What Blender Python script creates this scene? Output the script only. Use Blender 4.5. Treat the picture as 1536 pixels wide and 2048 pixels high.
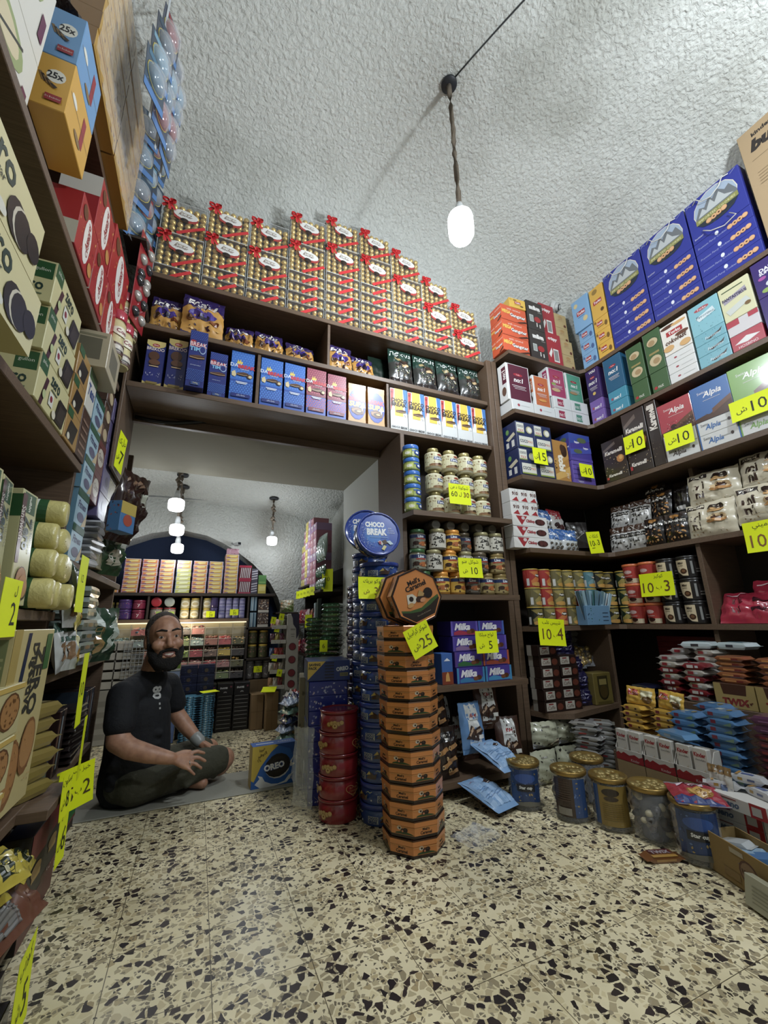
import bpy, bmesh, math, random
from mathutils import Vector, Matrix

for o in list(bpy.data.objects):
    bpy.data.objects.remove(o)
SC = bpy.context.scene
COL = SC.collection
PI = math.pi
rnd = random.Random(7)

# ------------------------------------------------------------------ camera
cam = bpy.data.cameras.new('camera')
cam.sensor_fit = 'VERTICAL'
cam.sensor_height = 36
cam.lens = 825.3 / 2048 * 36
cam.clip_start = 0.02
co = bpy.data.objects.new('camera', cam)
COL.objects.link(co)
YAW, PITCH, ROLL = 0.4157, 0.2583, -0.0186
Rw = Matrix.Rotation(-YAW, 3, 'Z') @ Matrix.Rotation(PI / 2 + PITCH, 3, 'X') @ Matrix.Rotation(ROLL, 3, 'Z')
co.matrix_world = Matrix.Translation((0, 0, 0.88)) @ Rw.to_4x4()
SC.camera = co
# ------------------------------------------------------------------ light
SC.view_settings.view_transform = 'Standard'
SC.view_settings.look = 'None'
SC.view_settings.gamma = 1
SC.view_settings.use_curve_mapping = False
SC.view_settings.exposure = 0.0
W = bpy.data.worlds.new('world')
SC.world = W
W.use_nodes = True
W.node_tree.nodes['Background'].inputs[0].default_value = (0.78, 0.88, 1.0, 1)
W.node_tree.nodes['Background'].inputs[1].default_value = 0.16


def lamp(name, loc, power, col=(1, 1, 1), r=0.05):
    l = bpy.data.lights.new(name, 'POINT')
    l.energy = power
    l.color = col
    l.shadow_soft_size = r
    o = bpy.data.objects.new(name, l)
    o.location = loc
    COL.objects.link(o)
    return o


COOL = (0.86, 0.93, 1.0)
lamp('pendant_light', (1.115, 1.43, 2.80), 60, COOL, 0.075)
lamp('front_room_light', (1.75, -0.35, 3.05), 125, COOL, 0.09)
for i, (x, y, z, p) in enumerate(((-.24, 3.56, 1.72, 4.5), (-.23, 3.84, 1.58, 3.5), (-.22, 4.02, 1.46, 2.0), (.61, 4.06, 1.60, 5.5))):
    lamp('rear_light', (x, y, z), p, COOL, 0.05)
lamp('counter_light', (-.1, 4.12, .885), 2.2, (1.0, .86, .62), 0.04)


# ------------------------------------------------------------------ materials
def lin(h):
    out = []
    for i in (0, 2, 4):
        c = int(h[i:i + 2], 16) / 255
        out.append(c / 12.92 if c <= .04045 else ((c + .055) / 1.055) ** 2.4)
    return tuple(out) + (1,)


_M = {}


def mute(h):
    """printed board and film are a little duller than pure pigment"""
    c = lin(h)
    if h == 'e2ee12':
        return c
    y = .3 * c[0] + .6 * c[1] + .1 * c[2]
    return tuple((y + (q - y) * .86) * .90 for q in c[:3]) + (1,)


def M(h, r=.38, m=0.0, coat=0.0, em=0.0):
    k = (h, r, m, coat, em)
    if k not in _M:
        x = bpy.data.materials.new('paint_' + h)
        x.use_nodes = True
        b = x.node_tree.nodes['Principled BSDF']
        b.inputs['Base Color'].default_value = mute(h)
        b.inputs['Roughness'].default_value = r
        b.inputs['Metallic'].default_value = m
        if coat:
            b.inputs['Coat Weight'].default_value = coat
            b.inputs['Coat Roughness'].default_value = .12
        if em:
            b.inputs['Emission Color'].default_value = lin(h)
            b.inputs['Emission Strength'].default_value = em
        x.diffuse_color = lin(h)
        _M[k] = x
    return _M[k]


class NT:
    """small node helper"""

    def __init__(s, name):
        s.m = bpy.data.materials.new(name)
        s.m.use_nodes = True
        s.t = s.m.node_tree
        s.b = s.t.nodes['Principled BSDF']

    def n(s, typ, **kw):
        x = s.t.nodes.new('ShaderNode' + typ)
        for k, v in kw.items():
            if k in x.inputs.keys() if hasattr(x.inputs, 'keys') else False:
                x.inputs[k].default_value = v
            else:
                setattr(x, k, v)
        return x

    def l(s, a, ao, b, bi):
        s.t.links.new(a.outputs[ao], b.inputs[bi])

    def coord(s, scale=(1, 1, 1), kind='Object'):
        c = s.n('TexCoord')
        mp = s.n('Mapping')
        mp.inputs['Scale'].default_value = scale
        s.l(c, kind, mp, 0)
        return mp

    def ramp(s, pts, interp='LINEAR'):
        r = s.n('ValToRGB')
        r.color_ramp.interpolation = interp
        e = r.color_ramp.elements
        while len(e) < len(pts):
            e.new(.5)
        for q, (p, c) in zip(e, pts):
            q.position = p
            q.color = lin(c) if isinstance(c, str) else (c, c, c, 1)
        return r

    def bump(s, src, out, strength, dist=.01):
        bp = s.n('Bump')
        bp.inputs['Strength'].default_value = strength
        bp.inputs['Distance'].default_value = dist
        s.l(src, out, bp, 'Height')
        s.l(bp, 0, s.b, 'Normal')
        return bp


def plaster(name, base, dark, sc=26, st=1.0, dist=.02):
    k = NT(name)
    mp = k.coord()
    a = k.n('TexNoise')
    a.inputs['Scale'].default_value = sc
    a.inputs['Detail'].default_value = 5
    a.inputs['Roughness'].default_value = .58
    a.inputs['Distortion'].default_value = .8
    v = k.n('TexVoronoi')
    v.feature = 'SMOOTH_F1'
    v.inputs['Scale'].default_value = sc * 1.5
    big = k.n('TexNoise')
    big.inputs['Scale'].default_value = 1.1
    big.inputs['Detail'].default_value = 6
    for q in (a, v, big):
        k.l(mp, 0, q, 'Vector')
    ad = k.n('Math', operation='MULTIPLY_ADD')
    k.l(v, 'Distance', ad, 0)
    ad.inputs[1].default_value = -.45
    k.l(a, 0, ad, 2)
    k.bump(ad, 0, st, dist)
    r = k.ramp([(.28, dark), (.46, base), (.7, base)])
    k.l(big, 0, r, 0)
    k.l(r, 0, k.b, 'Base Color')
    k.b.inputs['Roughness'].default_value = .9
    return k.m


def wood(name, c0, c1, rough=.5):
    k = NT(name)
    mp = k.coord((3, 3, 3))
    w = k.n('TexNoise')
    w.inputs['Scale'].default_value = 3
    w.inputs['Detail'].default_value = 6
    w.inputs['Roughness'].default_value = .65
    mp2 = k.coord((2.2, 60, 60))
    k.l(mp2, 0, w, 'Vector')
    r = k.ramp([(.3, c0), (.7, c1)])
    k.l(w, 0, r, 0)
    k.l(r, 0, k.b, 'Base Color')
    k.b.inputs['Roughness'].default_value = rough
    k.bump(w, 0, .08, .002)
    return k.m


def terrazzo():
    k = NT('terrazzo')
    mp = k.coord()
    wob = k.n('TexNoise')
    wob.inputs['Scale'].default_value = 45
    wob.inputs['Detail'].default_value = 2
    k.l(mp, 0, wob, 'Vector')
    mix = k.n('Vectormath' if False else 'VectorMath', operation='MULTIPLY_ADD')
    k.l(wob, 'Color', mix, 0)
    mix.inputs[1].default_value = (.009, .009, 0)
    k.l(mp, 0, mix, 2)

    def layer(scale, seedoff, thr, edge):
        """mask of irregular stone chips"""
        of = k.n('VectorMath', operation='ADD')
        of.inputs[1].default_value = (seedoff, seedoff * .7, 0)
        k.l(mix, 0, of, 0)
        out = []
        d = k.n('TexVoronoi', feature='DISTANCE_TO_EDGE', voronoi_dimensions='2D')
        c = k.n('TexVoronoi', feature='F1', voronoi_dimensions='2D')
        for q in (d, c):
            q.inputs['Scale'].default_value = scale
            k.l(of, 0, q, 'Vector')
        sp = k.n('SeparateColor')
        k.l(c, 'Color', sp, 0)
        a = k.n('Math', operation='LESS_THAN')
        a.inputs[1].default_value = thr
        k.l(sp, 0, a, 0)
        # chip size varies from cell to cell
        e = k.n('Math', operation='MULTIPLY_ADD')
        k.l(sp, 1, e, 0)
        e.inputs[1].default_value = edge * 2.2
        e.inputs[2].default_value = edge
        b = k.n('Math', operation='GREATER_THAN')
        k.l(d, 'Distance', b, 0)
        k.l(e, 0, b, 1)
        m = k.n('Math', operation='MULTIPLY')
        k.l(a, 0, m, 0)
        k.l(b, 0, m, 1)
        return m, sp

    def over(prev, po, mask, col_node=None, col=None):
        x = k.n('Mix', data_type='RGBA')
        k.l(mask, 0, x, 0)
        k.t.links.new(prev.outputs[po], x.inputs[6])
        if col_node:
            k.t.links.new(col_node.outputs[0], x.inputs[7])
        else:
            x.inputs[7].default_value = lin(col)
        return x

    bn = k.n('TexNoise')
    bn.inputs['Scale'].default_value = 3.2
    bn.inputs['Detail'].default_value = 5
    k.l(mp, 0, bn, 'Vector')
    base = k.ramp([(.3, 'dccfa8'), (.7, 'efe3bf')])
    k.l(bn, 0, base, 0)
    m1, s1 = layer(46, 3.1, .62, .05)
    r1 = k.ramp([(0, 'cdbd96'), (.3, 'b3a584'), (.5, '998d70'), (.7, 'ddcfa6'), (1, 'a8956f')])
    k.l(s1, 2, r1, 0)
    x = over(base, 0, m1, r1)
    m3, s3 = layer(100, 9.3, .30, .06)
    r3 = k.ramp([(0, '5b5346'), (.5, 'a89c80'), (1, '3a342f')])
    k.l(s3, 2, r3, 0)
    x = over(x, 2, m3, r3)
    m2, s2 = layer(41, 6.7, .19, .06)
    r2 = k.ramp([(0, '26201f'), (.5, '3a302e'), (1, '211d22')])
    k.l(s2, 2, r2, 0)
    x = over(x, 2, m2, r2)
    # joints of the 25 cm tiles
    sx = k.n('SeparateXYZ')
    k.l(mp, 0, sx, 0)
    js = []
    for i, off in ((0, .11), (1, .10)):
        a = k.n('Math', operation='ADD')
        a.inputs[1].default_value = 10 - off + .125
        k.l(sx, i, a, 0)
        b = k.n('Math', operation='MODULO')
        b.inputs[1].default_value = .25
        k.l(a, 0, b, 0)
        c = k.n('Math', operation='SUBTRACT')
        c.inputs[1].default_value = .125
        k.l(b, 0, c, 0)
        d = k.n('Math', operation='ABSOLUTE')
        k.l(c, 0, d, 0)
        e = k.n('Math', operation='LESS_THAN')
        e.inputs[1].default_value = .0010
        k.l(d, 0, e, 0)
        js.append(e)
    j = k.n('Math', operation='MAXIMUM')
    k.l(js[0], 0, j, 0)
    k.l(js[1], 0, j, 1)
    x = over(x, 2, j, None, '5d5340')
    # wear
    wn = k.n('TexNoise')
    wn.inputs['Scale'].default_value = 2.3
    wn.inputs['Detail'].default_value = 7
    k.l(mp, 0, wn, 'Vector')
    wr = k.ramp([(.35, .78), (.6, 1.0)])
    k.l(wn, 0, wr, 0)
    y = k.n('Mix', data_type='RGBA', blend_type='MULTIPLY')
    y.inputs[0].default_value = 1
    k.t.links.new(x.outputs[2], y.inputs[6])
    k.t.links.new(wr.outputs[0], y.inputs[7])
    k.t.links.new(y.outputs[2], k.b.inputs['Base Color'])
    rr = k.ramp([(.3, .24), (.7, .42)])
    k.l(wn, 0, rr, 0)
    k.l(rr, 0, k.b, 'Roughness')
    return k.m


PLASTER = plaster('rough_plaster', 'c2c4be', 'a6a79f', 36, .9, .02)
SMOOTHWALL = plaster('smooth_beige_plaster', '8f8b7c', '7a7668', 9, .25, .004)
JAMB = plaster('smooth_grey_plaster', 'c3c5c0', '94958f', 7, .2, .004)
CONCRETE = plaster('worn_concrete', '98968a', '6f6d62', 14, .3, .004)
NAVYWALL = plaster('navy_plaster', '1d2a44', '162038', 16, .4, .01)
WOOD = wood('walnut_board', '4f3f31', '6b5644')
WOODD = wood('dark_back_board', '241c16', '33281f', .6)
TERRAZZO = terrazzo()
FLOWRAP = dict(r=.28, coat=.5)


def crinkle(name, h, rough=.25, metal=0.0, sc=30, st=.5):
    key = ('crk', name, h)
    if key in _M:
        return _M[key]
    k = NT(name)
    k.b.inputs['Base Color'].default_value = lin(h)
    k.b.inputs['Roughness'].default_value = rough
    k.b.inputs['Metallic'].default_value = metal
    mp = k.coord()
    a = k.n('TexNoise')
    a.inputs['Scale'].default_value = sc
    a.inputs['Detail'].default_value = 3
    a.inputs['Distortion'].default_value = 1.2
    k.l(mp, 0, a, 'Vector')
    k.bump(a, 0, st, .01)
    _M[key] = k.m
    return k.m


def film(name='clear_film', rough=.12, alpha=.22, sc=22):
    """crinkled clear wrapping film"""
    if name in _M:
        return _M[name]
    k = NT(name)
    k.b.inputs['Base Color'].default_value = (.92, .95, 1, 1)
    k.b.inputs['Roughness'].default_value = rough
    k.b.inputs['Alpha'].default_value = alpha
    k.b.inputs['Specular IOR Level'].default_value = 1.0
    mp = k.coord()
    a = k.n('TexNoise')
    a.inputs['Scale'].default_value = sc
    a.inputs['Detail'].default_value = 4
    a.inputs['Distortion'].default_value = 2
    k.l(mp, 0, a, 'Vector')
    k.bump(a, 0, .9, .02)
    _M[name] = k.m
    return k.m


# ------------------------------------------------------------------ mesh builder
class MB:
    def __init__(s):
        s.v, s.f, s.i, s.mats, s.sm = [], [], [], [], []

    def mi(s, m):
        if isinstance(m, str):
            m = M(m)
        if m not in s.mats:
            s.mats.append(m)
        return s.mats.index(m)

    def face(s, pts, m, smooth=False):
        b = len(s.v)
        s.v.extend(tuple(p) for p in pts)
        s.f.append(tuple(range(b, b + len(pts))))
        s.i.append(s.mi(m))
        s.sm.append(smooth)

    def faces(s, vs, fs, m, smooth=False):
        b = len(s.v)
        s.v.extend(tuple(p) for p in vs)
        k = s.mi(m)
        for f in fs:
            s.f.append(tuple(b + j for j in f))
            s.i.append(k)
            s.sm.append(smooth)

    def box(s, x0, x1, y0, y1, z0, z1, m, ch=0.0):
        if ch <= 0:
            vs = [(x, y, z) for z in (z0, z1) for y in (y0, y1) for x in (x0, x1)]
            s.faces(vs, [(0, 2, 3, 1), (4, 5, 7, 6), (0, 1, 5, 4), (2, 6, 7, 3), (0, 4, 6, 2), (1, 3, 7, 5)], m)
            return
        bm = bmesh.new()
        bmesh.ops.create_cube(bm, size=1)
        for q in bm.verts:
            q.co = Vector(((x0 + x1) / 2 + q.co.x * (x1 - x0), (y0 + y1) / 2 + q.co.y * (y1 - y0), (z0 + z1) / 2 + q.co.z * (z1 - z0)))
        bmesh.ops.bevel(bm, geom=list(bm.edges), offset=ch, segments=1, affect='EDGES')
        bm.verts.index_update()
        s.faces([q.co[:] for q in bm.verts], [tuple(q.index for q in f.verts) for f in bm.faces], m)
        bm.free()

    def lathe(s, prof, m, n=24, cap=True, smooth=True, c=(0, 0, 0), ax=None):
        vs = []
        for r, z in prof:
            for k in range(n):
                a = 2 * PI * k / n
                vs.append((c[0] + r * math.cos(a), c[1] + r * math.sin(a), c[2] + z))
        fs = []
        for j in range(len(prof) - 1):
            for k in range(n):
                k2 = (k + 1) % n
                fs.append((j * n + k, j * n + k2, (j + 1) * n + k2, (j + 1) * n + k))
        s.faces(vs, fs, m, smooth)
        if cap:
            b = len(s.v) - len(vs)
            kk = s.mi(m)
            s.f.append(tuple(b + k for k in range(n))[::-1])
            s.f.append(tuple(b + (len(prof) - 1) * n + k for k in range(n)))
            s.i += [kk, kk]
            s.sm += [False, False]

    def tube(s, pts, r, m, n=6, cap=True):
        pts = [Vector(p) for p in pts]
        vs, fs = [], []
        up = Vector((0, 0, 1))
        for i, p in enumerate(pts):
            t = (pts[min(i + 1, len(pts) - 1)] - pts[max(i - 1, 0)]).normalized()
            u = t.cross(up)
            if u.length < 1e-3:
                u = t.cross(Vector((1, 0, 0)))
            u.normalize()
            w = t.cross(u)
            rr = r[i] if isinstance(r, (list, tuple)) else r
            for k in range(n):
                a = 2 * PI * k / n
                vs.append(p + rr * (u * math.cos(a) + w * math.sin(a)))
        for i in range(len(pts) - 1):
            for k in range(n):
                k2 = (k + 1) % n
                fs.append((i * n + k, i * n + k2, (i + 1) * n + k2, (i + 1) * n + k))
        if cap:
            fs.append(tuple(range(n))[::-1])
            fs.append(tuple((len(pts) - 1) * n + k for k in range(n)))
        s.faces(vs, fs, m, True)

    def ball(s, c, r, m, nu=10, nv=6, sc=(1, 1, 1)):
        prof = [(max(1e-4, math.sin(PI * j / nv)) * r, -math.cos(PI * j / nv) * r) for j in range(nv + 1)]
        vs = []
        for q, z in prof:
            for k in range(nu):
                a = 2 * PI * k / nu
                vs.append((c[0] + sc[0] * q * math.cos(a), c[1] + sc[1] * q * math.sin(a), c[2] + sc[2] * z))
        fs = [(j * nu + k, j * nu + (k + 1) % nu, (j + 1) * nu + (k + 1) % nu, (j + 1) * nu + k) for j in range(nv) for k in range(nu)]
        s.faces(vs, fs, m, True)

    def mesh(s, name):
        me = bpy.data.meshes.new(name)
        me.from_pydata(s.v, [], s.f)
        for m in s.mats:
            me.materials.append(m)
        me.polygons.foreach_set('material_index', s.i)
        me.polygons.foreach_set('use_smooth', s.sm)
        me.update()
        return me


# ------------------------------------------------------------------ lettering
AR = {}
for ch, b, n in (('ا', 0xFE8D, 2), ('ب', 0xFE8F, 4), ('ة', 0xFE93, 2), ('ت', 0xFE95, 4), ('ج', 0xFE9D, 4), ('ح', 0xFEA1, 4), ('خ', 0xFEA5, 4),
                 ('د', 0xFEA9, 2), ('ر', 0xFEAD, 2), ('ز', 0xFEAF, 2), ('س', 0xFEB1, 4), ('ش', 0xFEB5, 4), ('ص', 0xFEB9, 4), ('ع', 0xFEC9, 4),
                 ('ف', 0xFED1, 4), ('ق', 0xFED5, 4), ('ك', 0xFED9, 4), ('ل', 0xFEDD, 4), ('م', 0xFEE1, 4), ('ن', 0xFEE5, 4), ('ه', 0xFEE9, 4),
                 ('و', 0xFEED, 2), ('ي', 0xFEF1, 4)):
    AR[ch] = (b, n)


def shape(s):
    """joined letter forms, laid out right to left"""
    if not any(c in AR or '\u0590' <= c <= '\u05ff' for c in s):
        return s
    out = []
    for w in s.split(' '):
        r = []
        for i, c in enumerate(w):
            if c in AR:
                b, n = AR[c]
                pj = i > 0 and w[i - 1] in AR and AR[w[i - 1]][1] == 4
                nj = i + 1 < len(w) and w[i + 1] in AR and n == 4
                r.append(chr(b + (3 if pj and nj else 2 if nj else 1 if pj else 0)))
            else:
                r.append(c)
        out.append(''.join(reversed(r)) if any(c in AR or '\u0590' <= c <= '\u05ff' for c in w) else w)
    return ' '.join(reversed(out))


_T = {}


def glyphs(s, bold=0.0, shear=0.0):
    k = (s, bold, shear)
    if k in _T:
        return _T[k]
    cu = bpy.data.curves.new('lettering', 'FONT')
    cu.body = shape(s)
    cu.resolution_u = 1 if len(s) > 7 else 2
    cu.offset = bold
    cu.shear = shear
    cu.fill_mode = 'FRONT'
    o = bpy.data.objects.new('lettering', cu)
    COL.objects.link(o)
    bpy.context.view_layer.update()
    me = bpy.data.meshes.new_from_object(o.evaluated_get(bpy.context.evaluated_depsgraph_get()))
    vs = [(q.co.x, q.co.y) for q in me.vertices]
    fs = [tuple(p.vertices) for p in me.polygons]
    bpy.data.objects.remove(o)
    bpy.data.curves.remove(cu)
    bpy.data.meshes.remove(me)
    if not vs:
        vs = [(0, 0)]
    x0, x1 = min(v[0] for v in vs), max(v[0] for v in vs)
    y0, y1 = min(v[1] for v in vs), max(v[1] for v in vs)
    hh = max(y1 - y0, .01)
    _T[k] = ([((x - (x0 + x1) / 2) / hh, (y - (y0 + y1) / 2) / hh) for x, y in vs], fs, (x1 - x0) / hh)
    return _T[k]


# ------------------------------------------------------------------ printed artwork
def clip(poly, ax, lo, hi):
    for sign, lim in ((1, lo), (-1, hi)):
        out = []
        for i in range(len(poly)):
            a, b = poly[i], poly[(i + 1) % len(poly)]
            da, db = sign * (a[ax] - lim), sign * (b[ax] - lim)
            if da >= 0:
                out.append(a)
            if da * db < 0:
                t = da / (da - db)
                out.append((a[0] + (b[0] - a[0]) * t, a[1] + (b[1] - a[1]) * t))
        poly = out
        if len(poly) < 3:
            return []
    return poly


def art(mb, elems, w, h, mapf, cells=(1, 1), mk=None):
    """elems in fractions of the face: r rect, e ellipse, c circle, p polygon, t text, d scattered flecks, g grid of dots, l line"""
    mk = mk or (lambda c: M(c) if isinstance(c, str) else c)

    def put(poly, k, col):
        m = mk(col)
        poly = clip(poly, 0, 0, w)
        poly = clip(poly, 1, 0, h) if poly else poly
        if len(poly) < 3:
            return
        if cells == (1, 1):
            mb.face([mapf(x, z, k) for x, z in poly], m)
            return
        xs = [p[0] for p in poly]
        zs = [p[1] for p in poly]
        for i in range(cells[0]):
            a, b = w * i / cells[0], w * (i + 1) / cells[0]
            if b <= min(xs) or a >= max(xs):
                continue
            q = clip(poly, 0, a, b)
            if not q:
                continue
            for j in range(cells[1]):
                c, d = h * j / cells[1], h * (j + 1) / cells[1]
                if d <= min(zs) or c >= max(zs):
                    continue
                r = clip(q, 1, c, d)
                if len(r) > 2:
                    mb.face([mapf(x, z, k) for x, z in r], m)

    k = 0
    for e in elems:
        k += 1
        t = e[0]
        if t == 'r':
            _, a, b, c, d, col = e
            put([(a * w, b * h), (c * w, b * h), (c * w, d * h), (a * w, d * h)], k, col)
        elif t in 'ec':
            _, u, v, ru, *rest = e
            rv = rest[0] * h if t == 'e' else ru * w
            col = rest[-1]
            n = 14 if ru * w > .012 else 8
            put([(u * w + ru * w * math.cos(2 * PI * i / n), v * h + rv * math.sin(2 * PI * i / n)) for i in range(n)], k, col)
        elif t == 'p':
            put([(a * w, b * h) for a, b in e[1]], k, e[2])
        elif t == 'l':
            _, u0, v0, u1, v1, th, col = e
            a, b = Vector((u0 * w, v0 * h)), Vector((u1 * w, v1 * h))
            q = (b - a).normalized()
            nn = Vector((-q.y, q.x)) * th * w / 2
            put([tuple(a - nn), tuple(b - nn), tuple(b + nn), tuple(a + nn)], k, col)
        elif t == 't':
            _, s, u, v, hh, col, *o = e
            o = o[0] if o else {}
            vs, fs, wd = glyphs(s, o.get('b', 0), o.get('s', 0))
            H = hh * h
            sx = 1.0
            mw = o.get('w', .94) * w
            if o.get('rot', 0) in (90, -90):
                mw = o.get('w', .94) * h
            if wd * H > mw:
                sx = mw / (wd * H)
            if sx < .75:
                H *= sx / .75
                sx = .75
            a = math.radians(o.get('rot', 0))
            ca, sa = math.cos(a), math.sin(a)
            pts = []
            for x, z in vs:
                x, z = x * H * sx, z * H
                pts.append(mapf(u * w + x * ca - z * sa, v * h + x * sa + z * ca, k))
            mb.faces(pts, fs, mk(col))
        elif t == 'd':
            _, n, seed, sz, col, *o = e
            u0, v0, u1, v1 = o[0] if o else (.04, .04, .96, .96)
            rr = random.Random(seed)
            for _i in range(n):
                u, v = rr.uniform(u0, u1) * w, rr.uniform(v0, v1) * h
                a = rr.uniform(0, PI)
                s2 = sz * rr.uniform(.6, 1.3) * w
                dx, dz = math.cos(a) * s2, math.sin(a) * s2
                pts = [(u + dx, v + dz), (u - dz * .6, v + dx * .6), (u - dx, v - dz), (u + dz * .6, v - dx * .6)]
                pts = [(min(max(x, .01 * w), .99 * w), min(max(z, .01 * h), .99 * h)) for x, z in pts]
                c = col if isinstance(col, str) else rr.choice(col)
                put(pts, k + (_i % 3) * .3, c)
        elif t == 'g':
            _, nx, nz, sz, col, (u0, v0, u1, v1) = e
            for i in range(nx):
                for j in range(nz):
                    u = (u0 + (u1 - u0) * (i + .5 + (j % 2) * .5 - .25) / nx) * w
                    v = (v0 + (v1 - v0) * (j + .5) / nz) * h
                    r_ = sz * w
                    put([(u, v - r_), (u + r_, v + r_ * .2), (u + r_ * .5, v + r_), (u, v + r_ * .6), (u - r_ * .5, v + r_), (u - r_, v + r_ * .2)], k, col)


EPS = .00035


class Proto:
    def __init__(s, mesh=None, kids=()):
        s.mesh, s.kids = mesh, list(kids)

    def add(s, name, mesh, mat=None, label=None, kids=()):
        s.kids.append((name, mesh, mat or Matrix(), label, list(kids)))
        return s


def obj(name, mesh, parent=None, mat=None):
    o = bpy.data.objects.new(name, mesh)
    COL.objects.link(o)
    if parent is not None:
        o.parent = parent
    if mat is not None:
        o.matrix_local = mat
    return o


ALL = []


def T(name, label, cat, proto, loc, rz=0.0, group=None, rx=0.0, ry=0.0, sc=(1, 1, 1), parts=True, kind=None):
    """place one thing: a top-level object and its parts. rz, rx, ry in degrees"""
    mat = Matrix.Translation(loc) @ Matrix.Rotation(math.radians(rz), 4, 'Z') @ Matrix.Rotation(math.radians(rx), 4, 'X') @ Matrix.Rotation(math.radians(ry), 4, 'Y')
    if sc != (1, 1, 1):
        mat = mat @ Matrix.Diagonal((sc[0], sc[1], sc[2], 1))
    if rx and abs(rx) < 80 and (name.endswith(('_bag', '_pack', '_carton')) or name == 'biscuit_roll' and not ry):
        # let a leaning pack rest on its support
        mat = Matrix.Translation((0, 0, loc[2] + .0008 - min((mat @ v.co).z for v in proto.mesh.vertices))) @ mat
    o = obj(name, proto.mesh, None, mat)
    o['label'] = label
    o['category'] = cat
    if group:
        o['group'] = group
    if kind:
        o['kind'] = kind
    if parts:
        for n, me, mm, lb, ks in proto.kids:
            c = obj(n, me, o, mm)
            if lb:
                c['label'] = lb
            for n2, me2, mm2 in ks:
                obj(n2, me2, c, mm2)
    ALL.append(o)
    return o


def S(name, mb, mats=None):
    o = obj(name, mb.mesh(name))
    o['kind'] = 'structure'
    return o


ORD = 'first second third fourth fifth sixth seventh eighth ninth tenth eleventh twelfth thirteenth fourteenth fifteenth sixteenth seventeenth eighteenth nineteenth twentieth'.split()
ORD += ['twenty-' + o for o in ORD[:9]] + ['thirtieth'] + ['thirty-' + o for o in ORD[:9]]


def nth(i, n, lo='bottom', hi='top'):
    """first .. last of n"""
    if i == 0:
        return lo + 'most' if lo in ('left', 'right', 'bottom', 'top') else 'nearest' if lo == 'near' else lo
    if i == n - 1:
        return hi + 'most' if hi in ('left', 'right', 'bottom', 'top') else 'farthest' if hi == 'far' else hi
    return ORD[i] + ' from ' + lo


FB, FR, FL = 0, -90, 90   # facing the doorway side, the right-hand shelves, the left-hand shelves

_C = {}


def carton(w, d, h, col, front=(), left=(), right=(), top=(), rough=.38, coat=0, back=None, ch=.0018):
    """folding carton: front at y=0, base centred on x; artwork printed on the faces, flap seams on the ends"""
    key = (w, d, h, col, repr(front), repr(left), repr(right), repr(top), rough, coat)
    if key in _C:
        return _C[key]
    mb = MB()
    mk = lambda c: M(c, rough, 0, coat) if isinstance(c, str) else c
    mb.box(-w / 2, w / 2, 0, d, 0, h, mk(col), ch)
    art(mb, front, w, h, lambda x, z, k: (x - w / 2, -EPS * k, z), mk=mk)
    art(mb, left, d, h, lambda x, z, k: (-w / 2 - EPS * k, d - x, z), mk=mk)
    art(mb, right, d, h, lambda x, z, k: (w / 2 + EPS * k, x, z), mk=mk)
    art(mb, top, w, d, lambda x, z, k: (x - w / 2, z, h + EPS * k), mk=mk)
    _C[key] = Proto(mb.mesh('carton'))
    return _C[key]


def pillow_pt(w, h, t, seal=.06, side=.0, sag=0.0):
    """thickness profile of a filled pouch: returns f(x,z) -> half thickness"""
    def f(x, z):
        u, v = x / w, z / h
        a = max(0.0, 1 - abs(2 * u - 1) ** 3.2)
        vv = (v - seal) / max(1e-6, 1 - 2 * seal)
        if vv <= 0 or vv >= 1:
            b = 0
        else:
            b = min(1, (math.sin(PI * min(vv * 1.0, 1)) ** .55)) * (1 - sag * vv)
        return t / 2 * (a ** .6) * b + .0006
    return f


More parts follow.
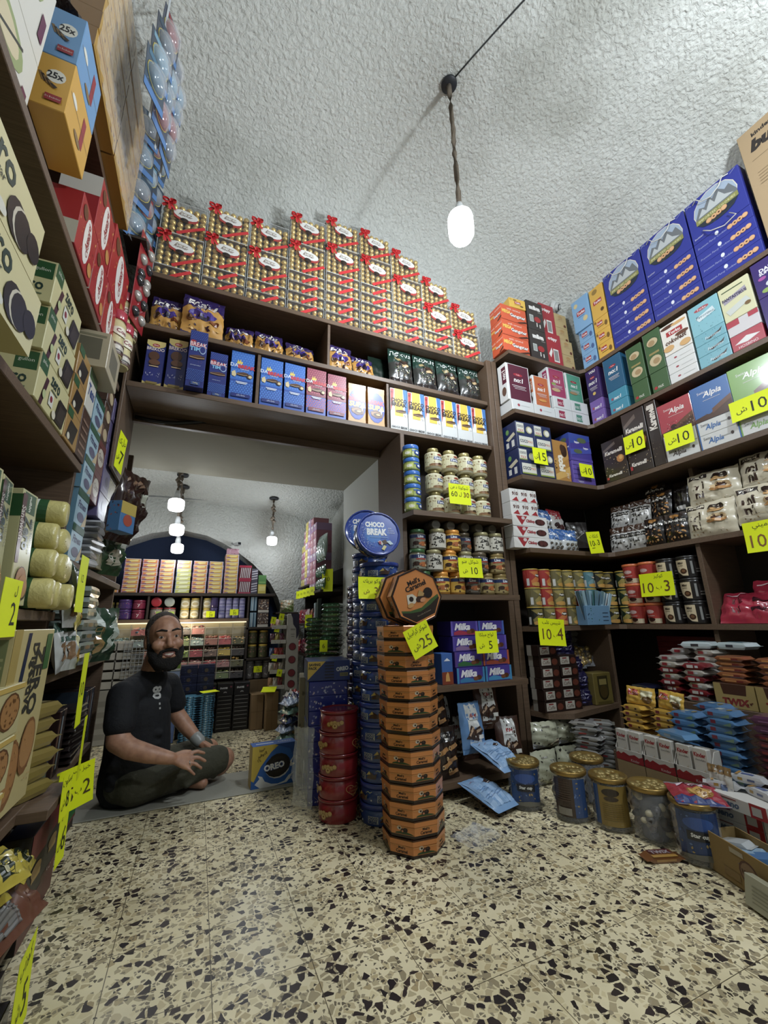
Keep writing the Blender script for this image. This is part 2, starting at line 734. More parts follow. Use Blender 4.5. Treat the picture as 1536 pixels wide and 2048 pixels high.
def pouch(w, h, t, col, front=(), seed=1, seal=.06, n=12, m=14, crump=.004, rough=.3, coat=.4, sag=.25, back=None, lean=0.0, sealcol=None, name='pouch', cells=None, narrow=0.0):
    """filled plastic pouch with crimped seal strips; front towards -y, standing on its lower edge"""
    key = ('pouch', w, h, t, str(col), repr(front), seed, seal, sag, sealcol, narrow, coat)
    if key in _C:
        return _C[key]
    mb = MB()
    rr = random.Random(seed)
    ph = [rr.uniform(0, 6) for _ in range(6)]
    f = pillow_pt(w, h, t, seal, 0, sag)

    def wob(x, z):
        return crump * (math.sin(38 * x / w * .35 * 2 + ph[0] + 5 * z / h) + .7 * math.sin(23 * z / h + ph[1] + 7 * x / w) + .5 * math.sin(17 * (x / w + z / h) + ph[2]))

    def mp(side):
        def g(x, z, k=0):
            y = f(x, z) * (1 + .0) + (wob(x, z) * min(1, f(x, z) / (t * .25)))
            xx = (x - w / 2) * (1 - narrow * z / h)
            y = y if side < 0 else f(x, z) * .9
            return (xx + .25 * wob(z, x), side * (y + EPS * k * 1.6) + t / 2, z + .3 * wob(x, z) * (z / h))
        return g
    mk = lambda c: M(c, rough, 0, coat) if isinstance(c, str) else c
    for side in (-1, 1):
        g = mp(side)
        vs = [g(w * i / n, h * j / m) for j in range(m + 1) for i in range(n + 1)]
        fs = [(j * (n + 1) + i, j * (n + 1) + i + 1, (j + 1) * (n + 1) + i + 1, (j + 1) * (n + 1) + i) for j in range(m) for i in range(n)]
        mb.faces(vs, fs, mk(back if (back and side > 0) else col), True)
    art(mb, front, w, h, mp(-1), (n, m), mk)
    P = Proto(mb.mesh(name))
    if sealcol:
        for nm, zz in (('bottom_seal', (0, seal)), ('top_seal', (1 - seal, 1))):
            sb = MB()
            k = 10
            g = mp(-1)
            vs = [g(w * i / k, h * (zz[0] + (zz[1] - zz[0]) * q / 2), 3 + q % 2) for q in range(3) for i in range(k + 1)]
            sb.faces(vs, [(q * (k + 1) + i, q * (k + 1) + i + 1, (q + 1) * (k + 1) + i + 1, (q + 1) * (k + 1) + i) for q in range(2) for i in range(k)], mk(sealcol))
            P.add(nm, sb.mesh(nm))
    _C[key] = P
    return P


def cylmap(r, off=0.0, cz=0.0):
    def g_(w):
        def g(x, z, k=0):
            a = -PI / 2 + (x - w / 2) / r + off
            rr = r + EPS * k
            return (rr * math.cos(a), rr * math.sin(a), z + cz)
        return g
    return g_


def P_(text, u, v, h, col, **o):
    return ('t', text, u, v, h, col, o)
# ================================================================== the room
def ceil_z(x, y):
    return 4.10 - .16 * (x - 1.0) ** 2 - .085 * (y - .5) ** 2


mb = MB()
mb.box(-1.1, 3.2, -2.2, 5.0, -.06, 0, TERRAZZO)
S('floor', mb)
mb = MB()
mb.box(-.9, 1.16, 2.60, 2.97, 0, .006, CONCRETE, .003)
S('trim_1', mb)
mb = MB()
n = 60


def bend(q, lo, hi, R):
    """position along a vault that rolls over into the wall with radius R, and how far it has dropped"""
    L = R * PI / 2
    if hi is not None and q > hi - R:
        a = min((q - (hi - R)) / R, PI / 2)
        return hi - R + R * math.sin(a), R * (1 - math.cos(a))
    if lo is not None and q < lo + R:
        a = min((lo + R - q) / R, PI / 2)
        return lo + R - R * math.sin(a), R * (1 - math.cos(a))
    return q, 0.0


vs, fs = [], []
RV = .55
X0, X1, Y0, Y1 = -.868 - RV * .57, 3.048 + RV * .57, -2.2, 2.516 + RV * .57
for j in range(n + 1):
    for i in range(n + 1):
        x, dx = bend(X0 + (X1 - X0) * i / n, -.868, 3.048, RV)
        y, dy = bend(Y0 + (Y1 - Y0) * j / n, None, 2.516, RV)
        vs.append((x, y, ceil_z(x, y) - dx - dy))
for j in range(n):
    for i in range(n):
        a = j * (n + 1) + i
        fs.append((a, a + n + 1, a + n + 2, a + 1))
mb.faces(vs, fs, PLASTER, True)
S('ceiling', mb)
mb = MB()
mb.box(1.125, 3.2, 2.52, 3.45, 0, 4.3, PLASTER)
mb.box(-1.05, 1.125, 2.52, 3.45, 2.045, 4.3, PLASTER)
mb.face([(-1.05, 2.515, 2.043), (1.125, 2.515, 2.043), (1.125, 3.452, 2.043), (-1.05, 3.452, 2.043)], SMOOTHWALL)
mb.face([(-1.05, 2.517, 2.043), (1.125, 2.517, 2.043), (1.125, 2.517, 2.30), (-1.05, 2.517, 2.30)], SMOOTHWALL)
mb.face([(1.1235, 2.517, 0), (1.1235, 3.452, 0), (1.1235, 3.452, 2.043), (1.1235, 2.517, 2.043)], JAMB)
S('wall_back', mb)
mb = MB()
mb.box(-1.05, -.87, -2.2, 5.0, 0, 4.3, PLASTER)
S('wall_left', mb)
mb = MB()
mb.box(3.05, 3.2, -2.2, 2.52, 0, 4.3, PLASTER)
S('wall_right', mb)
# rear room behind the thick doorway wall
ARCH = [(-.87, 1.52), (-.70, 1.65), (-.49, 1.745), (-.25, 1.80), (.01, 1.755), (.16, 1.69), (.29, 1.62), (.48, 1.48), (.57, 1.39), (.66, 1.29), (.75, 1.14), (.80, 1.0), (.82, .8), (.82, 0)]
mb = MB()
top = 2.35
for (x0, z0), (x1, z1) in zip(ARCH[:-1], ARCH[1:]):
    if x1 > x0:
        mb.face([(x0, 4.5, z0), (x1, 4.5, z1), (x1, 4.5, top), (x0, 4.5, top)], PLASTER)
    mb.face([(x0, 4.5, z0), (x0, 4.78, z0), (x1, 4.78, z1), (x1, 4.5, z1)], PLASTER)
mb.face([(.82, 4.5, 0), (1.40, 4.5, 0), (1.40, 4.5, top), (.82, 4.5, top)], PLASTER)
mb.face([(-1.0, 4.78, 0), (1.4, 4.78, 0), (1.4, 4.78, top), (-1.0, 4.78, top)], NAVYWALL)
S('wall_rear', mb)
mb = MB()
vs, fs = [], []
for j in range(9):
    for i in range(17):
        x, y = -1.0 + 2.4 * i / 16, 3.45 + 1.05 * j / 8
        vs.append((x, y, 2.20 - .10 * (j / 8) ** 2 - .05 * abs(x + .25) ** 2 * (j / 8)))
for j in range(8):
    for i in range(16):
        a = j * 17 + i
        fs.append((a, a + 17, a + 18, a + 1))
mb.faces(vs, fs, PLASTER, True)
S('ceiling_rear', mb)
mb = MB()
mb.box(1.30, 1.42, 3.45, 4.5, 0, 2.3, PLASTER)
S('wall_rear_right', mb)

# ================================================================== shelving units
def extr(mb, poly, z0, z1, m):
    k = len(poly)
    vs = [(x, y, z0) for x, y in poly] + [(x, y, z1) for x, y in poly]
    fs = [tuple(range(k))[::-1], tuple(range(k, 2 * k))] + [(i, (i + 1) % k, k + (i + 1) % k, k + i) for i in range(k)]
    mb.faces(vs, fs, m)


def unit(name, label, loc):
    e = bpy.data.objects.new(name, None)
    e.location = loc
    COL.objects.link(e)
    e['label'] = label
    e['category'] = 'shelving'
    return e


def part(u, name, mb):
    o = obj(name, mb.mesh(name), u)
    o.matrix_local = Matrix.Translation(u.location).inverted()
    return o


def board(u, name, x0, x1, y0, y1, z0, z1, m=None):
    mb = MB()
    mb.box(x0, x1, y0, y1, z0, z1, m or WOOD, .002)
    return part(u, name, mb)


# shelf bridge over the doorway, running on to the post
U = unit('wall_shelf_unit', 'long dark brown shelf unit bridging over the doorway', (.7, 2.5, 2.03))
for z in (2.065, 2.415, 2.745):
    board(U, 'shelf', -.43, 1.80, 2.17, 2.515, z - .03, z)
for z0, z1, xs in ((2.065, 2.385, (.185, .995)), (2.415, 2.715, (.595,))):
    for x in xs:
        board(U, 'divider', x, x + .018, 2.18, 2.51, z0, z1)
board(U, 'end_panel', -.445, -.431, 2.16, 2.515, 1.60, 2.745)
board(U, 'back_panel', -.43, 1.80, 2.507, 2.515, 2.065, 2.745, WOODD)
board(U, 'fascia', -.43, 1.066, 2.47, 2.50, 1.985, 2.034)

# jar column right of the doorway
U = unit('narrow_shelf_unit', 'narrow brown shelf column of jars right of the doorway', (1.43, 2.3, 0))
for z in (1.50, 1.02, .54, .085):
    mb = MB()
    extr(mb, [(1.095, 2.5), (1.07, 2.15), (1.085, 2.035), (1.80, 2.035), (1.80, 2.5)], z - .03, z, WOOD)
    part(U, 'shelf', mb)
board(U, 'side_panel', 1.07, 1.098, 2.15, 2.515, 0, 2.03)
board(U, 'back_panel', 1.10, 1.80, 2.50, 2.51, 0.02, 2.03, WOODD)

# corner unit
U = unit('corner_shelf_unit', 'tall brown corner shelf unit along the right wall', (2.6, 2.0, 0))
Lp = [(1.895, 2.505), (1.90, 2.15), (1.915, 2.025), (2.62, 2.025), (2.65, 1.99), (2.65, -.5), (3.03, -.5), (3.03, 2.505)]
for z in (2.79, 2.31, 1.82, 1.32, .83):
    mb = MB()
    extr(mb, Lp, z - .03, z, WOOD)
    part(U, 'shelf', mb)
mb = MB()
extr(mb, [(1.895, 2.505), (1.90, 2.15), (1.92, 2.03), (2.05, 1.96), (2.55, 2.06), (2.55, 2.505)], .31, .34, WOOD)
part(U, 'shelf', mb)
for x in (1.805, 1.853):
    board(U, 'side_panel', x, x + .042, 2.15, 2.515, 0, 2.755)
board(U, 'divider', 2.67, 3.03, 1.455, 1.48, 0, 1.29)
board(U, 'divider', 2.80, 3.03, 1.475, 1.50, 1.32, 1.79)
board(U, 'divider', 2.55, 2.575, 2.06, 2.5, .0, .80)
board(U, 'back_panel', 1.90, 3.03, 2.506, 2.514, 0, 2.78, WOODD)
board(U, 'back_panel', 3.032, 3.042, -.5, 2.505, 0, 2.78, WOODD)

# left wall unit: near bay and far bay
U = unit('left_shelf_unit', 'tall dark brown shelf unit along the left wall', (-.65, 1.2, 0))
board(U, 'shelf', -.86, -.45, .15, 2.15, 1.98, 2.01)
board(U, 'shelf', -.86, -.45, .15, 1.785, 1.435, 1.465)
board(U, 'shelf', -.86, -.45, .15, 1.785, .90, .93)
board(U, 'shelf', -.86, -.40, .15, 1.785, .37, .40)
board(U, 'shelf', -.86, -.45, 1.815, 2.95, 1.09, 1.12)
board(U, 'shelf', -.86, -.45, 1.815, 2.95, .695, .725)
board(U, 'shelf', -.86, -.45, 1.815, 2.75, .28, .31)
board(U, 'shelf', -.86, -.52, 1.05, 2.15, 2.69, 2.72)
board(U, 'side_panel', -.86, -.47, 1.79, 1.812, 0, 1.98)
board(U, 'side_panel', -.86, -.475, 2.93, 2.955, 0, 1.95)
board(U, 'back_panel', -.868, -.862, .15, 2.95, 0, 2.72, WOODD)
board(U, 'plinth', -.86, -.45, .15, 2.6, 0, .048, WOODD)
# ================================================================== goods over the doorway
GOLD = M('e2bf62', .3, .6)
REDR = M('d81e24', .35)
CASE = film('clear_case', .06, .05, 4)


def ballmesh(r, m):
    mb = MB()
    mb.ball((0, 0, 0), r, m, 8, 6)
    rr = random.Random(3)
    mb.v = [tuple(c * (1 + rr.uniform(-.07, .07)) for c in v) for v in mb.v]
    return mb.mesh('wrapped_chocolate')


BALL = ballmesh(.0185, GOLD)


def bow():
    mb = MB()
    # two loops, a knot and two tails of ribbon
    for sgn, tilt in ((-1, .25), (1, -.1)):
        pts = []
        for k in range(9):
            a = PI * 2 * k / 8
            pts.append((sgn * (.018 - .018 * math.cos(a)), -.006 - .012 * abs(math.sin(a / 2)), .012 * math.sin(a) + sgn * tilt * .012))
        for (a, b) in zip(pts[:-1], pts[1:]):
            mb.face([(a[0], a[1] - .007, a[2]), (b[0], b[1] - .007, b[2]), (b[0], b[1] + .009, b[2]), (a[0], a[1] + .009, a[2])], REDR)
            mb.face([(a[0], a[1], a[2] - .007), (b[0], b[1], b[2] - .007), (b[0], b[1], b[2] + .007), (a[0], a[1], a[2] + .007)], REDR)
    for dx, dz, up in ((.032, -.05, 0), (.006, -.055, 0), (.012, .028, 1), (-.02, .026, 1)):
        w = .0085
        mb.face([(-w, -.008, 0), (w, -.008, 0), (dx + w, -.004, dz), (dx - w, -.007, dz)], REDR)
    mb.ball((0, -.012, 0), .008, REDR, 8, 5)
    return mb.mesh('ribbon_bow')


def strip(p0, p1, wd, y):
    mb = MB()
    (x0, z0), (x1, z1) = p0, p1
    d = Vector((x1 - x0, z1 - z0)).normalized()
    nx, nz = -d.y * wd, d.x * wd
    n = 4
    for i in range(n):
        a, b = i / n, (i + 1) / n
        ya, yb = y - .002 * math.sin(a * PI), y - .002 * math.sin(b * PI)
        xa, za, xb, zb = x0 + (x1 - x0) * a, z0 + (z1 - z0) * a, x0 + (x1 - x0) * b, z0 + (z1 - z0) * b
        mb.face([(xa - nx, ya, za - nz), (xb - nx, yb, zb - nz), (xb + nx, yb, zb + nz), (xa + nx, ya, za + nz)], REDR)
    return mb.mesh('ribbon')


def labelmesh(w, h):
    mb = MB()
    art(mb, [('p', [(.05, .5), (.1, .2), (.5, .0), (.9, .18), (1, .45), (.9, .7), (.5, .6), (.1, .7)], 'b33a35'), ('e', .5, .62, .46, .38, 'f0efe9'), ('e', .5, .62, .43, .34, 'e9e8e2'),
             ('e', .5, .16, .16, .18, '3a2a22'), ('e', .42, .15, .07, .1, '241813'), P_('Ferrero', .5, .74, .16, '8a6a3a', s=.3), P_('Rocher', .5, .56, .2, '6b3c22', s=.3)], w, h, lambda x, z, k: (x - w / 2, -EPS * k, z - h / 2))
    return mb.mesh('paper_label')


BOWM, LABM = bow(), labelmesh(.145, .085)
GW = .237


def goldbox(h, nz, up):
    d = .05 if up else .235
    mb = MB()
    mb.box(-GW / 2, GW / 2, 0, d, 0, .004, M('7a5a24', .4, .6))
    mb.box(-GW / 2 + .003, GW / 2 - .003, d - .004, d - .002, .004, h - .004, M('4a3818', .6))
    P = Proto(mb.mesh('tray'))
    cm = MB()
    cm.box(-GW / 2, GW / 2, -.002, d, .004, h, CASE)
    t = .0022
    for z in (.004, h - t):
        cm.box(-GW / 2, GW / 2, -.0035, -.002, z, z + t, M('c9cfd0', .15))
    for x in (-GW / 2, GW / 2 - t):
        cm.box(x, x + t, -.0035, -.002, .004, h, M('c9cfd0', .15))
    P.add('clear_case', cm.mesh('clear_case'))
    for j in range(nz):
        for i in range(6):
            P.add('wrapped_chocolate', BALL, Matrix.Translation((-GW / 2 + GW * (i + .5) / 6, .022, .006 + (h - .01) * (j + .5) / nz)) @ Matrix.Rotation(rnd.uniform(0, 3), 4, 'Y'))
    if up:
        P.add('paper_label', LABM, Matrix.Translation((.005, -.006, h * .60)) @ Matrix.Rotation(.12, 4, 'Y'))
        P.add('ribbon', strip((-.03, .012), (.114, .10), .010, -.006))
        P.add('ribbon', strip((-.121, h - .06), (-.06, h - .004), .010, -.006))
        P.add('ribbon_bow', BOWM, Matrix.Translation((-.085, -.008, h - .028)))
    else:
        P.add('ribbon', strip((-.03, .006), (.07, h - .006), .010, -.006))
    return P


GUP = [goldbox(.24, 6, True) for _ in range(3)]
GFL = goldbox(.077, 2, False)
flats = [1, 2, 2, 4, 5, 5, 4, 3, 2, 1]
xs = [-.285, -.035, .215, .465, .71, .96, 1.205, 1.44, 1.64, 1.745]
cw = (1.80 + .40) / 9.0
for c in range(9):
    x = -.40 + cw * (c + .5)
    nf = [1, 2, 2, 4, 5, 5, 4, 2, 0][c]
    z = 2.7465
    cn = nth(c, 9, 'left', 'right')
    for k in range(nf):
        T('chocolate_gift_box', f'gold chocolate box lying flat, {ORD[k]} up, {cn} pile above doorway', 'chocolate box', GFL,
          (x + rnd.uniform(-.001, .001), 2.195, z), 0, 'flat gift boxes above the doorway')
        z += .0785
    for k in range(2):
        T('chocolate_gift_box', f'{"upper" if k else "lower"} standing gold chocolate box with bow, {cn} pile above doorway', 'chocolate box', GUP[(c + k) % 3],
          (x + rnd.uniform(-.001, .001), 2.20 + .012 * k, z), rnd.uniform(-.3, .3), 'upright gift boxes above the doorway')
        z += .242

# ---- lower row of cartons
NV, BL = '23307f', '1f63c4'
cream = 'e8e2d0'


def biscuit(u, v, s, asp):
    return [('e', u, v + .05, s, s * asp * .95, '2d1a12'), ('e', u, v + .06, s * .95, s * asp * .88, '5a3826'), ('e', u + .06, v - .1, s * 1.02, s * asp * .62, '2d1a12'),
            ('e', u + .06, v - .085, s, s * asp * .56, '6a452f'), ('r', u - .2, v - .185, u + .3, v - .165, 'd9b98a')]


def wafer(u, v, w, c='4a2d1f'):
    return [('p', [(u - w, v), (u + w * .2, v + .03), (u + w, v + .015), (u + w, v - .03), (u + w * .1, v - .05), (u - w, v - .04)], c),
            ('p', [(u - w, v - .015), (u + w * .1, v - .025), (u + w, v - .01), (u + w, v - .02), (u + w * .1, v - .035), (u - w, v - .025)], 'c9a070'),
            ('p', [(u - w, v), (u + w * .2, v + .03), (u + w, v + .015), (u, v - .012)], '64402b')]


def stars(n, seed, box, c='8fb4e8', s=.02):
    return [('d', n, seed, s, c, box)]


A_round = [('e', .5, 1.0, .62, .16, 'd8c36a'), ('r', 0, 0, 1, .13, 'cdb765'), ('e', .5, .14, .62, .09, NV), ('e', .5, .9, .2, .035, 'b3262b'), P_('ülker', .5, .9, .03, 'ffffff'),
           P_('BREKOO', .5, .81, .07, 'e8d7d8', b=.02)] + biscuit(.46, .60, .3, .36) + [('d', 16, 4, .03, 'dfe6f5', (.1, .2, .9, .3)), ('r', .2, .04, .8, .085, '8f7a36')]
A_time = [('g', 9, 5, .03, '3f6fd0', (.02, .84, .98, .99)), ('e', .22, .80, .16, .022, 'b3262b'), P_('BREAK', .52, .745, .075, 'e3343a', b=.05), P_('BREAK', .52, .752, .075, 'f4f4f4', b=.0),
          P_('TIME', .45, .665, .075, '7fc3ef', b=.04), ('e', .78, .66, .18, .075, '9db9e0'), ('e', .77, .665, .15, .06, NV)] + wafer(.5, .53, .42) + [('d', 6, 3, .02, '8a5b3c', (.5, .42, .9, .47)),
          P_('çikolatalı bisküvi', .45, .37, .02, 'c9d4ea'), ('g', 10, 8, .03, '4f83d8', (.02, .10, .98, .30)), ('r', .3, .03, .8, .09, '35508f'), P_('240g', .55, .06, .035, 'd9d39a')]


def A_day(red=False):
    b1, b2 = ('4a8ae0', '2f6fd0') if not red else ('c0506a', '8f2f4a')
    return [('r', 0, .42, 1, 1, b2), ('g', 8, 12, .05, b1, (.0, .45, 1, .99)), ('r', 0, .0, 1, .40, '2a58b5' if not red else '3b5fc0'), ('g', 8, 6, .05, b1, (.0, .14, 1, .38)),
            ('p', [(.25, .77), (.3, .83), (.34, .78), (.40, .84), (.43, .78), (.5, .8), (.48, .75), (.24, .74)], 'f0d23c'), ('r', .02, .655, .98, .74, b2),
            P_('DAY', .22, .71, .07, 'dfe9f8', b=.02), P_('BREAK', .68, .695, .075, 'd8232b', b=.05), P_('hazelnut', .6, .645, .03, 'f4f4f4'),
            ('p', [(.05, .56), (.18, .60), (.25, .52), (.2, .47), (.06, .49)], 'e3cf9a')] + wafer(.52, .555, .25, '3c2419' if not red else '8d7568') + \
           [('e', .83, .515, .13, .045, '5c3a22'), ('e', .85, .51, .08, .03, 'e3cf9a'), ('r', .25, .37, .75, .385, 'e6ecf6'), ('r', .3, .345, .7, .36, 'e6ecf6'), ('r', .1, .08, .9, .15, '23307f' if not red else '7d2236'), P_('çikolata', .5, .115, .04, 'c9d4ea')]


A_supa = [('r', 0, 0, 1, .1, 'c9953a'), ('r', 0, .86, 1, 1, 'c9953a'), ('e', .5, .48, .52, .40, '1e3596'), ('e', .5, .48, .5, .38, '2747b5'), ('e', .25, .70, .1, .02, 'b3262b'), P_('BREAK', .5, .61, .11, 'd8262c', b=.05),
          P_('SUPA', .5, .475, .14, 'f0d23c', b=.05, s=.15), ('p', [(.15, .36), (.5, .42), (.9, .36), (.85, .24), (.5, .2), (.2, .26)], '6d4428'), ('e', .5, .31, .33, .055, 'a8763f'), ('e', .56, .30, .24, .04, '40261a'),
          ('e', .6, .3, .13, .025, 'd8b070'), ('p', [(.72, .44), (.78, .52), (.8, .44), (.95, .42), (.82, .38), (.8, .30), (.74, .38), (.6, .40)], 'cfe6f7')]
A_choco = [('r', .0, .0, 1, .33, 'd9dcdb'), ('p', [(.02, .98), (.22, .98), (.16, .66), (.02, .4)], 'c23a35'), ('e', .09, .9, .07, .03, '8f1f22'), ('r', .26, .33, .74, 1, 'f2c81e'), ('p', [(.76, 1), (1, 1), (1, .42), (.88, .36)], '3f7fc9'),
           P_('CHOCO', .5, .71, .095, '2a1a12', b=.04), P_('BREAK', .5, .61, .095, '2a1a12', b=.04)] + wafer(.6, .46, .3, '3c241c') + [('p', [(.8, .40), (.92, .43), (.95, .36), (.86, .33)], 'f4f4f4'), P_('CHOCO BREAK', .5, .06, .055, '2a2a2a', b=.03)]
row = [(-.37, -.28, .265, NV, A_round, 'dark blue biscuit carton with round choco biscuits, leftmost over the doorway', 0),
       (-.27, -.175, .30, NV, A_round, 'dark blue carton with round choco biscuits, second from left over the doorway', 0),
       (-.169, -.079, .335, NV, A_time, 'tall dark blue wafer carton leaning out over the doorway shelf', -.07),
       (-.065, .03, .275, NV, A_time, 'shorter dark blue wafer carton right of the leaning tall one', 0),
       (.045, .172, .315, '2450a8', A_day(), 'bright blue hazelnut carton directly left of the first divider', 0),
       (.207, .335, .31, '2450a8', A_day(), 'bright blue hazelnut carton directly right of the first divider', 0),
       (.342, .467, .31, '2450a8', A_day(), 'bright blue hazelnut carton beside the first red carton', 0),
       (.474, .597, .31, '7d2236', A_day(True), 'red and blue hazelnut carton, left one of the two red cartons', 0),
       (.603, .725, .30, '7d2236', A_day(True), 'red and blue hazelnut carton, right one of the two red cartons', 0),
       (.737, .856, .268, 'c9953a', A_supa, 'blue and orange roll wafer carton beside the red cartons', 0),
       (.867, .985, .268, 'c9953a', A_supa, 'blue and orange roll wafer carton next to the second divider', 0)]
for x0, x1, h, c, a, lb, dy in row:
    T('biscuit_carton', lb, 'carton', carton(x1 - x0 - .004, .14 if dy == 0 else .05, h, c, a, coat=.15), ((x0 + x1) / 2, 2.19 + dy, 2.0665), rnd.uniform(-1.5, 1.5), 'biscuit cartons over the doorway')
for i in range(6):
    T('biscuit_carton', f'white carton with yellow panel and chocolate bar, {nth(i, 6, "left", "right")} of six over the jars', 'carton', carton(.122, .14, .295, 'e9e9e6', A_choco),
      (1.083 + .13 * i, 2.18 + .004 * i, 2.0665), rnd.uniform(-1, 1), 'white cartons with yellow panels')
# ---- upper row of bags
GD = 'c9922f'
A_ecl = [('p', [(0, 1), (1, 1), (1, .62), (.75, .74), (.4, .62), (.12, .72), (0, .62)], '33245f'), P_('Eclairs', .46, .80, .17, 'f2eee6', b=.05, s=.15), ('r', .25, .685, .8, .70, 'e8e2ee'), ('e', .48, .5, .34, .14, '4a3796'), ('e', .5, .43, .14, .07, '221733'),
         ('e', .22, .36, .12, .09, '8a5a28'), ('e', .22, .36, .08, .06, '3c2415'), ('e', .76, .34, .13, .05, '8a4a1c'), ('d', 9, 5, .05, ['2d1d3e', 'd9a84c', '4a2f1a'], (.08, .08, .92, .22))]
A_nex = [('r', 0, .58, 1, 1, '1d3a30'), P_('nexus', .5, .84, .13, 'e8efe9', s=.3), ('e', .35, .66, .16, .045, '9c8a5a'), ('e', .6, .60, .22, .05, '3c2518'), ('e', .62, .5, .14, .04, 'b79a6a'), ('e', .35, .52, .12, .04, '2c1a12'),
         ('d', 46, 8, .028, ['d8cf9a', '2f6b3c', 'e8e4cf', '7c5a34', '1a1a18'], (.18, .2, .85, .48)), ('r', 0, 0, 1, .16, '2c2320')]
bags = [(-.30, .155, .23, 'leftmost purple and gold sweet bag on the upper doorway shelf', 0), (-.115, .215, .275, 'largest purple and gold sweet bag, bulging forward over the doorway', -.03), (.075, .155, .19, 'slumped purple and gold sweet bag right of the largest one', .03),
        (.255, .165, .19, 'purple and gold sweet bag crumpled in the middle of the upper doorway shelf', .02), (.45, .18, .165, 'low slumped purple and gold sweet bag just left of the upper divider', .03),
        (.70, .165, .21, 'purple and gold sweet bag just right of the upper divider', .01), (.865, .15, .18, 'slumped purple and gold sweet bag left of the green nut bags', .02)]
for i, (x, w, h, lb, dy) in enumerate(bags):
    T('sweet_bag', lb, 'bag', pouch(w, h, .06, GD, A_ecl, seed=i, sealcol='2b1d52', crump=.006 + .003 * (h < .2), sag=.5), (x, 2.19 + dy, 2.417), rnd.uniform(-8, 8), 'purple and gold sweet bags', rx=-8 if h > .2 else -13)
for i in range(4):
    T('nut_bag', f'dark green nut bag with clear window, {nth(i, 4, "left", "right")} of the four in front', 'bag', pouch(.178, .295, .07, '2a2a26', A_nex, seed=20 + i, sealcol='1a3028', coat=.6), (1.13 + .19 * i, 2.19, 2.417), rnd.uniform(-2, 2), 'dark green nut bags', rx=-5)
T('nut_bag', 'plain dark green nut bag half hidden behind the leftmost nut bag', 'bag', pouch(.17, .27, .05, '16281f', [], seed=33), (1.02, 2.30, 2.417), 0, 'dark green nut bags', rx=-6)
# ================================================================== jars in the narrow column
def jar(r, h, body, lid, art_=(), lidh=.16, lidr=.86, lab=None, labh=(.12, .66), rough=.18, taper=0.0, span=2.7, lidname='lid', shoulder=.12, n=20):
    key = ('jar', r, h, str(body), str(lid), repr(art_), lidh, lidr, str(lab), labh, taper, span)
    if key in _C:
        return _C[key]
    hb = h * (1 - lidh)
    mb = MB()
    rb = r * (1 - taper)
    prof = [(rb * .9, 0), (rb, h * .025), (r * (1 - taper * .5), hb * .5), (r, hb * (1 - shoulder * 1.6)), (r * .97, hb * (1 - shoulder * .8)), (r * lidr * .97, hb * .995)]
    mb.lathe(prof, M(body, rough, 0, .3) if isinstance(body, str) else body, n)
    P = Proto(mb.mesh('jar'))
    lm = MB()
    lr = r * lidr
    lm.lathe([(lr * .98, hb), (lr, hb + h * lidh * .15), (lr, h * (1 - lidh * .15)), (lr * .95, h), (lr * .5, h)], M(lid, .3, .0) if isinstance(lid, str) else lid, n)
    P.add(lidname, lm.mesh(lidname))
    if lab:
        w = span * r
        z0, z1 = labh[0] * h, labh[1] * h
        bm = MB()
        g = cylmap(r * 1.004 if taper == 0 else r * (1 - taper * .3) * 1.012, 0, z0)(w)
        if taper:
            def g(x, z, k=0, g0=g):
                t = (z + z0) / hb
                rr = r * (1 - taper * (1 - min(t, 1))) * 1.006 + EPS * k
                a = -PI / 2 + (x - w / 2) / r
                return (rr * math.cos(a), rr * math.sin(a), z + z0)
        art(bm, [('r', 0, 0, 1, 1, lab)] + list(art_), w, z1 - z0, g, (10, 3 if taper else 1), lambda c: M(c, .35))
        P.add('label', bm.mesh('label'))
    _C[key] = P
    return P


CR = 'd9d2a8'
A_cream = [('d', 12, 3, .035, ['4a2c1a', '6a4326', 'a08050'], (.05, .3, .5, .95)), ('r', .45, .48, .85, .72, '23306b'), P_('Torino', .65, .6, .2, 'e8ecf6', b=.04, s=.2), ('e', .7, .86, .12, .06, 'a83a2c'),
           ('e', .55, .12, .28, .09, '8a6238'), ('e', .7, .18, .1, .08, '4a2c1a'), ('r', .0, .0, 1, .04, 'a8854e')]
JC = jar(.054, .142, 'ddd6b4', M('a89a5c', .35, .5), A_cream, .17, .66, CR, (.1, .72), span=3.1)
z = 1.5015
for k in range(3):
    for i in range(4):
        T('spread_jar', f'cream cocoa spread jar, {("bottom", "middle", "top")[k]} row, {nth(i, 4, "left", "right")} of four', 'jar', JC,
          (1.275 + .116 * i + rnd.uniform(-.001, .001), 2.10 + .01 * rnd.random(), z + .1425 * k), rnd.uniform(-25, 20), 'cream spread jars')
A_blu = [('r', 0, .0, 1, .12, '5a6b2a'), ('r', .05, .2, .45, .8, 'c9d46a'), ('e', .3, .5, .12, .2, 'e8e8d0'), ('e', .75, .5, .18, .3, '1d3f8f'), ('e', .72, .55, .08, .16, 'e8ecf4'), ('r', .5, .7, .95, .9, '2a5fae')]
JB = jar(.05, .0835, '8a9a3c', '2f6fc4', A_blu, .34, 1.0, '9aa843', (.05, .62), span=3.0)
for k in range(5):
    T('spread_tub', f'squat tub with blue lid, {nth(k, 5, "bottom", "top")} of the stack of five', 'tub', JB, (1.118 + rnd.uniform(-.002, .002), 2.105, 1.5015 + .084 * k), rnd.uniform(-60, 40), 'tubs with blue lids')
for k in range(3):
    T('spread_jar', f'dim cream jar wedged behind the blue tubs, {("bottom", "middle", "top")[k]} one', 'jar', JC, (1.205, 2.27, 1.5015 + .1425 * k), 30, 'cream spread jars')
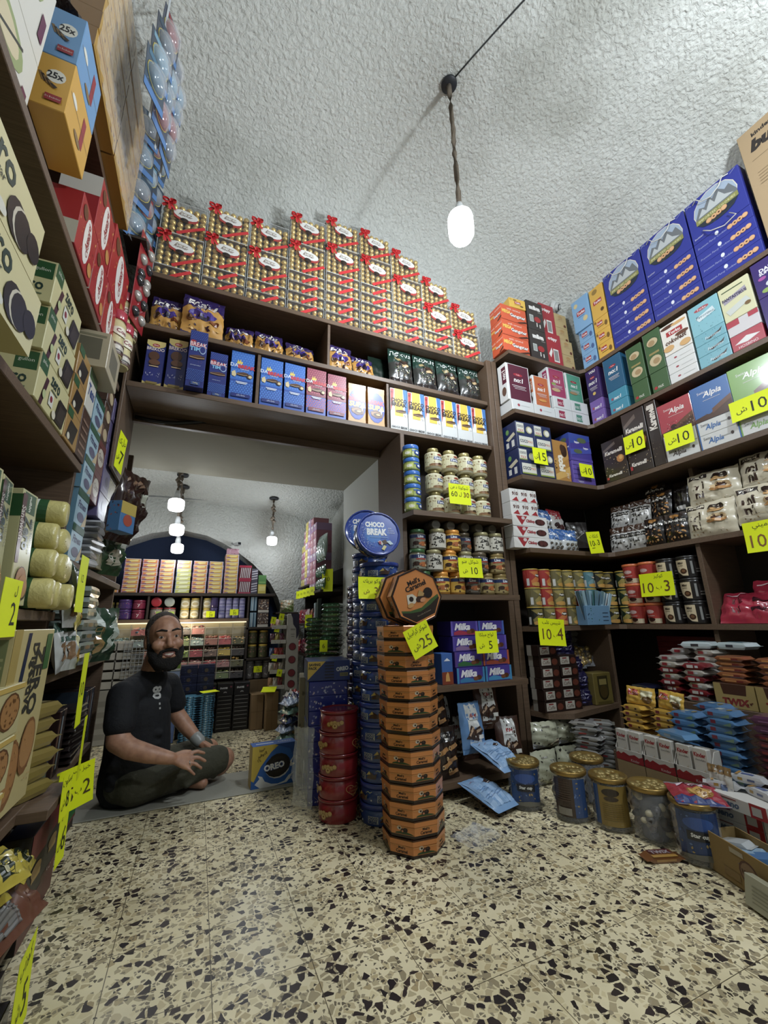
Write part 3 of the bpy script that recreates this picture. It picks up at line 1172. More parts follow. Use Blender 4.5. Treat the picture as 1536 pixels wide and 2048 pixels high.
# mixed jars, second shelf
A_cow = [('d', 20, 5, .05, ['1d1a18', '2c2620', 'e8e4da'], (.02, .05, .98, .95)), P_('Choc', .5, .68, .22, '15110e', b=.04), P_('OH!', .62, .42, .2, '15110e', b=.04)]
A_lino = [('r', 0, .72, 1, .95, '27345f'), P_('Lino', .5, .83, .2, 'e8ecf6', b=.04), ('r', .3, .62, .7, .7, 'b23a2a'), ('e', .3, .35, .14, .14, '3a2316'), ('e', .6, .3, .2, .16, 'b5652a'), ('e', .78, .42, .12, .12, '5c3a20'), ('d', 10, 6, .04, ['e8d9a0', '3c2415', '7c4a22'], (.05, .04, .95, .3))]
kinds = {'w': ('6d6658', 'a39a6a', A_cow, 'cfcabb', 'black and white cow pattern jar'), 'y': ('c98c1e', 'e89a1c', A_lino, 'e0b02c', 'yellow hazelnut spread jar'), 'g': ('57503c', '3f6b3a', A_lino, '8a8a78', 'dark jar with green lid'),
         'k': ('4a4238', '6a5c44', A_lino, '6f675a', 'dull brown spread jar'), 'o': ('8f7a44', 'a3894c', A_lino, 'a08c54', 'dull gold spread jar')}
JJ = {k: jar(.051, .128, v[0], M(v[1], .35, .25), v[2], .16, .88, v[3], (.1, .76), span=2.9) for k, v in kinds.items()}
rows = [[(1.165, 'g'), (1.285, 'y'), (1.39, 'y'), (1.50, 'k'), (1.605, 'o'), (1.71, 'o')], [(1.135, 'g'), (1.245, 'w'), (1.35, 'y'), (1.46, 'w'), (1.57, 'k'), (1.70, 'o')], [(1.165, 'g'), (1.275, 'w'), (1.38, 'y'), (1.49, 'k'), (1.595, 'w'), (1.70, 'w')]]
names = ('bottom', 'second', 'third')
for k, rw in enumerate(rows):
    for i, (x, kd) in enumerate(rw):
        T('spread_jar', f'{kinds[kd][4]} in the {names[k]} layer, {nth(i, 6, "left", "right")}', 'jar', JJ[kd], (x, 2.105 + (.05 if k == 2 and kd in 'gk' else 0), 1.0215 + .1285 * k), rnd.uniform(-35, 25), 'mixed spread jars')
JL = jar(.0305, .11, '5d5648', '4a4032', (), .16, .9)
for i, x in enumerate((1.27, 1.375, 1.48, 1.585, 1.69)):
    T('spread_jar', f'jar lying on its side atop the mixed jars, {nth(i, 5, "left", "right")}', 'jar', JL, (x, 2.10, 1.0215 + .1285 * 3 + .032), 0, 'mixed spread jars', rx=-88)

# ---- bars in open display cartons, third shelf
def display(w, d, h, col, front, inner, bar_art, lipc=None):
    """open-fronted display carton tilted back with bars inside"""
    mb = MB()
    m = M(col)
    t = .003
    mb.box(-w / 2, w / 2, 0, d, 0, t, m)
    mb.box(-w / 2, w / 2, d - t, d, 0, h, m)
    for s_ in (-1, 1):
        x0 = s_ * w / 2
        a, b = min(x0, x0 - s_ * t), max(x0, x0 - s_ * t)
        extr_yz(mb, [(0, 0), (d, 0), (d, h), (.02, h), (0, h * .45)], a, b, m)
    mb.box(-w / 2, w / 2, 0, t, 0, h * .42, m)
    art(mb, front, w, h * .42, lambda x, z, k: (x - w / 2, -EPS * k, z))
    P = Proto(mb.mesh('display_carton'))
    return P


def extr_yz(mb, poly, x0, x1, m):
    k = len(poly)
    vs = [(x0, y, z) for y, z in poly] + [(x1, y, z) for y, z in poly]
    mb.faces(vs, [tuple(range(k)), tuple(range(k, 2 * k))[::-1]] + [(i, k + i, k + (i + 1) % k, (i + 1) % k) for i in range(k)], m)


PUR = '4b3a9c'
def A_milka(c2, c3):
    return [('r', 0, 0, 1, 1, PUR), ('r', 0, 0, .07, 1, c2), ('r', .93, 0, 1, 1, c2), ('p', [(.1, .05), (.95, .05), (.95, .35), (.6, .25), (.3, .38), (.1, .25)], c3), P_('Milka', .42, .62, .48, 'f2f0f6', b=.04, s=.3, w=.7),
            ('e', .78, .32, .1, .16, '5a3018'), ('e', .66, .26, .09, .13, '7a4526')]
mil = [('3a8fc4', '2f7fb5'), ('5a3f8c', '2f6a3a'), ('5a4aa8', '8a6a9c'), ('6a5ac0', 'a82c4a')]
mil2 = [('3a8fc4', '3a8fc4'), ('b5542c', 'a8482c'), ('6a5ac0', '54459c'), ('4a6ac0', '3a4f9c')]
for k in range(4):
    for j, src in enumerate((mil, mil2)):
        c2, c3 = src[k]
        w = .185
        P = carton(w, .15, .08, PUR, A_milka(c2, c3), top=[('r', 0, .3, 1, 1, '2a2258')], left=[('r', 0, 0, 1, 1, '3d3088')])
        T('chocolate_carton', f'purple carton of chocolate bars, {("bottom", "second", "third", "top")[k]} tier, {("left", "right")[j]} of two', 'carton', P,
          (1.415 + .19 * j + .01 * (3 - k) * 0, 2.05 + .012 * k, .5415 + .083 * k), rnd.uniform(-1, 1), 'purple chocolate cartons')
T('chocolate_carton', 'blue and orange upright carton left of the purple cartons', 'carton', carton(.07, .1, .16, '3a6ab5', [('r', 0, 0, 1, .4, '8a3a1c'), ('p', [(.3, .1), (.7, .1), (.6, .35), (.5, .4), (.35, .3)], 'd9a24c'), ('p', [(.2, .75), (.8, .75), (.5, .85)], 'e8ecf4')]), (1.27, 2.06, .5415), 0)

# ---- bags on the bottom shelf
BRN = '4a2d20'
def A_kagi(bg, white=True):
    return [('r', .24, .18, .76, .98, 'dfe0dc'), ('r', 0, 0, 1, .1, bg), P_('Kägi', .5, .72, .1, 'b0222c', b=.04, s=.2, w=.44), ('r', .3, .635, .7, .65, 'a3a39c'), ('p', [(.12, .3), (.35, .55), (.5, .46), (.7, .52), (.86, .4), (.6, .22), (.3, .28)], '3d241a'),
            ('p', [(.2, .36), (.4, .52), (.45, .48), (.26, .33)], 'c7a482'), ('p', [(.5, .42), (.72, .48), (.76, .44), (.54, .36)], 'c7a482'), ('r', .62, .26, .86, .34, 'e6e4dc'), ('r', .34, .12, .6, .135, 'a3a39c')]
def A_roll():
    return [('r', .12, .72, .88, .9, '1a1210'), P_('ערגליות', .5, .84, .06, 'efe9dc', b=.03), P_('שקד', .5, .76, .06, 'efe9dc', b=.03)] + \
           [x for u, v, a in ((.3, .52, .4), (.6, .40, -.3), (.4, .25, .6), (.7, .6, .2), (.65, .18, -.5)) for x in
            (('p', [(u - .2, v + a * .06), (u + .14, v + .07 + a * .1), (u + .2, v - .0 + a * .1), (u - .14, v - .08 + a * .06)], 'b98445'), ('e', u - .17, v, .055, .045, 'e0bd80'), ('e', u - .17, v, .03, .025, '3c2415'))]
KG = lambda bg, s: pouch(.16, .25, .07, bg, A_kagi(bg), seed=s, sealcol=None, seal=.05, narrow=.06, coat=.25, rough=.4)
RB = lambda s: pouch(.15, .24, .07, '2c1c14', A_roll(), seed=s, sealcol=None, coat=.5)
zb = .0865
T('wafer_bag', 'brown wafer roll bag with gold rolls, upper one beside the octagonal tins', 'bag', RB(41), (1.235, 2.09, .315), 8, 'wafer roll bags', rx=-14)
T('wafer_bag', 'brown wafer roll bag with gold rolls, lower one on the bottom shelf', 'bag', RB(42), (1.255, 2.045, zb), 6, 'wafer roll bags', rx=-6)
T('wafer_bag', 'light blue and white chocolate wafer bag standing on the bottom shelf', 'bag', KG('5f8fc4', 43), (1.43, 2.045, .185), 6, 'chocolate wafer bags', rx=-8)
T('wafer_bag', 'brown and white chocolate wafer bag, highest on the bottom shelf', 'bag', KG(BRN, 44), (1.565, 2.10, .275), -6, 'chocolate wafer bags', rx=-6)
T('wafer_bag', 'brown and white chocolate wafer bag, low behind the leftmost festive jar', 'bag', KG(BRN, 45), (1.665, 2.05, zb), -10, 'chocolate wafer bags', rx=-8)
A_back = [('r', .04, .1, .96, .96, '8fb4dc'), ('r', .6, .62, .82, .7, '3d241a'), ('r', .62, .64, .8, .66, 'e6e4dc'), ('p', [(.55, .70), (.8, .78), (.85, .74), (.6, .66)], '3d241a'), ('r', .1, .55, .45, .56, '5a86ba'), ('r', .1, .5, .5, .51, '5a86ba'), ('r', .1, .45, .42, .46, '5a86ba'),
          ('r', .1, .35, .8, .36, '5a86ba'), ('r', .1, .30, .8, .31, '5a86ba'), ('r', .1, .8, .4, .81, 'a8404c')]
BK = lambda s: pouch(.165, .25, .07, '7ea8d6', A_back, seed=s, seal=.06, coat=.2, rough=.45, back=BRN)
T('wafer_bag', 'light blue bag lying flat with its back up on the bottom shelf edge', 'bag', BK(46), (1.50, 1.83, .155), 8, 'chocolate wafer bags', rx=-72)
T('wafer_bag', 'light blue bag lying on the floor under the bottom shelf', 'bag', BK(47), (1.40, 1.78, .02), 14, 'chocolate wafer bags', rx=-76)
T('wafer_bag', 'dark wafer bag in shadow at the back of the bottom shelf', 'bag', KG('3a3029', 48), (1.36, 2.26, .2), 0, 'chocolate wafer bags', rx=-4)
for k, (x, zz) in enumerate(((1.30, .0865), (1.44, .0865), (1.57, .0865))):
    T('wafer_bag', f'dark wafer bag lying under the standing bags, {nth(k, 3, "left", "right")}', 'bag', KG(BRN, 50 + k), (x, 2.25, zz), 0, 'chocolate wafer bags', rx=-5)

# ================================================================== corner shelves, goods facing the room
XR = 2.652
BZ = .0015
def boxR(name, lb, cat, P, y, z, x=XR, rz=0, g=None, rx=0):
    T(name, lb, cat, P, (x, y, z), FR + rz, g, rx=rx)


def boxB(name, lb, cat, P, x, z, y=2.03, rz=0, g=None, rx=0):
    T(name, lb, cat, P, (x, y, z), rz, g, rx=rx)


# top shelf (z 2.79)
Z6, Z5, Z4, Z3, Z2, Z1 = 2.7915, 2.3115, 1.8215, 1.3215, .8315, .3415
A_or = [('r', 0, .0, 1, .04, 'b8461a'), P_('with caramel', .5, .8, .13, 'f2d9c8'), P_('MEGA', .2, .56, .24, 'f0c53a', b=.05, w=.34), P_('Gangster', .64, .40, .3, '2c1410', b=.08, w=.62), P_('Gangster', .64, .41, .3, 'f4ece6', b=.03, w=.62), ('p', [(.6, .05), (.95, .25), (1, .15), (.7, .02)], '4a2718')]
OR = carton(.245, .13, .135, 'd9541f', A_or, left=A_or)
for k in range(3):
    boxB('sweet_carton', f'bright orange carton, {("bottom", "middle", "top")[k]} of three at the corner of the top shelf', 'carton', OR, 2.008 + .004 * k, Z6 + .136 * k, 2.035, -.5 + k * .5, 'orange cartons')
A_ye = [P_('10', .1, .82, .18, '5c3a1a'), ('r', .32, .42, .70, .68, 'b3262b'), P_('Torku', .51, .55, .16, 'f4f4f4', b=.03, w=.34), ('e', .35, .8, .12, .1, '9c7a2a'), ('e', .75, .25, .1, .08, '6a4a22'), ('r', .3, .3, .7, .325, '7c5f22')]
boxB('biscuit_carton', 'single yellow carton lying on the orange cartons', 'carton', carton(.15, .20, .085, 'e3b52b', A_ye, left=A_ye), 2.06, Z6 + .409, 2.03, -4)
A_mm = [P_('m&m', .5, .78, .16, 'e8e4de', b=.08, s=-.1), P_('choco', .8, .66, .04, 'c9c4bc'), ('e', .6, .38, .2, .1, 'a82326'), ('r', .12, .26, .36, .5, 'cdd0cc'), ('r', .14, .28, .34, .48, '9aa09a'), ('r', .5, .12, .56, .26, 'd9d4cc'), ('r', .68, .1, .74, .22, 'd9d4cc')]
A_mm2 = [P_('crispy', .45, .80, .13, 'e8dcd8', b=.05, s=.2), ('r', .4, .1, .75, .5, 'e2dfd8'), ('r', .44, .14, .71, .46, '8a8a86'), ('p', [(.08, .3), (.3, .52), (.34, .4), (.2, .2)], 'e2dfd8')]
for k in range(2):
    boxB('sweet_carton', f'black sweet carton on the top shelf, {("lower", "upper")[k]} of two', 'carton', carton(.165, .13, .265, '3a3431', A_mm), 2.237, Z6 + .266 * k, 2.035, 0, 'black sweet cartons')
    boxB('sweet_carton', f'red sweet carton beside the black cartons, {("lower", "upper")[k]} of two', 'carton', carton(.155, .13, .29 if k == 0 else .30, 'a8202e', A_mm2), 2.402 + .005 * k, Z6 + .291 * k, 2.04 + .03 * k, 0, 'red sweet cartons')
A_tan = [('p', [(.3, .8), (.5, .9), (.7, .8), (.65, .7), (.35, .7)], 'b08a4c'), P_('gofret', .5, .62, .12, '9c5a3a'), ('r', .2, .5, .8, .52, 'a88c54'), ('e', .8, .2, .1, .1, '6a3a22')]
for k in range(4):
    boxB('biscuit_carton', f'plain tan carton in the top corner, {nth(k, 4, "bottom", "top")}', 'carton', carton(.13, .13, .135, 'b9a068', A_tan), 2.553, Z6 + .136 * k, 2.05 + .02 * (k > 1), 0, 'plain tan cartons')
A_lb = [('e', .25, .82, .12, .07, 'd9c68a'), ('r', .25, .46, .75, .6, 'b3262b'), P_('Torku', .5, .53, .085, 'f4f4f4', b=.03, w=.44), ('e', .72, .28, .14, .08, 'd9c68a'), ('r', .3, .40, .7, .415, '3f6a9c')]
def A_tk(dark):
    return [('r', .2, .45, .6, .75, 'b3262b'), P_('Torku', .4, .6, .2, 'f4f4f4', b=.03, w=.36), ('e', .82, .35, .1, .2, dark), ('e', .12, .8, .06, .12, dark), ('r', .25, .3, .7, .34, dark)]
LB, YE = '7fb0da', 'e0ae2a'
for k in range(3):
    boxR('biscuit_carton', f'light blue carton on the right top shelf, {("bottom", "second", "third")[k]} of four', 'carton', carton(.13, .16, .11, LB, A_tk('4a6a9c')), 1.935, Z6 + .111 * k, g='light blue biscuit cartons')
boxR('biscuit_carton', 'tall light blue carton standing on the light blue stack', 'carton', carton(.15, .15, .29, LB, A_lb, left=A_lb), 1.94, Z6 + .334, 2.64, 3, 'light blue biscuit cartons')
for k in range(3):
    boxR('biscuit_carton', f'yellow carton beside the big navy boxes, {("bottom", "second", "third")[k]} of four', 'carton', carton(.125, .16, .11, YE, A_tk('7c5a1c')), 1.795, Z6 + .111 * k, g='yellow biscuit cartons')
boxR('biscuit_carton', 'tall yellow carton standing on the yellow stack', 'carton', carton(.122, .15, .28, YE, [('e', .4, .86, .2, .08, '9c7a2a'), ('r', .2, .45, .8, .58, 'b3262b'), P_('Torku', .5, .515, .08, 'f4f4f4', b=.03, w=.5), ('e', .75, .2, .12, .06, '5c4218')]), 1.795, Z6 + .334, g='yellow biscuit cartons')
NB = '2b3596'
def cookies(u, v, s, asp):
    out = []
    for k in range(4):
        out += [('e', u + k * s * 1.7, v + k * s * .1, s, s * asp, 'c98f5a'), ('e', u + k * s * 1.7, v + k * s * .1 + s * asp * .1, s * .86, s * asp * .84, 'dba873')]
        if k in (1, 2):
            out += [('e', u + k * s * 1.7, v + k * s * .1, s * .35, s * asp * .35, '5a3418')]
    return out


A_big = [('e', .52, .58, .40, .40, 'd9d2c0'), ('e', .52, .58, .385, .385, '9fb0c4'), ('p', [(.15, .5), (.25, .72), (.34, .66), (.44, .82), (.5, .72), (.6, .85), (.72, .7), (.8, .76), (.9, .52), (.9, .46), (.15, .44)], '6d7276'),
         ('p', [(.2, .5), (.3, .66), (.36, .56), (.46, .74), (.52, .6), (.62, .76), (.7, .6), (.84, .5)], 'b7bcbc'), ('r', .14, .36, .90, .47, '8a8a44'), ('p', [(.15, .36), (.90, .36), (.8, .24), (.66, .19), (.52, .18), (.36, .2), (.24, .25)], '27303c'),
         P_('IMPORTED COOKIES', .52, .415, .05, 'e6dfb0', w=.66)] + cookies(.36, .3, .055, 1) + [('l', .04, .96, .14, .9, .006, 'aab2d0'), ('l', .04, .9, .12, .97, .006, 'aab2d0'), ('l', .96, .96, .86, .9, .006, 'aab2d0'), P_('butter', .14, .08, .045, 'c9cbe0')]
A_flat = [P_('Premium Fancy Cookies', .32, .42, .2, 'aab2d8', s=.2, w=.52), ('e', .42, .72, .035, .17, 'dfe2ea')] + cookies(.64, .45, .05, 3.7)
rope = M('d9d6cc', .6)
for c, y in enumerate((1.575, 1.27, .965)):
    for k in range(4):
        boxR('cookie_box', f'navy cookie box lying flat, {ORD[k]} from bottom, {("left", "middle", "right")[c]} stack', 'box', carton(.298, .30, .0815, NB, A_flat), y, Z6 + .082 * k, g='navy cookie boxes')
    P = carton(.296, .08, .30, NB, A_big)
    o = T('cookie_box', f'navy cookie box with castle picture standing upright, {("left", "middle", "right")[c]} stack', 'box', P, (XR, y, Z6 + .329), FR, 'navy cookie boxes')
    m2 = MB()
    m2.tube([(-.1, -.004, .27), (-.075, -.012, .285), (-.05, -.015, .24), (0, -.016, .22), (.05, -.014, .25), (.07, -.01, .29), (.1, -.004, .285)], .0032, rope, 5)
    h_ = obj('cord_handle', m2.mesh('cord_handle'), o)
    m2 = MB()
    m2.tube([(-.08, -.006, .05), (-.04, -.02, .0), (.03, -.03, -.04), (.09, -.02, -.015), (.06, -.012, .03)], .0032, rope, 5)
    if c == 2:
        obj('cord_handle', m2.mesh('cord_handle'), o)
A_bu = [P_('kinder', .3, .93, .035, '2c2420', b=.04, w=.4), P_('bueno', .46, .84, .1, '2c2420', b=.06, s=.25, w=.8), ('r', .1, .72, .8, .725, '8a7350')] + [('r', .12, .60 - .025 * i, .72 - (i % 3) * .1, .605 - .025 * i, '8a7350') for i in range(5)] + \
       [P_('kinder', .4, .40, .035, '2c2420', b=.04, w=.4), P_('bueno', .56, .31, .1, '2c2420', b=.06, s=.25, w=.8), ('r', .1, .18, .8, .185, '8a7350')]
boxR('cardboard_box', 'tall brown cardboard box with black script at the right frame edge', 'box', carton(.36, .34, .78, 'a88d65', A_bu, rough=.8), .61, Z6)

# second shelf (z 2.31): corner side
A_no = lambda: [('e', .5, .72, .2, .04, 'a8202e'), P_('Torku', .5, .72, .03, 'f4f4f4', w=.3), P_('no:1', .5, .57, .13, 'f0ece8', b=.03, s=.15, w=.8), ('r', .2, .40, .8, .415, 'd9cfd0'), ('r', .25, .36, .75, .372, 'd9cfd0'), ('r', .3, .32, .8, .33, 'd9cfd0')]
def no1(w, d, h, c, inner, lb, x, z, y=2.04, rz=0):
    P = carton(w, d, h, 'dfe0de', [('r', .1, .02, .96, .98, c)] + inner, left=[('r', .45, .45, .95, .9, c), P_('no:1', .7, .68, .12, 'f0ece8', b=.03, rot=90, w=.4), ('e', .6, .25, .25, .12, '6a4a3a')], right=[])
    boxB('chocolate_carton', lb, 'carton', P, x, z, y, rz, 'cartons standing in the corner')


no1(.215, .09, .30, '5d1f33', A_no(), 'white and maroon carton standing at the post end of the corner shelf', 2.00, Z5 + .084, 2.05)
no1(.155, .09, .255, 'c4652a', A_no() + [('e', .5, .2, .25, .04, 'd9953a')], 'white and orange carton standing right of the maroon one', 2.215, Z5 + .084, 2.05)
no1(.175, .09, .25, 'a83a62', A_no() + [('e', .4, .25, .25, .06, 'c7a878'), ('e', .3, .45, .14, .04, '8fa84a')], 'white and pink wavy carton standing in the corner', 2.385, Z5 + .197, 2.05)
no1(.175, .09, .245, '4f9c82', A_no() + [('e', .4, .3, .25, .05, 'a8865a')], 'white and mint carton standing in the corner', 2.568, Z5 + .197, 2.05, 2)
def lowbox(x, z, w, c, lb):
    boxB('chocolate_carton', lb, 'carton', carton(w, .16, .0825 if c is None else .0965, 'd5d7d6', ([('e', .3, .5, .06, .14, 'a8404c'), ('r', .4, .48, .8, .52, 'b0b2b0')] if c is None else [('r', .2, .2, .55, .8, c), P_('no:1', .38, .5, .4, 'f0ece8', w=.3)])), x, z, 2.035, 0, 'white cartons lying in the corner')


lowbox(2.005, Z5, .2, None, 'white flat carton under the maroon carton')
lowbox(2.21, Z5, .2, None, 'white flat carton under the orange carton')
for k in range(2):
    lowbox(2.402, Z5 + .098 * k, .175, 'a02a4a', f'white flat carton with red square, {("lower", "upper")[k]} one')
    lowbox(2.58, Z5 + .098 * k, .173, '4a8a72', f'white flat carton with green square, {("lower", "upper")[k]} one')
# right side
def rbox(name, lb, w, h, y, z, col, a, d=.15, left=(), g=None, rz=0, x=XR):
    boxR(name, lb, 'carton', carton(w, d, h, col, a, left=left), y, z, x, rz, g)


rbox('chocolate_carton', 'purple carton standing on two lilac flat ones', .112, .262, 1.945, Z5 + .182, '3f2a66', A_no() + [P_('YOU', .55, .9, .08, 'f0ece8', b=.04), ('e', .5, .2, .12, .05, 'd9b54c')])
for k in range(2):
    rbox('chocolate_carton', f'lilac flat carton under the purple one, {("lower", "upper")[k]}', .112, .09, 1.945, Z5 + .091 * k, '7a5aa8', [P_('no:1', .6, .3, .3, 'f0ece8', b=.03, s=.2), ('e', .25, .3, .08, .12, 'a8404c')])
rbox('chocolate_carton', 'teal blue carton standing on two blue flat ones', .142, .27, 1.77, Z5 + .172, '1f5f82', A_no(), left=[('r', 0, 0, 1, 1, 'dfe0de')])
for k in range(2):
    rbox('chocolate_carton', f'blue flat carton under the teal one, {("lower", "upper")[k]}', .142, .085, 1.77, Z5 + .086 * k, '3a92ac', [P_('no:1', .5, .3, .3, 'f0ece8', b=.03, s=.2), ('e', .2, .3, .06, .12, 'a8404c')])
A_gr = [('e', .5, .72, .36, .13, '2d5230'), ('e', .5, .72, .33, .1, 'c7b48a'), ('e', .45, .7, .2, .07, 'a88a5c'), ('r', .2, .42, .8, .47, '9a8a4c'), ('e', .5, .25, .36, .13, 'c7b48a'), ('e', .55, .24, .2, .07, 'a88a5c')]
for j, (y, hh) in enumerate(((1.60, .275), (1.468, .30))):
    rbox('chocolate_carton', f'dark green nut carton, {("left", "right")[j]} one of two standing', .112, hh, y, Z5 + .142, '3d6238', A_gr, left=[('r', 0, 0, 1, 1, 'dfe0de')])
    rbox('chocolate_carton', f'dark green carton lying under the {("left", "right")[j]} nut carton', .112, .14, y, Z5, '3d6238', [('e', .2, .2, .1, .08, 'b3262b'), P_('nut', .5, .2, .16, 'e8e4d8', w=.3)], left=[('r', 0, 0, .3, 1, 'dfe0de')])
A_cf = [('e', .3, .9, .28, .06, '5a3320'), ('e', .7, .88, .28, .05, 'd9a862'), ('r', .2, .58, .8, .74, 'b3262b'), P_('Torku', .5, .66, .1, 'f4f0ec', b=.03, w=.5), P_('cokofest', .5, .4, .16, '5a3320', s=.25, w=.8, b=.03), ('e', .75, .5, .25, .06, '6a3a22'), ('e', .2, .2, .2, .1, 'd9a862'), ('e', .8, .15, .2, .1, 'd9a862')]
rbox('chocolate_carton', 'cream carton with brown script standing on three white flat ones', .165, .215, 1.325, Z5 + .200, 'e8e2d6', A_cf)
for k in range(3):
    rbox('chocolate_carton', f'plain white flat carton under the cream one, {("lowest", "middle", "highest")[k]}', .165, .065, 1.325, Z5 + .066 * k, 'dcdcd8', [('e', .35, .5, .06, .1, 'a8404c'), ('r', .5, .4, .9, .46, 'c0c0bc')])
A_tq = [('e', .45, .8, .25, .06, 'b04a52'), P_('Torku', .45, .8, .07, 'f4f4f4', w=.36), ('p', [(.2, .55), (.8, .68), (.85, .5), (.3, .4)], 'cfe0e4'), P_('Favorimo', .52, .55, .09, '3a4a5a', s=.2, w=.6), ('d', 22, 3, .015, '2f5a68', (.05, .05, .95, .5))]
A_tq2 = [('p', [(.35, .3), (.8, .55), (.92, .75), (.85, .45), (.5, .2)], '3a2a24'), P_('Favorimo', .6, .4, .22, 'e6eef0', s=.2, w=.5), ('d', 12, 3, .015, '2f5a68')]
rbox('chocolate_carton', 'turquoise carton standing on three turquoise flat ones', .165, .20, 1.148, Z5 + .219, '7fbcc8', A_tq)
for k in range(3):
    rbox('chocolate_carton', f'turquoise flat carton, {("lowest", "middle", "highest")[k]} of three', .165, .0725, 1.148, Z5 + .073 * k, '6fb0be', A_tq2)
A_lm = [('r', .1, .84, .8, .87, '4a5a3a'), ('p', [(.1, .62), (.85, .74), (.85, .6), (.1, .5)], 'a39aa8'), P_('FANTASTIKUS', .47, .62, .12, '3a2f52', b=.04, w=.8), ('p', [(.1, .3), (.8, .45), (.9, .3), (.2, .14)], 'c9cdc4'), ('e', .8, .25, .1, .05, '7a5a2c')]
rbox('chocolate_carton', 'pale yellow carton with two white labels standing upright', .15, .225, .985, Z5 + .193, 'd6d2a4', A_lm)
rbox('chocolate_carton', 'red flat carton under the pale yellow one', .15, .095, .985, Z5, 'b3263a', [('p', [(.1, .4), (.5, .7), (.9, .5), (.5, .3)], 'dfdcd8'), P_('HOSBINO', .5, .15, .16, 'f0e0e0', w=.6)])
rbox('chocolate_carton', 'red and white flat carton between the pale yellow and red ones', .15, .095, .985, Z5 + .096, 'cfc9c9', [('r', 0, .6, .4, 1, 'b3263a'), ('r', .7, .7, 1, 1, 'b3263a')])
A_dm = [P_('DAIRY', .5, .72, .1, 'e8e4f0', b=.04), P_('SUPERME', .5, .62, .08, 'e8e4f0', b=.04), ('e', .25, .5, .12, .05, 'a84a9c'), ('e', .6, .3, .3, .1, 'cfcfd6'), ('e', .3, .15, .15, .06, '8aa84a')]
for k in range(2):
    rbox('chocolate_carton', f'purple milk carton at the right frame edge, {("lower", "upper")[k]} of two', .15, .22, .82, Z5 + .221 * k, '3a2670', A_dm)

# third shelf (z 1.82)
A_coco = [('r', .04, .52, .46, .96, '1b2a55'), ('r', .03, .56, .44, .95, 'd9d8cc'), P_('COCO', .235, .82, .16, '2a2f4a', b=.03, w=.34), P_('MAX', .25, .66, .12, 'c9653a', w=.3), ('r', .03, .56, .44, .60, '8a9c3a'), ('e', .72, .72, .18, .14, 'b9b48a'), ('e', .74, .72, .12, .1, 'e6e4d6'),
          ('r', .1, .05, .88, .44, 'd9d8cc'), P_('COCO', .36, .26, .22, '2a2f4a', b=.03, w=.44), P_('MAX', .72, .26, .2, 'c9653a', w=.26), ('r', .1, .05, .88, .10, '8a9c3a')]
A_cs = [('e', .35, .72, .12, .1, '6a9c4a'), ('p', [(.2, .45), (.8, .62), (.9, .5), (.4, .36)], 'cfc7a8'), ('r', .2, .12, .4, .32, 'd9d9d4'), ('r', .6, .1, .8, .34, 'd9d9d4')]
for k in range(2):
    for j in range(2):
        boxB('sweet_carton', f'navy coconut carton, {("lower", "upper")[k]} {("left", "right")[j]} of the four', 'carton', carton(.16, .14, .2, '1c2a58', A_coco, left=A_cs), 1.995 + .161 * j, Z4 + .201 * k, 2.035, 0, 'navy coconut cartons')
A_tobi = [('p', [(.0, .3), (.0, .5), (1, .8), (1, .6)], 'c9953f'), ('p', [(.0, .0), (.0, .15), (1, .4), (1, .2)], 'd9a94f'), ('e', .72, .76, .2, .15, '3c2518'), ('e', .62, .82, .14, .1, '4a2e1e'), P_('tobi', .48, .45, .2, 'f2ead8', b=.06, rot=-90, w=.5), P_('joy', .8, .16, .1, 'f2ead8', rot=-90), ('d', 6, 3, .05, '3c2518', (.0, .3, .15, .5))]
boxB('sweet_carton', 'gold and brown carton between the navy and purple ones', 'carton', carton(.155, .1, .32, 'b9822e', A_tobi), 2.325, Z4, 2.05, 2)
A_pp = [('p', [(.0, .6), (1, .8), (1, 1), (0, 1)], '3a4fa8'), ('e', .6, .78, .22, .1, '5c6a4a'), P_('luppo', .35, .68, .1, 'e6e2f2', b=.05, w=.5), ('p', [(0, .2), (1, .35), (1, .55), (0, .4)], '4a55b5'), P_('luppo', .75, .5, .1, 'e6e2f2', b=.05, w=.44), ('e', .35, .35, .2, .08, '5c6a4a'), ('r', 0, 0, 1, .1, '5a48a8')]
boxB('sweet_carton', 'purple carton with biscuit pictures, upper of two in the corner', 'carton', carton(.215, .13, .22, '4a3f9c', A_pp, left=A_pp), 2.525, Z4 + .181, 2.04, 0, 'purple biscuit cartons')
boxB('sweet_carton', 'lilac striped carton under the purple one', 'carton', carton(.215, .13, .18, '6a55b0', [('r', 0, .2 * i, 1, .2 * i + .03, '4a3f8c') for i in range(5)] + [P_('luppo', .3, .1, .12, 'e6e2f2', w=.4)]), 2.525, Z4, 2.04, 0, 'purple biscuit cartons')
A_bk = [('p', [(.05, .8), (.6, .93), (.62, .86), (.05, .74)], '6a5a50'), P_('Karamelli', .5, .70, .1, 'e6dcd0', b=.05, w=.8, s=.2), ('r', .35, .42, .7, .56, '2a1c14'), ('e', .75, .48, .16, .09, 'c98032'), ('e', .78, .5, .08, .05, 'e6b055'), ('d', 34, 5, .022, ['e6d3a8', 'cfae74'], (.04, .05, .96, .7)), P_('Karamelli', .45, .14, .07, 'e6dcd0', b=.05, w=.66, s=.2), ('r', .06, .06, .16, .12, 'b3262b')]
boxR('sweet_carton', 'dark brown almond carton, shorter one beside the purple carton', 'carton', carton(.18, .14, .31, '2f211b', A_bk, coat=.4), 1.875, Z4, g='dark brown almond cartons')
boxR('sweet_carton', 'tall dark brown almond carton behind the note reading ten', 'carton', carton(.165, .13, .45, '2f211b', A_bk, coat=.4), 1.695, Z4, g='dark brown almond cartons')
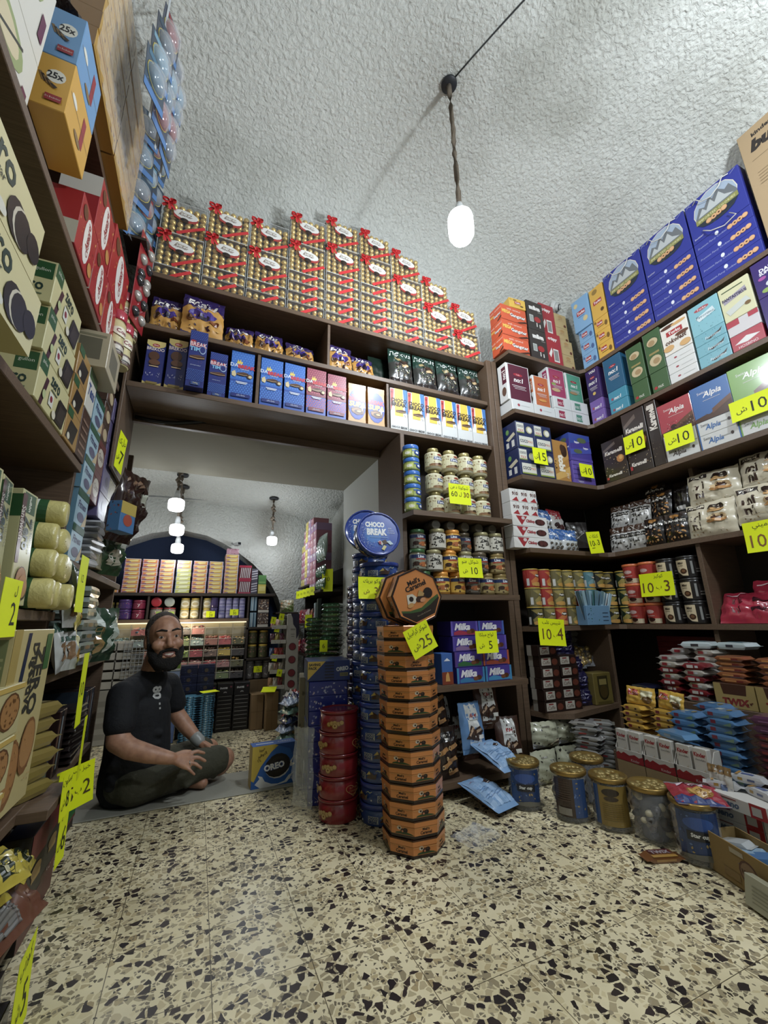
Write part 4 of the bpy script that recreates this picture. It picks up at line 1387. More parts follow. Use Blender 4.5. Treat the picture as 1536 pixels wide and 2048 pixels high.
boxR('sweet_carton', 'narrow dark brown almond carton beside the red carton', 'carton', carton(.075, .14, .452, '2c1f1a', [P_('Karamelli', .5, .75, .5, 'e6dcd0', b=.05, rot=90, w=.4), ('d', 20, 7, .06, ['8a7a60', '5a4a3a'])], coat=.4), 1.567, Z4, g='dark brown almond cartons')
def A_alp(c):
    return [P_('Swiss', .3, .78, .07, 'e6e4e0'), P_('Alpia', .56, .68, .2, 'f2f0ec', b=.02, s=.3, w=.7), ('r', .3, .53, .75, .54, 'd9d4cc'), ('p', [(0, .0), (1, .0), (1, .42), (.7, .3), (.4, .16), (0, .1)], '4a2d1e'), ('p', [(.35, .18), (.75, .36), (1, .46), (1, .34), (.5, .12)], '6b432c'), ('e', .4, .2, .09, .07, c if c != 'b53a48' else '3a241a')]
A_al2 = lambda c: [('r', 0, 0, .03, 1, c), ('r', .97, 0, 1, 1, c), P_('Alpia', .4, .45, .5, c, b=.02, s=.3, w=.4), P_('Swiss', .2, .72, .2, '5a5a58', w=.2), ('r', .55, .5, .8, .56, 'a8a8a4'), ('e', .82, .55, .04, .12, '3a241a')]
for c, y, h, nm in (('b53a48', 1.425, .215, 'red'), ('2f6cb0', 1.22, .225, 'blue'), ('76a83e', 1.015, .23, 'green')):
    a = A_alp(c) + ([('d', 60, 4, .016, ['2c1c14', '7c5a44', 'cfc4b8'], (.2, .03, .97, .36))] if nm == 'red' else [])
    boxR('chocolate_carton', f'{nm} chocolate carton with white script standing at the shelf front', 'carton', carton(.203, .10, h, c, a, coat=.6), y, Z4 + .172, XR, 0)
    for k in range(2):
        boxR('chocolate_carton', f'white flat carton under the {nm} chocolate carton, {("lower", "upper")[k]}', 'carton', carton(.203, .16, .085, 'd6d6d2', A_al2(c if nm != 'red' else '4a3a34')), y, Z4 + .086 * k, XR)
# fourth shelf (z 1.32): long cartons, bags
A_ci = [('p', [(0, 0), (.22, 0), (.10, .55), (0, .9)], 'd9d6d0'), ('p', [(.1, .95), (.42, .95), (.25, .08)], 'a8202c'), ('e', .3, .75, .05, .16, 'd9c9c9'), P_('Cikilop', .5, .48, .36, 'a8202c', b=.04, w=.34), ('e', .78, .48, .15, .3, '3c1c1c'), ('e', .74, .5, .05, .24, '5a2c2a'), ('e', .84, .5, .05, .24, '5a2c2a')]
for k in range(3):
    boxB('biscuit_carton', f'long white and red carton with chocolate rolls, {("bottom", "middle", "top")[k]} of three', 'carton', carton(.30, .088, .071, 'e4e2de', A_ci), 1.965 + .0, Z3 + .0725 * k, 2.05, -1 + k, 'long white and red cartons')
A_cs2 = [P_('910', .6, .62, .3, '5a2c2a', b=.05, w=.7), ('p', [(.2, .08), (.75, .4), (.95, .05)], 'a8202c'), P_('A', .6, .88, .1, '8a8a86')]
for k in range(2):
    for j in range(3):
        boxB('biscuit_carton', f'small end of a white and red carton, {("lower", "upper")[k]} row, {nth(j, 3, "left", "right")}', 'carton', carton(.075, .085, .09, 'e4e2de', A_cs2), 1.855 + .077 * j, Z3 + .2185 + .091 * k, 2.055, 0, 'end-on white and red cartons')
A_cb = [('p', [(0, .5), (1, .45), (1, 1), (0, 1)], '2f62a8'), ('e', .3, .6, .2, .08, '5c8ac9'), P_('Cikilop', .45, .72, .16, 'e6eaf2', b=.05, w=.7)] + [x for u, v in ((.25, .3), (.5, .3), (.75, .3), (.3, .12), (.6, .12), (.85, .14)) for x in (('e', u, v, .08, .07, '5a5348'), ('e', u, v + .015, .05, .03, '8a8270'))]
CB = lambda s: pouch(.15, .155, .05, 'd5d8d8', A_cb, seed=s, sealcol=None, coat=.5)
for k, (x, z, y, rx) in enumerate(((2.19, 0, 2.06, -4), (2.335, 0, 2.06, -4), (2.19, .155, 2.12, -8), (2.12, .30, 2.16, -6))):
    boxB('biscuit_bag', ('blue and white biscuit bag standing left of the note', 'blue and white biscuit bag directly behind the note', 'blue and white biscuit bag leaning on the lower bags', 'blue and white biscuit bag, highest of the pile')[k], 'bag', CB(60 + k), x, Z3 + z, y, rnd.uniform(-8, 8), 'blue and white biscuit bags', rx)
A_cr = [('p', [(0, .75), (1, .6), (1, 1), (0, 1)], 'a8202c'), P_('Cikilop', .5, .6, .14, 'b0303a', b=.05, w=.7), ('e', .4, .3, .22, .12, '3c1c1c'), ('e', .7, .25, .2, .1, '5a2c2a')]
boxB('biscuit_bag', 'red and white biscuit bag leaning in the dark corner', 'bag', pouch(.16, .19, .05, 'dcd9d4', A_cr, seed=66, sealcol=None), 2.40, Z3 + .16, 2.20, 8, None, -10)
boxB('biscuit_bag', 'black biscuit bag leaning behind the red and white one', 'bag', pouch(.16, .2, .05, '2a2625', [('e', .6, .6, .25, .12, '4a4542'), ('l', .3, .3, .8, .6, .02, 'b9b4ae')], seed=67, sealcol=None), 2.52, Z3 + .05, 2.14, -20, None, -8)
A_bab = [('r', 0, .82, 1, 1, '2e211a'), ('e', .5, .88, .2, .08, 'a8701f'), ('r', .05, .62, .95, .8, '14100e'), P_('Babaloukum', .5, .71, .11, 'efe8dc', b=.03, s=.2), ('d', 26, 4, .07, ['b9803a', '8a5a26', 'd0a057'], (.1, .06, .9, .55))]
A_babw = [('r', 0, .72, 1, 1, '4a3224'), ('r', .05, .5, .95, .66, '17120f'), P_('Babaloukum', .5, .58, .1, 'efe8dc', s=.2), ('d', 20, 5, .06, ['2a2624', '55504c'], (.1, .05, .9, .42)), ('l', .2, .95, .6, .7, .03, 'b9b2a8')]
BBk = lambda s: pouch(.14, .19, .06, '1d1613', A_bab, seed=s, sealcol=None, coat=.6)
BBw = lambda s: pouch(.14, .18, .06, 'c3c1bc', A_babw, seed=s, sealcol=None, coat=.6)
lst = [(1.97, 0, 0, 'w', 'white and brown snack bag at the corner end, lower row'), (1.85, .02, 0, 'w', 'crumpled white snack bag with silver fold, lower row'), (1.73, 0, 0, 'k', 'black and gold snack bag, left one in the lower row'), (1.585, 0, 0, 'k', 'black and gold snack bag beside the cream cake bags'),
       (1.985, .06, .175, 'w', 'white and brown snack bag at the corner end, upper row'), (1.84, .07, .18, 'w', 'white snack bag with folded top, upper row'), (1.70, .07, .185, 'k', 'black and gold snack bag, upper row'), (1.58, .09, .19, 'K', 'plain black snack bag with barcode, upper row'), (1.76, .12, .265, 'k', 'black snack bag tossed on top of the pile')]
for i, (y, dx, z, kd, lb) in enumerate(lst):
    P = BBw(70 + i) if kd == 'w' else BBk(70 + i) if kd == 'k' else pouch(.13, .22, .06, '17120f', [('r', .3, .1, .75, .22, 'c9c6c0'), ('r', .2, .7, .8, .72, '4a4542')], seed=79, sealcol=None, coat=.6)
    boxR('snack_bag', lb, 'bag', P, y, Z3 + z, XR + .02 + dx, rnd.uniform(-12, 12), 'black and white snack bags', -6 - 6 * (z > 0))
A_mini = [('r', .04, .80, .42, .94, '2c1e16'), P_('KOSEM', .23, .87, .08, 'efe6d4', b=.03), P_('mi', .26, .58, .22, '3a2318', b=.03), P_('ni', .26, .32, .22, '3a2318', b=.03), ('e', .66, .78, .17, .1, '2f1d15'), ('e', .66, .69, .17, .06, 'd9a862'), ('e', .68, .48, .2, .1, 'e0c08c'), ('e', .68, .49, .13, .06, '4a2c1c'), ('e', .68, .39, .2, .05, 'c98f4a'),
          ('d', 8, 4, .02, 'a88a5c', (.1, .08, .9, .16)), ('r', .1, .2, .5, .21, 'b9a078')]
MN = lambda s: pouch(.27, .215, .08, 'd8cdb0', A_mini, seed=s, sealcol=None, coat=.5, seal=.04, crump=.007)
for i, (y, dx, z, rz, lb) in enumerate(((1.395, 0, 0, -2, 'cream mini cake bag on the shelf front, left one'), (1.36, .04, .19, 4, 'cream mini cake bag lying on the left front bag'), (1.115, .0, .03, 3, 'cream mini cake bag on the shelf front, right one'), (1.10, .06, .22, -4, 'cream mini cake bag lying on the right front bag'), (1.24, .14, .2, 8, 'cream mini cake bag squeezed behind the front bags'), (.86, 0, 0, 0, 'cream mini cake bag cut off by the right frame edge'))):
    boxR('cake_bag', lb, 'bag', MN(90 + i), y, Z3 + z, XR + .02 + dx, rz, 'cream mini cake bags', -8)

# fifth shelf (z .83): cans, tubs and cups
def can(c, a, lid='c9a82c', r=.048, h=.118):
    return jar(r, h, c, lid, a, .06, 1.03, c, (.02, .93), rough=.3, span=2.9, shoulder=.02)


def A_can(g, w='e6e2d8'):
    return [('p', [(.2, .9), (.75, .95), (.8, .5), (.55, .3), (.9, .05), (.3, .05), (.25, .35), (.5, .6)], g), ('e', .62, .66, .16, .1, '1c1a14'), ('e', .62, .66, .1, .05, w), P_('Papita', .6, .66, .14, w, b=.04, s=.2, w=.4), ('e', .55, .16, .28, .12, 'c9953a'), ('r', .06, .08, .18, .5, 'c9c9c4')]
cc = {'r': ('a32a22', A_can('c9702c')), 'o': ('6b6238', A_can('9a8a44')), 'k': ('24251d', A_can('8a7a34')), 'g': ('1e3322', A_can('9a8a3a')), 't': ('4d7c86', A_can('6f98a0'))}
cn = {'r': 'red', 'o': 'olive', 'k': 'black', 'g': 'dark green', 't': 'grey blue'}
canrows = ['koroo..kgg', 'oroort.ggg', 'rroootkkg.']
for k, rw in enumerate(canrows):
    for i, ch in enumerate(rw):
        if ch == '.':
            continue
        x = 1.955 + .0715 * i
        x = 1.955 + .1 * i if i < 6 else 2.50
        if i >= 6:
            y = 2.10 - .103 * (i - 6) if i > 6 else 2.10
            p = (2.66 + .052, y + .0, 0)
            if i == 6:
                p = (2.585, 2.085, 0)
        else:
            p = (x, 2.085 + .004 * k, 0)
        if i >= 6:
            p = [(2.555, 2.095, 0), (2.665, 2.10, 0), (2.71, 2.005, 0), (2.715, 1.90, 0)][i - 6]
            if i == 9:
                continue
        T('snack_can', f'{cn[ch]} snack can with gold rim, {("bottom", "middle", "top")[k]} row, {ORD[i]} from the post', 'can', can(*cc[ch]), (p[0], p[1], Z2 + .1195 * k), (-50 if i >= 7 else 0) + rnd.uniform(-25, 25), 'snack cans on the corner shelf')
# blue holder with sticks
mb = MB()
mb.box(-.105, .105, 0, .08, 0, .12, M('5f8cb0', .5), .002)
art(mb, [('d', 10, 4, .03, ['31506a', '2a6a5a'], (.05, .1, .6, .9)), ('r', .66, .2, .9, .24, '2a3a52'), ('r', .66, .4, .9, .44, '2a3a52'), ('r', .66, .6, .9, .64, '2a3a52')], .21, .12, lambda x, z, k: (x - .105, -EPS * k, z))
P = Proto(mb.mesh('holder'))
sm = {}
for i in range(22):
    c = rnd.choice(['8fb2c4', '5a7f95', '2c4653', 'cfd8da', '3a6a6a'])
    if c not in sm:
        b = MB()
        b.box(-.012, .012, -.003, .003, 0, .2, M(c, .3, 0, .5), .001)
        sm[c] = b.mesh('sachet')
    P.add('sachet', sm[c], Matrix.Translation((-.09 + .0085 * i, .02 + .04 * rnd.random(), .02)) @ Matrix.Rotation(.35 * (i - 8) / 11 + rnd.uniform(-.1, .1), 4, 'Y') @ Matrix.Rotation(rnd.uniform(-.1, .1), 4, 'X'))
T('sachet_holder', 'light blue box full of thin drink sachets among the cans', 'holder', P, (2.36, 1.955, Z2), 0)
A_tub = [('e', .5, .68, .2, .12, 'd9a8a0'), P_('coco', .5, .68, .12, 'f0e4de', w=.4), ('r', 0, 0, 1, .28, 'd8c8a4'), ('e', .5, .22, .2, .12, '3c1c14'), ('r', .3, .42, .7, .45, 'e6c4b8'), ('r', .3, .06, .7, .09, '8a5a34')]
TB = jar(.055, .131, 'c0402a', 'e0702a', A_tub, .13, 1.05, 'b8352a', (.03, .84), taper=.22, span=2.6, rough=.4, shoulder=.0)
for k in range(3):
    for j in range(2):
        T('biscuit_tub', f'red tub with orange lid, {("bottom", "middle", "top")[k]} row, {("left", "right")[j]}', 'tub', TB, (XR + .06, 1.933 - .118 * j - (.0 if k < 2 else .0), Z2 + .132 * k), FR + rnd.uniform(-10, 10), 'red tubs with orange lids')
A_mug = [('p', [(.12, .95), (.52, .95), (.52, .05), (.36, .08), (.2, .3), (.1, .6)], 'd8c49c'), P_('Mini', .33, .78, .14, '2a1a12', b=.03, s=.2, w=.34), P_('cookies', .33, .64, .07, '2a1a12', w=.3), ('e', .4, .32, .1, .15, '4a2c1a'), ('e', .4, .33, .06, .08, '7a5230'), ('r', .62, .15, .68, .85, '8a8a86'), ('r', .72, .2, .92, .8, '2e2825'), ('r', .75, .25, .89, .28, 'a8a49c'), ('r', .75, .4, .89, .43, 'a8a49c')]
MG = jar(.062, .132, '1b1715', '2a2725', A_mug, .1, 1.02, '1e1917', (.05, .86), span=3.0, rough=.35, shoulder=.02)
for k in range(3):
    for j in range(2):
        if (k, j) == (1, 0):
            pass
        T('cookie_cup', f'black cookie cup with cream panel, {("bottom", "middle", "top")[k]} row, {("left", "right")[j]}', 'cup', MG, (XR + .065, 1.69 - .127 * j, Z2 + .133 * k), FR + 20 + rnd.uniform(-8, 8), 'black cookie cups')
A_red = [P_('mi', .32, .62, .2, '6a1226', b=.03), P_('ni', .32, .34, .2, '6a1226', b=.03), ('r', .58, .55, .88, .7, '3a1420'), ('r', .55, .28, .88, .42, '3a1420'), ('l', .1, .86, .4, .9, .02, 'f0c9d0')]
RD = lambda s: pouch(.275, .2, .09, 'b01e3c', A_red, seed=s, sealcol=None, coat=.8, rough=.2, crump=.009)
for i, (y, dx, z, rx, lb) in enumerate(((1.30, .0, 0, -35, 'glossy crimson snack bag, left one in front'), (1.04, .0, 0, -30, 'glossy crimson snack bag, right one in front'), (1.19, .12, .03, -12, 'glossy crimson snack bag standing behind the front two'))):
    boxR('snack_bag', lb, 'bag', RD(100 + i), y, Z2 + z, XR - .0 + dx, rnd.uniform(-5, 5), 'crimson snack bags', rx)
# ================================================================== tins and boxes standing on the floor
def roundtin(r, h, col, side, lidart, lidcol, lidh=.02, n=36, rough=.25):
    mb = MB()
    m = M(col, rough, .0, .4)
    mb.lathe([(r * .93, 0), (r * .955, .004), (r * .955, h - lidh)], m, n)
    g = cylmap(r * .957)(2 * PI * r * .957)
    art(mb, side, 2 * PI * r * .957, h - lidh, g, (40, 1), lambda c: M(c, rough, 0, .4))
    P = Proto(mb.mesh('tin'))
    lb = MB()
    ml = M(lidcol, rough, 0, .4)
    lb.lathe([(r * .98, h - lidh), (r, h - lidh + .002), (r, h - .004), (r * .985, h), (r * .93, h), (r * .915, h - .003), (r * .5, h - .003), (.0005, h - .003)], ml, n, cap=False)
    if lidart:
        art(lb, lidart, 2 * r, 2 * r, lambda x, z, k: (x - r, z - r, h - .003 + EPS * k), mk=lambda c: M(c, rough, 0, .4))
    P.add('lid', lb.mesh('lid'))
    return P


A_cbs = []
for k in range(4):
    u = k * .25
    A_cbs += [('r', u + .02, .18, u + .10, .62, 'b9bcb8'), P_('CHOCO', u + .06, .50, .2, '1d3a78', b=.05, w=.07), P_('BREAK', u + .06, .30, .2, '1d3a78', b=.05, w=.07), ('p', [(u + .11, .3), (u + .15, .75), (u + .18, .55), (u + .2, .7), (u + .19, .3)], '4a3022'),
              ('p', [(u + .11, .5), (u + .14, .8), (u + .15, .6)], 'c9b04a'), ('p', [(u + .19, .8), (u + .205, .9), (u + .22, .82), (u + .235, .9), (u + .235, .85), (u + .22, .76), (u + .205, .85), (u + .19, .76)], 'b8bb8a'), ('e', u + .23, .35, .006, .06, 'c9ccd4')]
A_cbl = [('c', .5, .5, .44, '5a70c0'), ('c', .5, .5, .43, '2a4fae'), ('c', .45, .48, .3, '2f62bd'), ('c', .38, .46, .18, '3a7ccc'), P_('CHOCO', .42, .70, .16, 'e6e8ea', b=.06, w=.44), P_('BREAK', .46, .53, .16, 'e6e8ea', b=.06, w=.46), P_('Milk', .76, .62, .035, 'c9d2e4'), P_('Cocoa', .78, .57, .035, 'c9d2e4'), P_('Caramel', .78, .52, .035, 'c9d2e4'),
         ('r', .3, .40, .7, .41, '8fb0dc'), ('p', [(.46, .3), (.52, .34), (.6, .28), (.56, .22)], 'c9c4bc'), ('p', [(.55, .32), (.64, .36), (.7, .28), (.6, .24)], '4a3022'), ('p', [(.66, .32), (.74, .34), (.82, .26), (.74, .24)], 'b9d0dc'), ('p', [(.54, .14), (.6, .23), (.66, .2), (.6, .11)], 'd8cf8a'), ('p', [(.48, .3), (.5, .24), (.54, .25), (.53, .32)], 'b0344a'),
         ('d', 40, 5, .013, ['a8b4d8', '8496c8'], (.1, .2, .25, .72)), ('d', 18, 6, .011, ['a8b4d8', '8496c8'], (.2, .12, .42, .3))]
BT = roundtin(.104, .0835, '22448a', A_cbs, A_cbl, '25409a')
BT2 = roundtin(.104, .0835, '1f3566', A_cbs, [], '1d2f66')
for k in range(14):
    T('chocolate_tin', f'round blue tin behind the octagonal tins, {nth(k, 14, "bottom", "top")} of its stack', 'tin', BT, (.862 + rnd.uniform(-.003, .003), 2.035 + rnd.uniform(-.002, .002), .084 * k), rnd.uniform(0, 360), 'round blue tins')
for k in range(15):
    T('chocolate_tin', f'round blue tin in the rear left stack, {nth(k, 15, "bottom", "top")}', 'tin', BT, (.897 + rnd.uniform(-.002, .002), 2.255, .084 * k), rnd.uniform(0, 360), 'round blue tins')
PT = roundtin(.10, .0835, '2c2250', A_cbs, [], '3a2c66')
for k in range(13):
    T('chocolate_tin', f'dull purple tin inside the doorway jamb, {nth(k, 13, "bottom", "top")} of its stack', 'tin', PT, (.985, 2.62, .012 + .084 * k), rnd.uniform(0, 360), 'dull purple tins')
T('chocolate_tin', 'large round blue tin tipped up to face the room, front one', 'tin', BT, (.815, 1.985, 1.30), -6, None, rx=82, sc=(1.12, 1.12, 1.1))
T('chocolate_tin', 'large round blue tin tipped up behind the front one', 'tin', BT, (.86, 2.20, 1.375), -30, None, rx=84, sc=(1.1, 1.1, 1.1))

# octagonal caramel tins
OA = .1195
OR_ = 'd5812c'


def oct_pts(a, rot=0):
    R_ = a / math.cos(PI / 8)
    return [(R_ * math.cos(-PI / 2 + k * PI / 4 + rot), R_ * math.sin(-PI / 2 + k * PI / 4 + rot)) for k in range(8)]


def candies(u, v, s, q):
    return [('e', u - s * .8, v + q * .35, s * .5, q * .42, 'cfc8b4'), ('e', u - s * .72, v + q * .3, s * .22, q * .2, '2a1a12'), ('e', u - s * .1, v - q * .1, s * .45, q * .38, '3a2014'), ('e', u - s * .1, v - q * .2, s * .22, q * .2, 'c97a4a'), ('e', u + s * .55, v + q * .05, s * .5, q * .45, '24140e'), ('e', u + s * .5, v + q * .2, s * .2, q * .16, '4a3022')]


def octtin(first):
    h = .0612
    lidh = .02
    mb = MB()
    m, dk = M(OR_, .3, .1, .3), M('2a1a12', .3, .2, .3)
    for (a0, z0), (a1, z1), mm in (((.965, 0), (.985, .003), dk), ((.985, .003), (.985, .012), dk), ((.985, .012), (.985, h - lidh), m)):
        p, q = oct_pts(OA * a0), oct_pts(OA * a1)
        for k in range(8):
            k2 = (k + 1) % 8
            mb.face([(*p[k], z0), (*p[k2], z0), (*q[k2], z1), (*q[k], z1)], mm)
    mb.face([(*p_, 0) for p_ in oct_pts(OA * .965)][::-1], dk)
    p = oct_pts(OA * .985)
    H = h
    for k in range(8):
        a, b = Vector(p[k]), Vector(p[(k + 1) % 8])
        d = b - a
        L = d.length
        d.normalize()
        nn = Vector((d.y, -d.x))
        g = lambda x, z, kk, a=a, d=d, nn=nn: (a.x + d.x * x + nn.x * EPS * kk, a.y + d.y * x + nn.y * EPS * kk, z)
        if (k + first) % 2 == 0:
            el = [('p', [(.15, .22), (.85, .22), (1, .22), (.85, .30), (.5, .40), (.2, .3)], '2f4a22')] + candies(.5, .45, .2, .3)
        else:
            el = [P_("Mell's", .5, .53, .17, '2a1a10', b=.03, w=.5), P_('Caramel', .5, .34, .18, '2a1a10', b=.03, w=.64)]
        art(mb, el + [('r', 0, .60, 1, .63, 'd99a4a')], L, H, g, mk=lambda c: M(c, .35))
    P = Proto(mb.mesh('tin'))
    lb = MB()
    prof = [(1.0, h - lidh), (1.0, h - .004), (.985, h), (.93, h), (.915, h - .002)]
    for (a0, z0), (a1, z1), mm in zip(prof[:-1], prof[1:], (m, M('5a3a1c', .25, .5), dk, m)):
        p, q = oct_pts(OA * a0), oct_pts(OA * a1)
        for k in range(8):
            k2 = (k + 1) % 8
            lb.face([(*p[k], z0), (*p[k2], z0), (*q[k2], z1), (*q[k], z1)], mm)
    lb.face([(*p_, h - .002) for p_ in oct_pts(OA * .915)], m)
    w = 2 * OA
    rot = PI / 8
    ca, sa = math.cos(rot), math.sin(rot)
    def lm(x, z, k):
        X, Y = x - OA, z - OA
        return (X * ca - Y * sa, X * sa + Y * ca, h - .002 + EPS * k)
    el = [('p', [(.08, .34), (.3, .27), (.5, .27), (.75, .33), (.93, .38), (.93, .30), (.72, .08), (.28, .08), (.08, .29)], '2a1c12'), ('p', [(.08, .38), (.25, .31), (.5, .28), (.75, .35), (.93, .38), (.93, .33), (.7, .26), (.45, .22), (.25, .27), (.08, .34)], '3c5a26'),
          P_("Mell's", .55, .78, .1, '1d120c', b=.03), P_('Caramel', .55, .69, .105, '1d120c', b=.03, w=.5), P_('Chocolate & Caramel', .5, .17, .025, 'a8947c', w=.36)] + \
         [('p', [(.25, .42), (.3, .6), (.42, .58), (.5, .46), (.4, .4)], 'd0c8b4'), ('e', .36, .50, .05, .05, '2a1a12'), ('e', .54, .44, .1, .06, '3a2014'), ('e', .74, .48, .1, .1, '23140e'), ('e', .58, .40, .06, .04, 'c98a5a'), ('e', .3, .4, .07, .04, 'c9944a'), ('p', [(.5, .5), (.58, .6), (.66, .5), (.62, .46)], 'b08a4a')]
    art(lb, el, w, w, lm, mk=lambda c: M(c, .35))
    P.add('lid', lb.mesh('lid'))
    return P


OT = [octtin(0), octtin(1)]
cx, cy = .893, 1.775
va = math.degrees(math.atan2(-cy, -cx)) + 90
pat = [0, 1, 0, 0, 0, 1, 0, 0, 0, 0, 0, 1, 1, 0]
for k in range(14):
    T('caramel_tin', f'octagonal orange tin, {nth(k, 14, "bottom", "top")} of the tall stack', 'tin', OT[pat[k]], (cx + rnd.uniform(-.004, .004) - .0012 * k, cy + rnd.uniform(-.003, .003), .0614 * k), va + rnd.uniform(-3, 3), 'octagonal orange tins in the stack')
T('caramel_tin', 'octagonal orange tin standing on edge, front one atop the stack', 'tin', OT[0], (.895, 1.735, .862 + .1205), 0, None, rx=88)
T('caramel_tin', 'octagonal orange tin standing on edge behind the front one', 'tin', OT[1], (.872, 1.81, .862 + .1205), -3, None, rx=88)

# red butter cookie tins
A_rc = []
for k in range(2):
    u = .22 + .5 * k
    heart = []
    for j in range(22):
        t = 2 * PI * j / 21 + .35
        heart.append((u + .058 * (math.sin(t) ** 3), .52 + .33 * (13 * math.cos(t) - 5 * math.cos(2 * t) - 2 * math.cos(3 * t) - math.cos(4 * t)) / 16))
    for a, b in zip(heart[2:-3], heart[3:-2]):
        A_rc.append(('l', a[0], a[1], b[0], b[1], .0035, 'c9a25a'))
    A_rc += [P_('BUTTER', u, .62, .09, 'b98a4a', w=.07), P_('COOKIES', u, .47, .09, 'b98a4a', w=.08), P_('BAKE', u, .32, .09, 'b98a4a', w=.06)]
    for du, dv, s in ((.14, .46, .018), (.165, .52, .02), (.19, .55, .018), (.215, .5, .02), (.24, .56, .018)):
        A_rc += [('e', u + du, dv, s, .14, '8a6228'), ('e', u + du, dv + .02, s * .85, .11, 'c29a52')]
    A_rc += [('e', u + .19, .38, .022, .16, '8a6228'), ('e', u + .19, .4, .018, .13, 'cba35c'), ('e', u + .19, .4, .007, .05, '7a5220')]
A_rc += [('r', 0, 0, 1, .02, '5c0f16')]
RT = roundtin(.096, .093, '8f141d', A_rc, [('c', .5, .5, .3, '7a0f18')], '8a121c', .012)
for k in range(5):
    T('cookie_tin', f'round red cookie tin, {nth(k, 5, "bottom", "top")} of five', 'tin', RT, (.682 + rnd.uniform(-.002, .002), 2.142, .0933 * k), -25 + (20, -12, 30, 6, 48)[k] * 1.0 - 20, 'round red cookie tins')

# navy boxes under crinkled film
SIL = crinkle('silver_wrap', '8b93a0', .2, .6, 14, .9)
A_ors = [('d', 26, 3, .03, ['c9cfe6', 'a8b4e0', 'e6d9e0'], (.03, .1, .97, .95))]
for k in range(8):
    mb = MB()
    w, d, h = .205, .26, .0715
    mb.box(-w / 2, w / 2, 0, d, 0, h, M('21339c', .3, 0, .3), .003)
    art(mb, [('d', 22, 30 + k, .035, ['b9c2e4', '8f9cd8', 'd9c9d8'], (.03, .1, .97, .9))], w, h, lambda x, z, q: (x - w / 2, -EPS * q, z))
    vs = [(-w / 2 - .001, d * (1 - i / 8), h * j / 3) for j in range(4) for i in range(9)]
    mb.faces(vs, [(j * 9 + i, j * 9 + i + 1, (j + 1) * 9 + i + 1, (j + 1) * 9 + i) for j in range(3) for i in range(8)], SIL)
    T('biscuit_box', f'navy speckled box in film, {nth(k, 8, "bottom", "top")} of the pile left of the red tins', 'box', Proto(mb.mesh('carton')), (.674 - .001 * k, 2.285 + .003 * (k % 2), .072 * k), -9 + rnd.uniform(-1.2, 1.2), 'navy boxes in crinkled film')
A_sv = [('p', [(.0, .98), (.42, .98), (.0, .05)], 'd9b62a'), P_('SAVING', .16, .82, .14, '2a2a2a', b=.05, w=.28), P_('PACK', .12, .64, .14, '2a2a2a', b=.05, w=.2)] + [('r', .40, .12 + .15 * i, .62, .17 + .15 * i, '10142a') for i in range(6)] + \
       [('r', .62, 0, 1, 1, '1f3a86'), P_('OREO', .82, .58, .22, 'dfe6ee', b=.06, w=.3, rot=6), ('r', .76, .2, .96, .38, '8a8450'), P_('ORIGINAL', .86, .29, .08, '1d2a55', w=.16)]
T('biscuit_box', 'blue and yellow saver box on top of the film wrapped pile', 'box', carton(.225, .27, .10, '1c3578', A_sv, left=[('r', 0, 0, 1, 1, '22407f'), ('p', [(.6, 1), (1, 1), (1, .4)], '16264f')], coat=.3), (.668, 2.285, .578), -9)
T('plastic_wrap', 'loose crinkled clear wrap hanging at the pile corner', 'wrap', pouch(.12, .35, .03, film(), [], seed=5, crump=.012), (.525, 2.25, .02), -50, None)
A_oreo = [('p', [(0, 1), (.62, 1), (.42, .82), (.2, .5), (.06, .16), (0, .2)], 'd3b422'), P_('عبوة', .22, .90, .09, '3a2a12', b=.02, rot=20), P_('التوفير', .22, .78, .10, '3a2a12', b=.02, rot=20), P_('٢٤', .16, .66, .07, '3a2a12', rot=20), ('p', [(0, .2), (.06, .16), (.2, .5), (.42, .82), (.62, 1), (1, 1), (1, 0), (0, 0)], '1f62b4'),
          ('p', [(.5, 1), (1, 1), (1, .5), (.85, .85)], '1a4a94'), ('p', [(.08, .1), (.18, .22), (.14, .3), (.24, .26), (.3, .14), (.45, .06), (.6, .04), (.75, .08), (.84, .2), (.95, .26), (.88, .14), (.8, .04), (.5, .0), (.2, .0)], 'e2e2e0'),
          ('p', [(.84, .5), (.95, .66), (.9, .5), (.98, .46), (.88, .4)], 'e2e2e0'), ('e', .58, .44, .28, .27, 'd9d6d0'), ('e', .56, .46, .27, .26, '1d1713'), ('e', .6, .50, .27, .27, '241d18'), ('e', .6, .50, .2, .2, '2f2722'), ('e', .6, .5, .12, .12, '1d1713'),
          P_('OREO', .50, .47, .17, '123a80', b=.12, w=.66, rot=7), P_('OREO', .50, .475, .16, 'f2f2f2', b=.05, w=.62, rot=7), P_('original', .86, .12, .04, 'e8e2c8')]
T('biscuit_box', 'blue and yellow box with dark sandwich biscuit standing on the threshold', 'box', carton(.245, .085, .208, '1f55a8', A_oreo, top=[('r', 0, 0, 1, 1, '3a6cc0'), ('r', .1, .4, .5, .6, 'c9d4e8'), P_('OREO', .75, .5, .5, 'e6ecf4', w=.3)], left=[('r', 0, 0, 1, 1, 'b8982a')]), (.462, 2.64, .0065), 3)

# clear crumpled sheet on the tiles
T('plastic_sheet', 'crumpled clear plastic film lying on the tiles beside the octagonal tins', 'wrap', pouch(.18, .14, .02, film('clear_sheet', .1, .12, 30), [], seed=9, crump=.012), (1.17, 1.63, .01), 20, None, rx=-86)

# ---- festive jars of sweets
CLEAR = film('jar_plastic', .05, .16, 3)
GOLDF = M('a8873c', .3, .7)


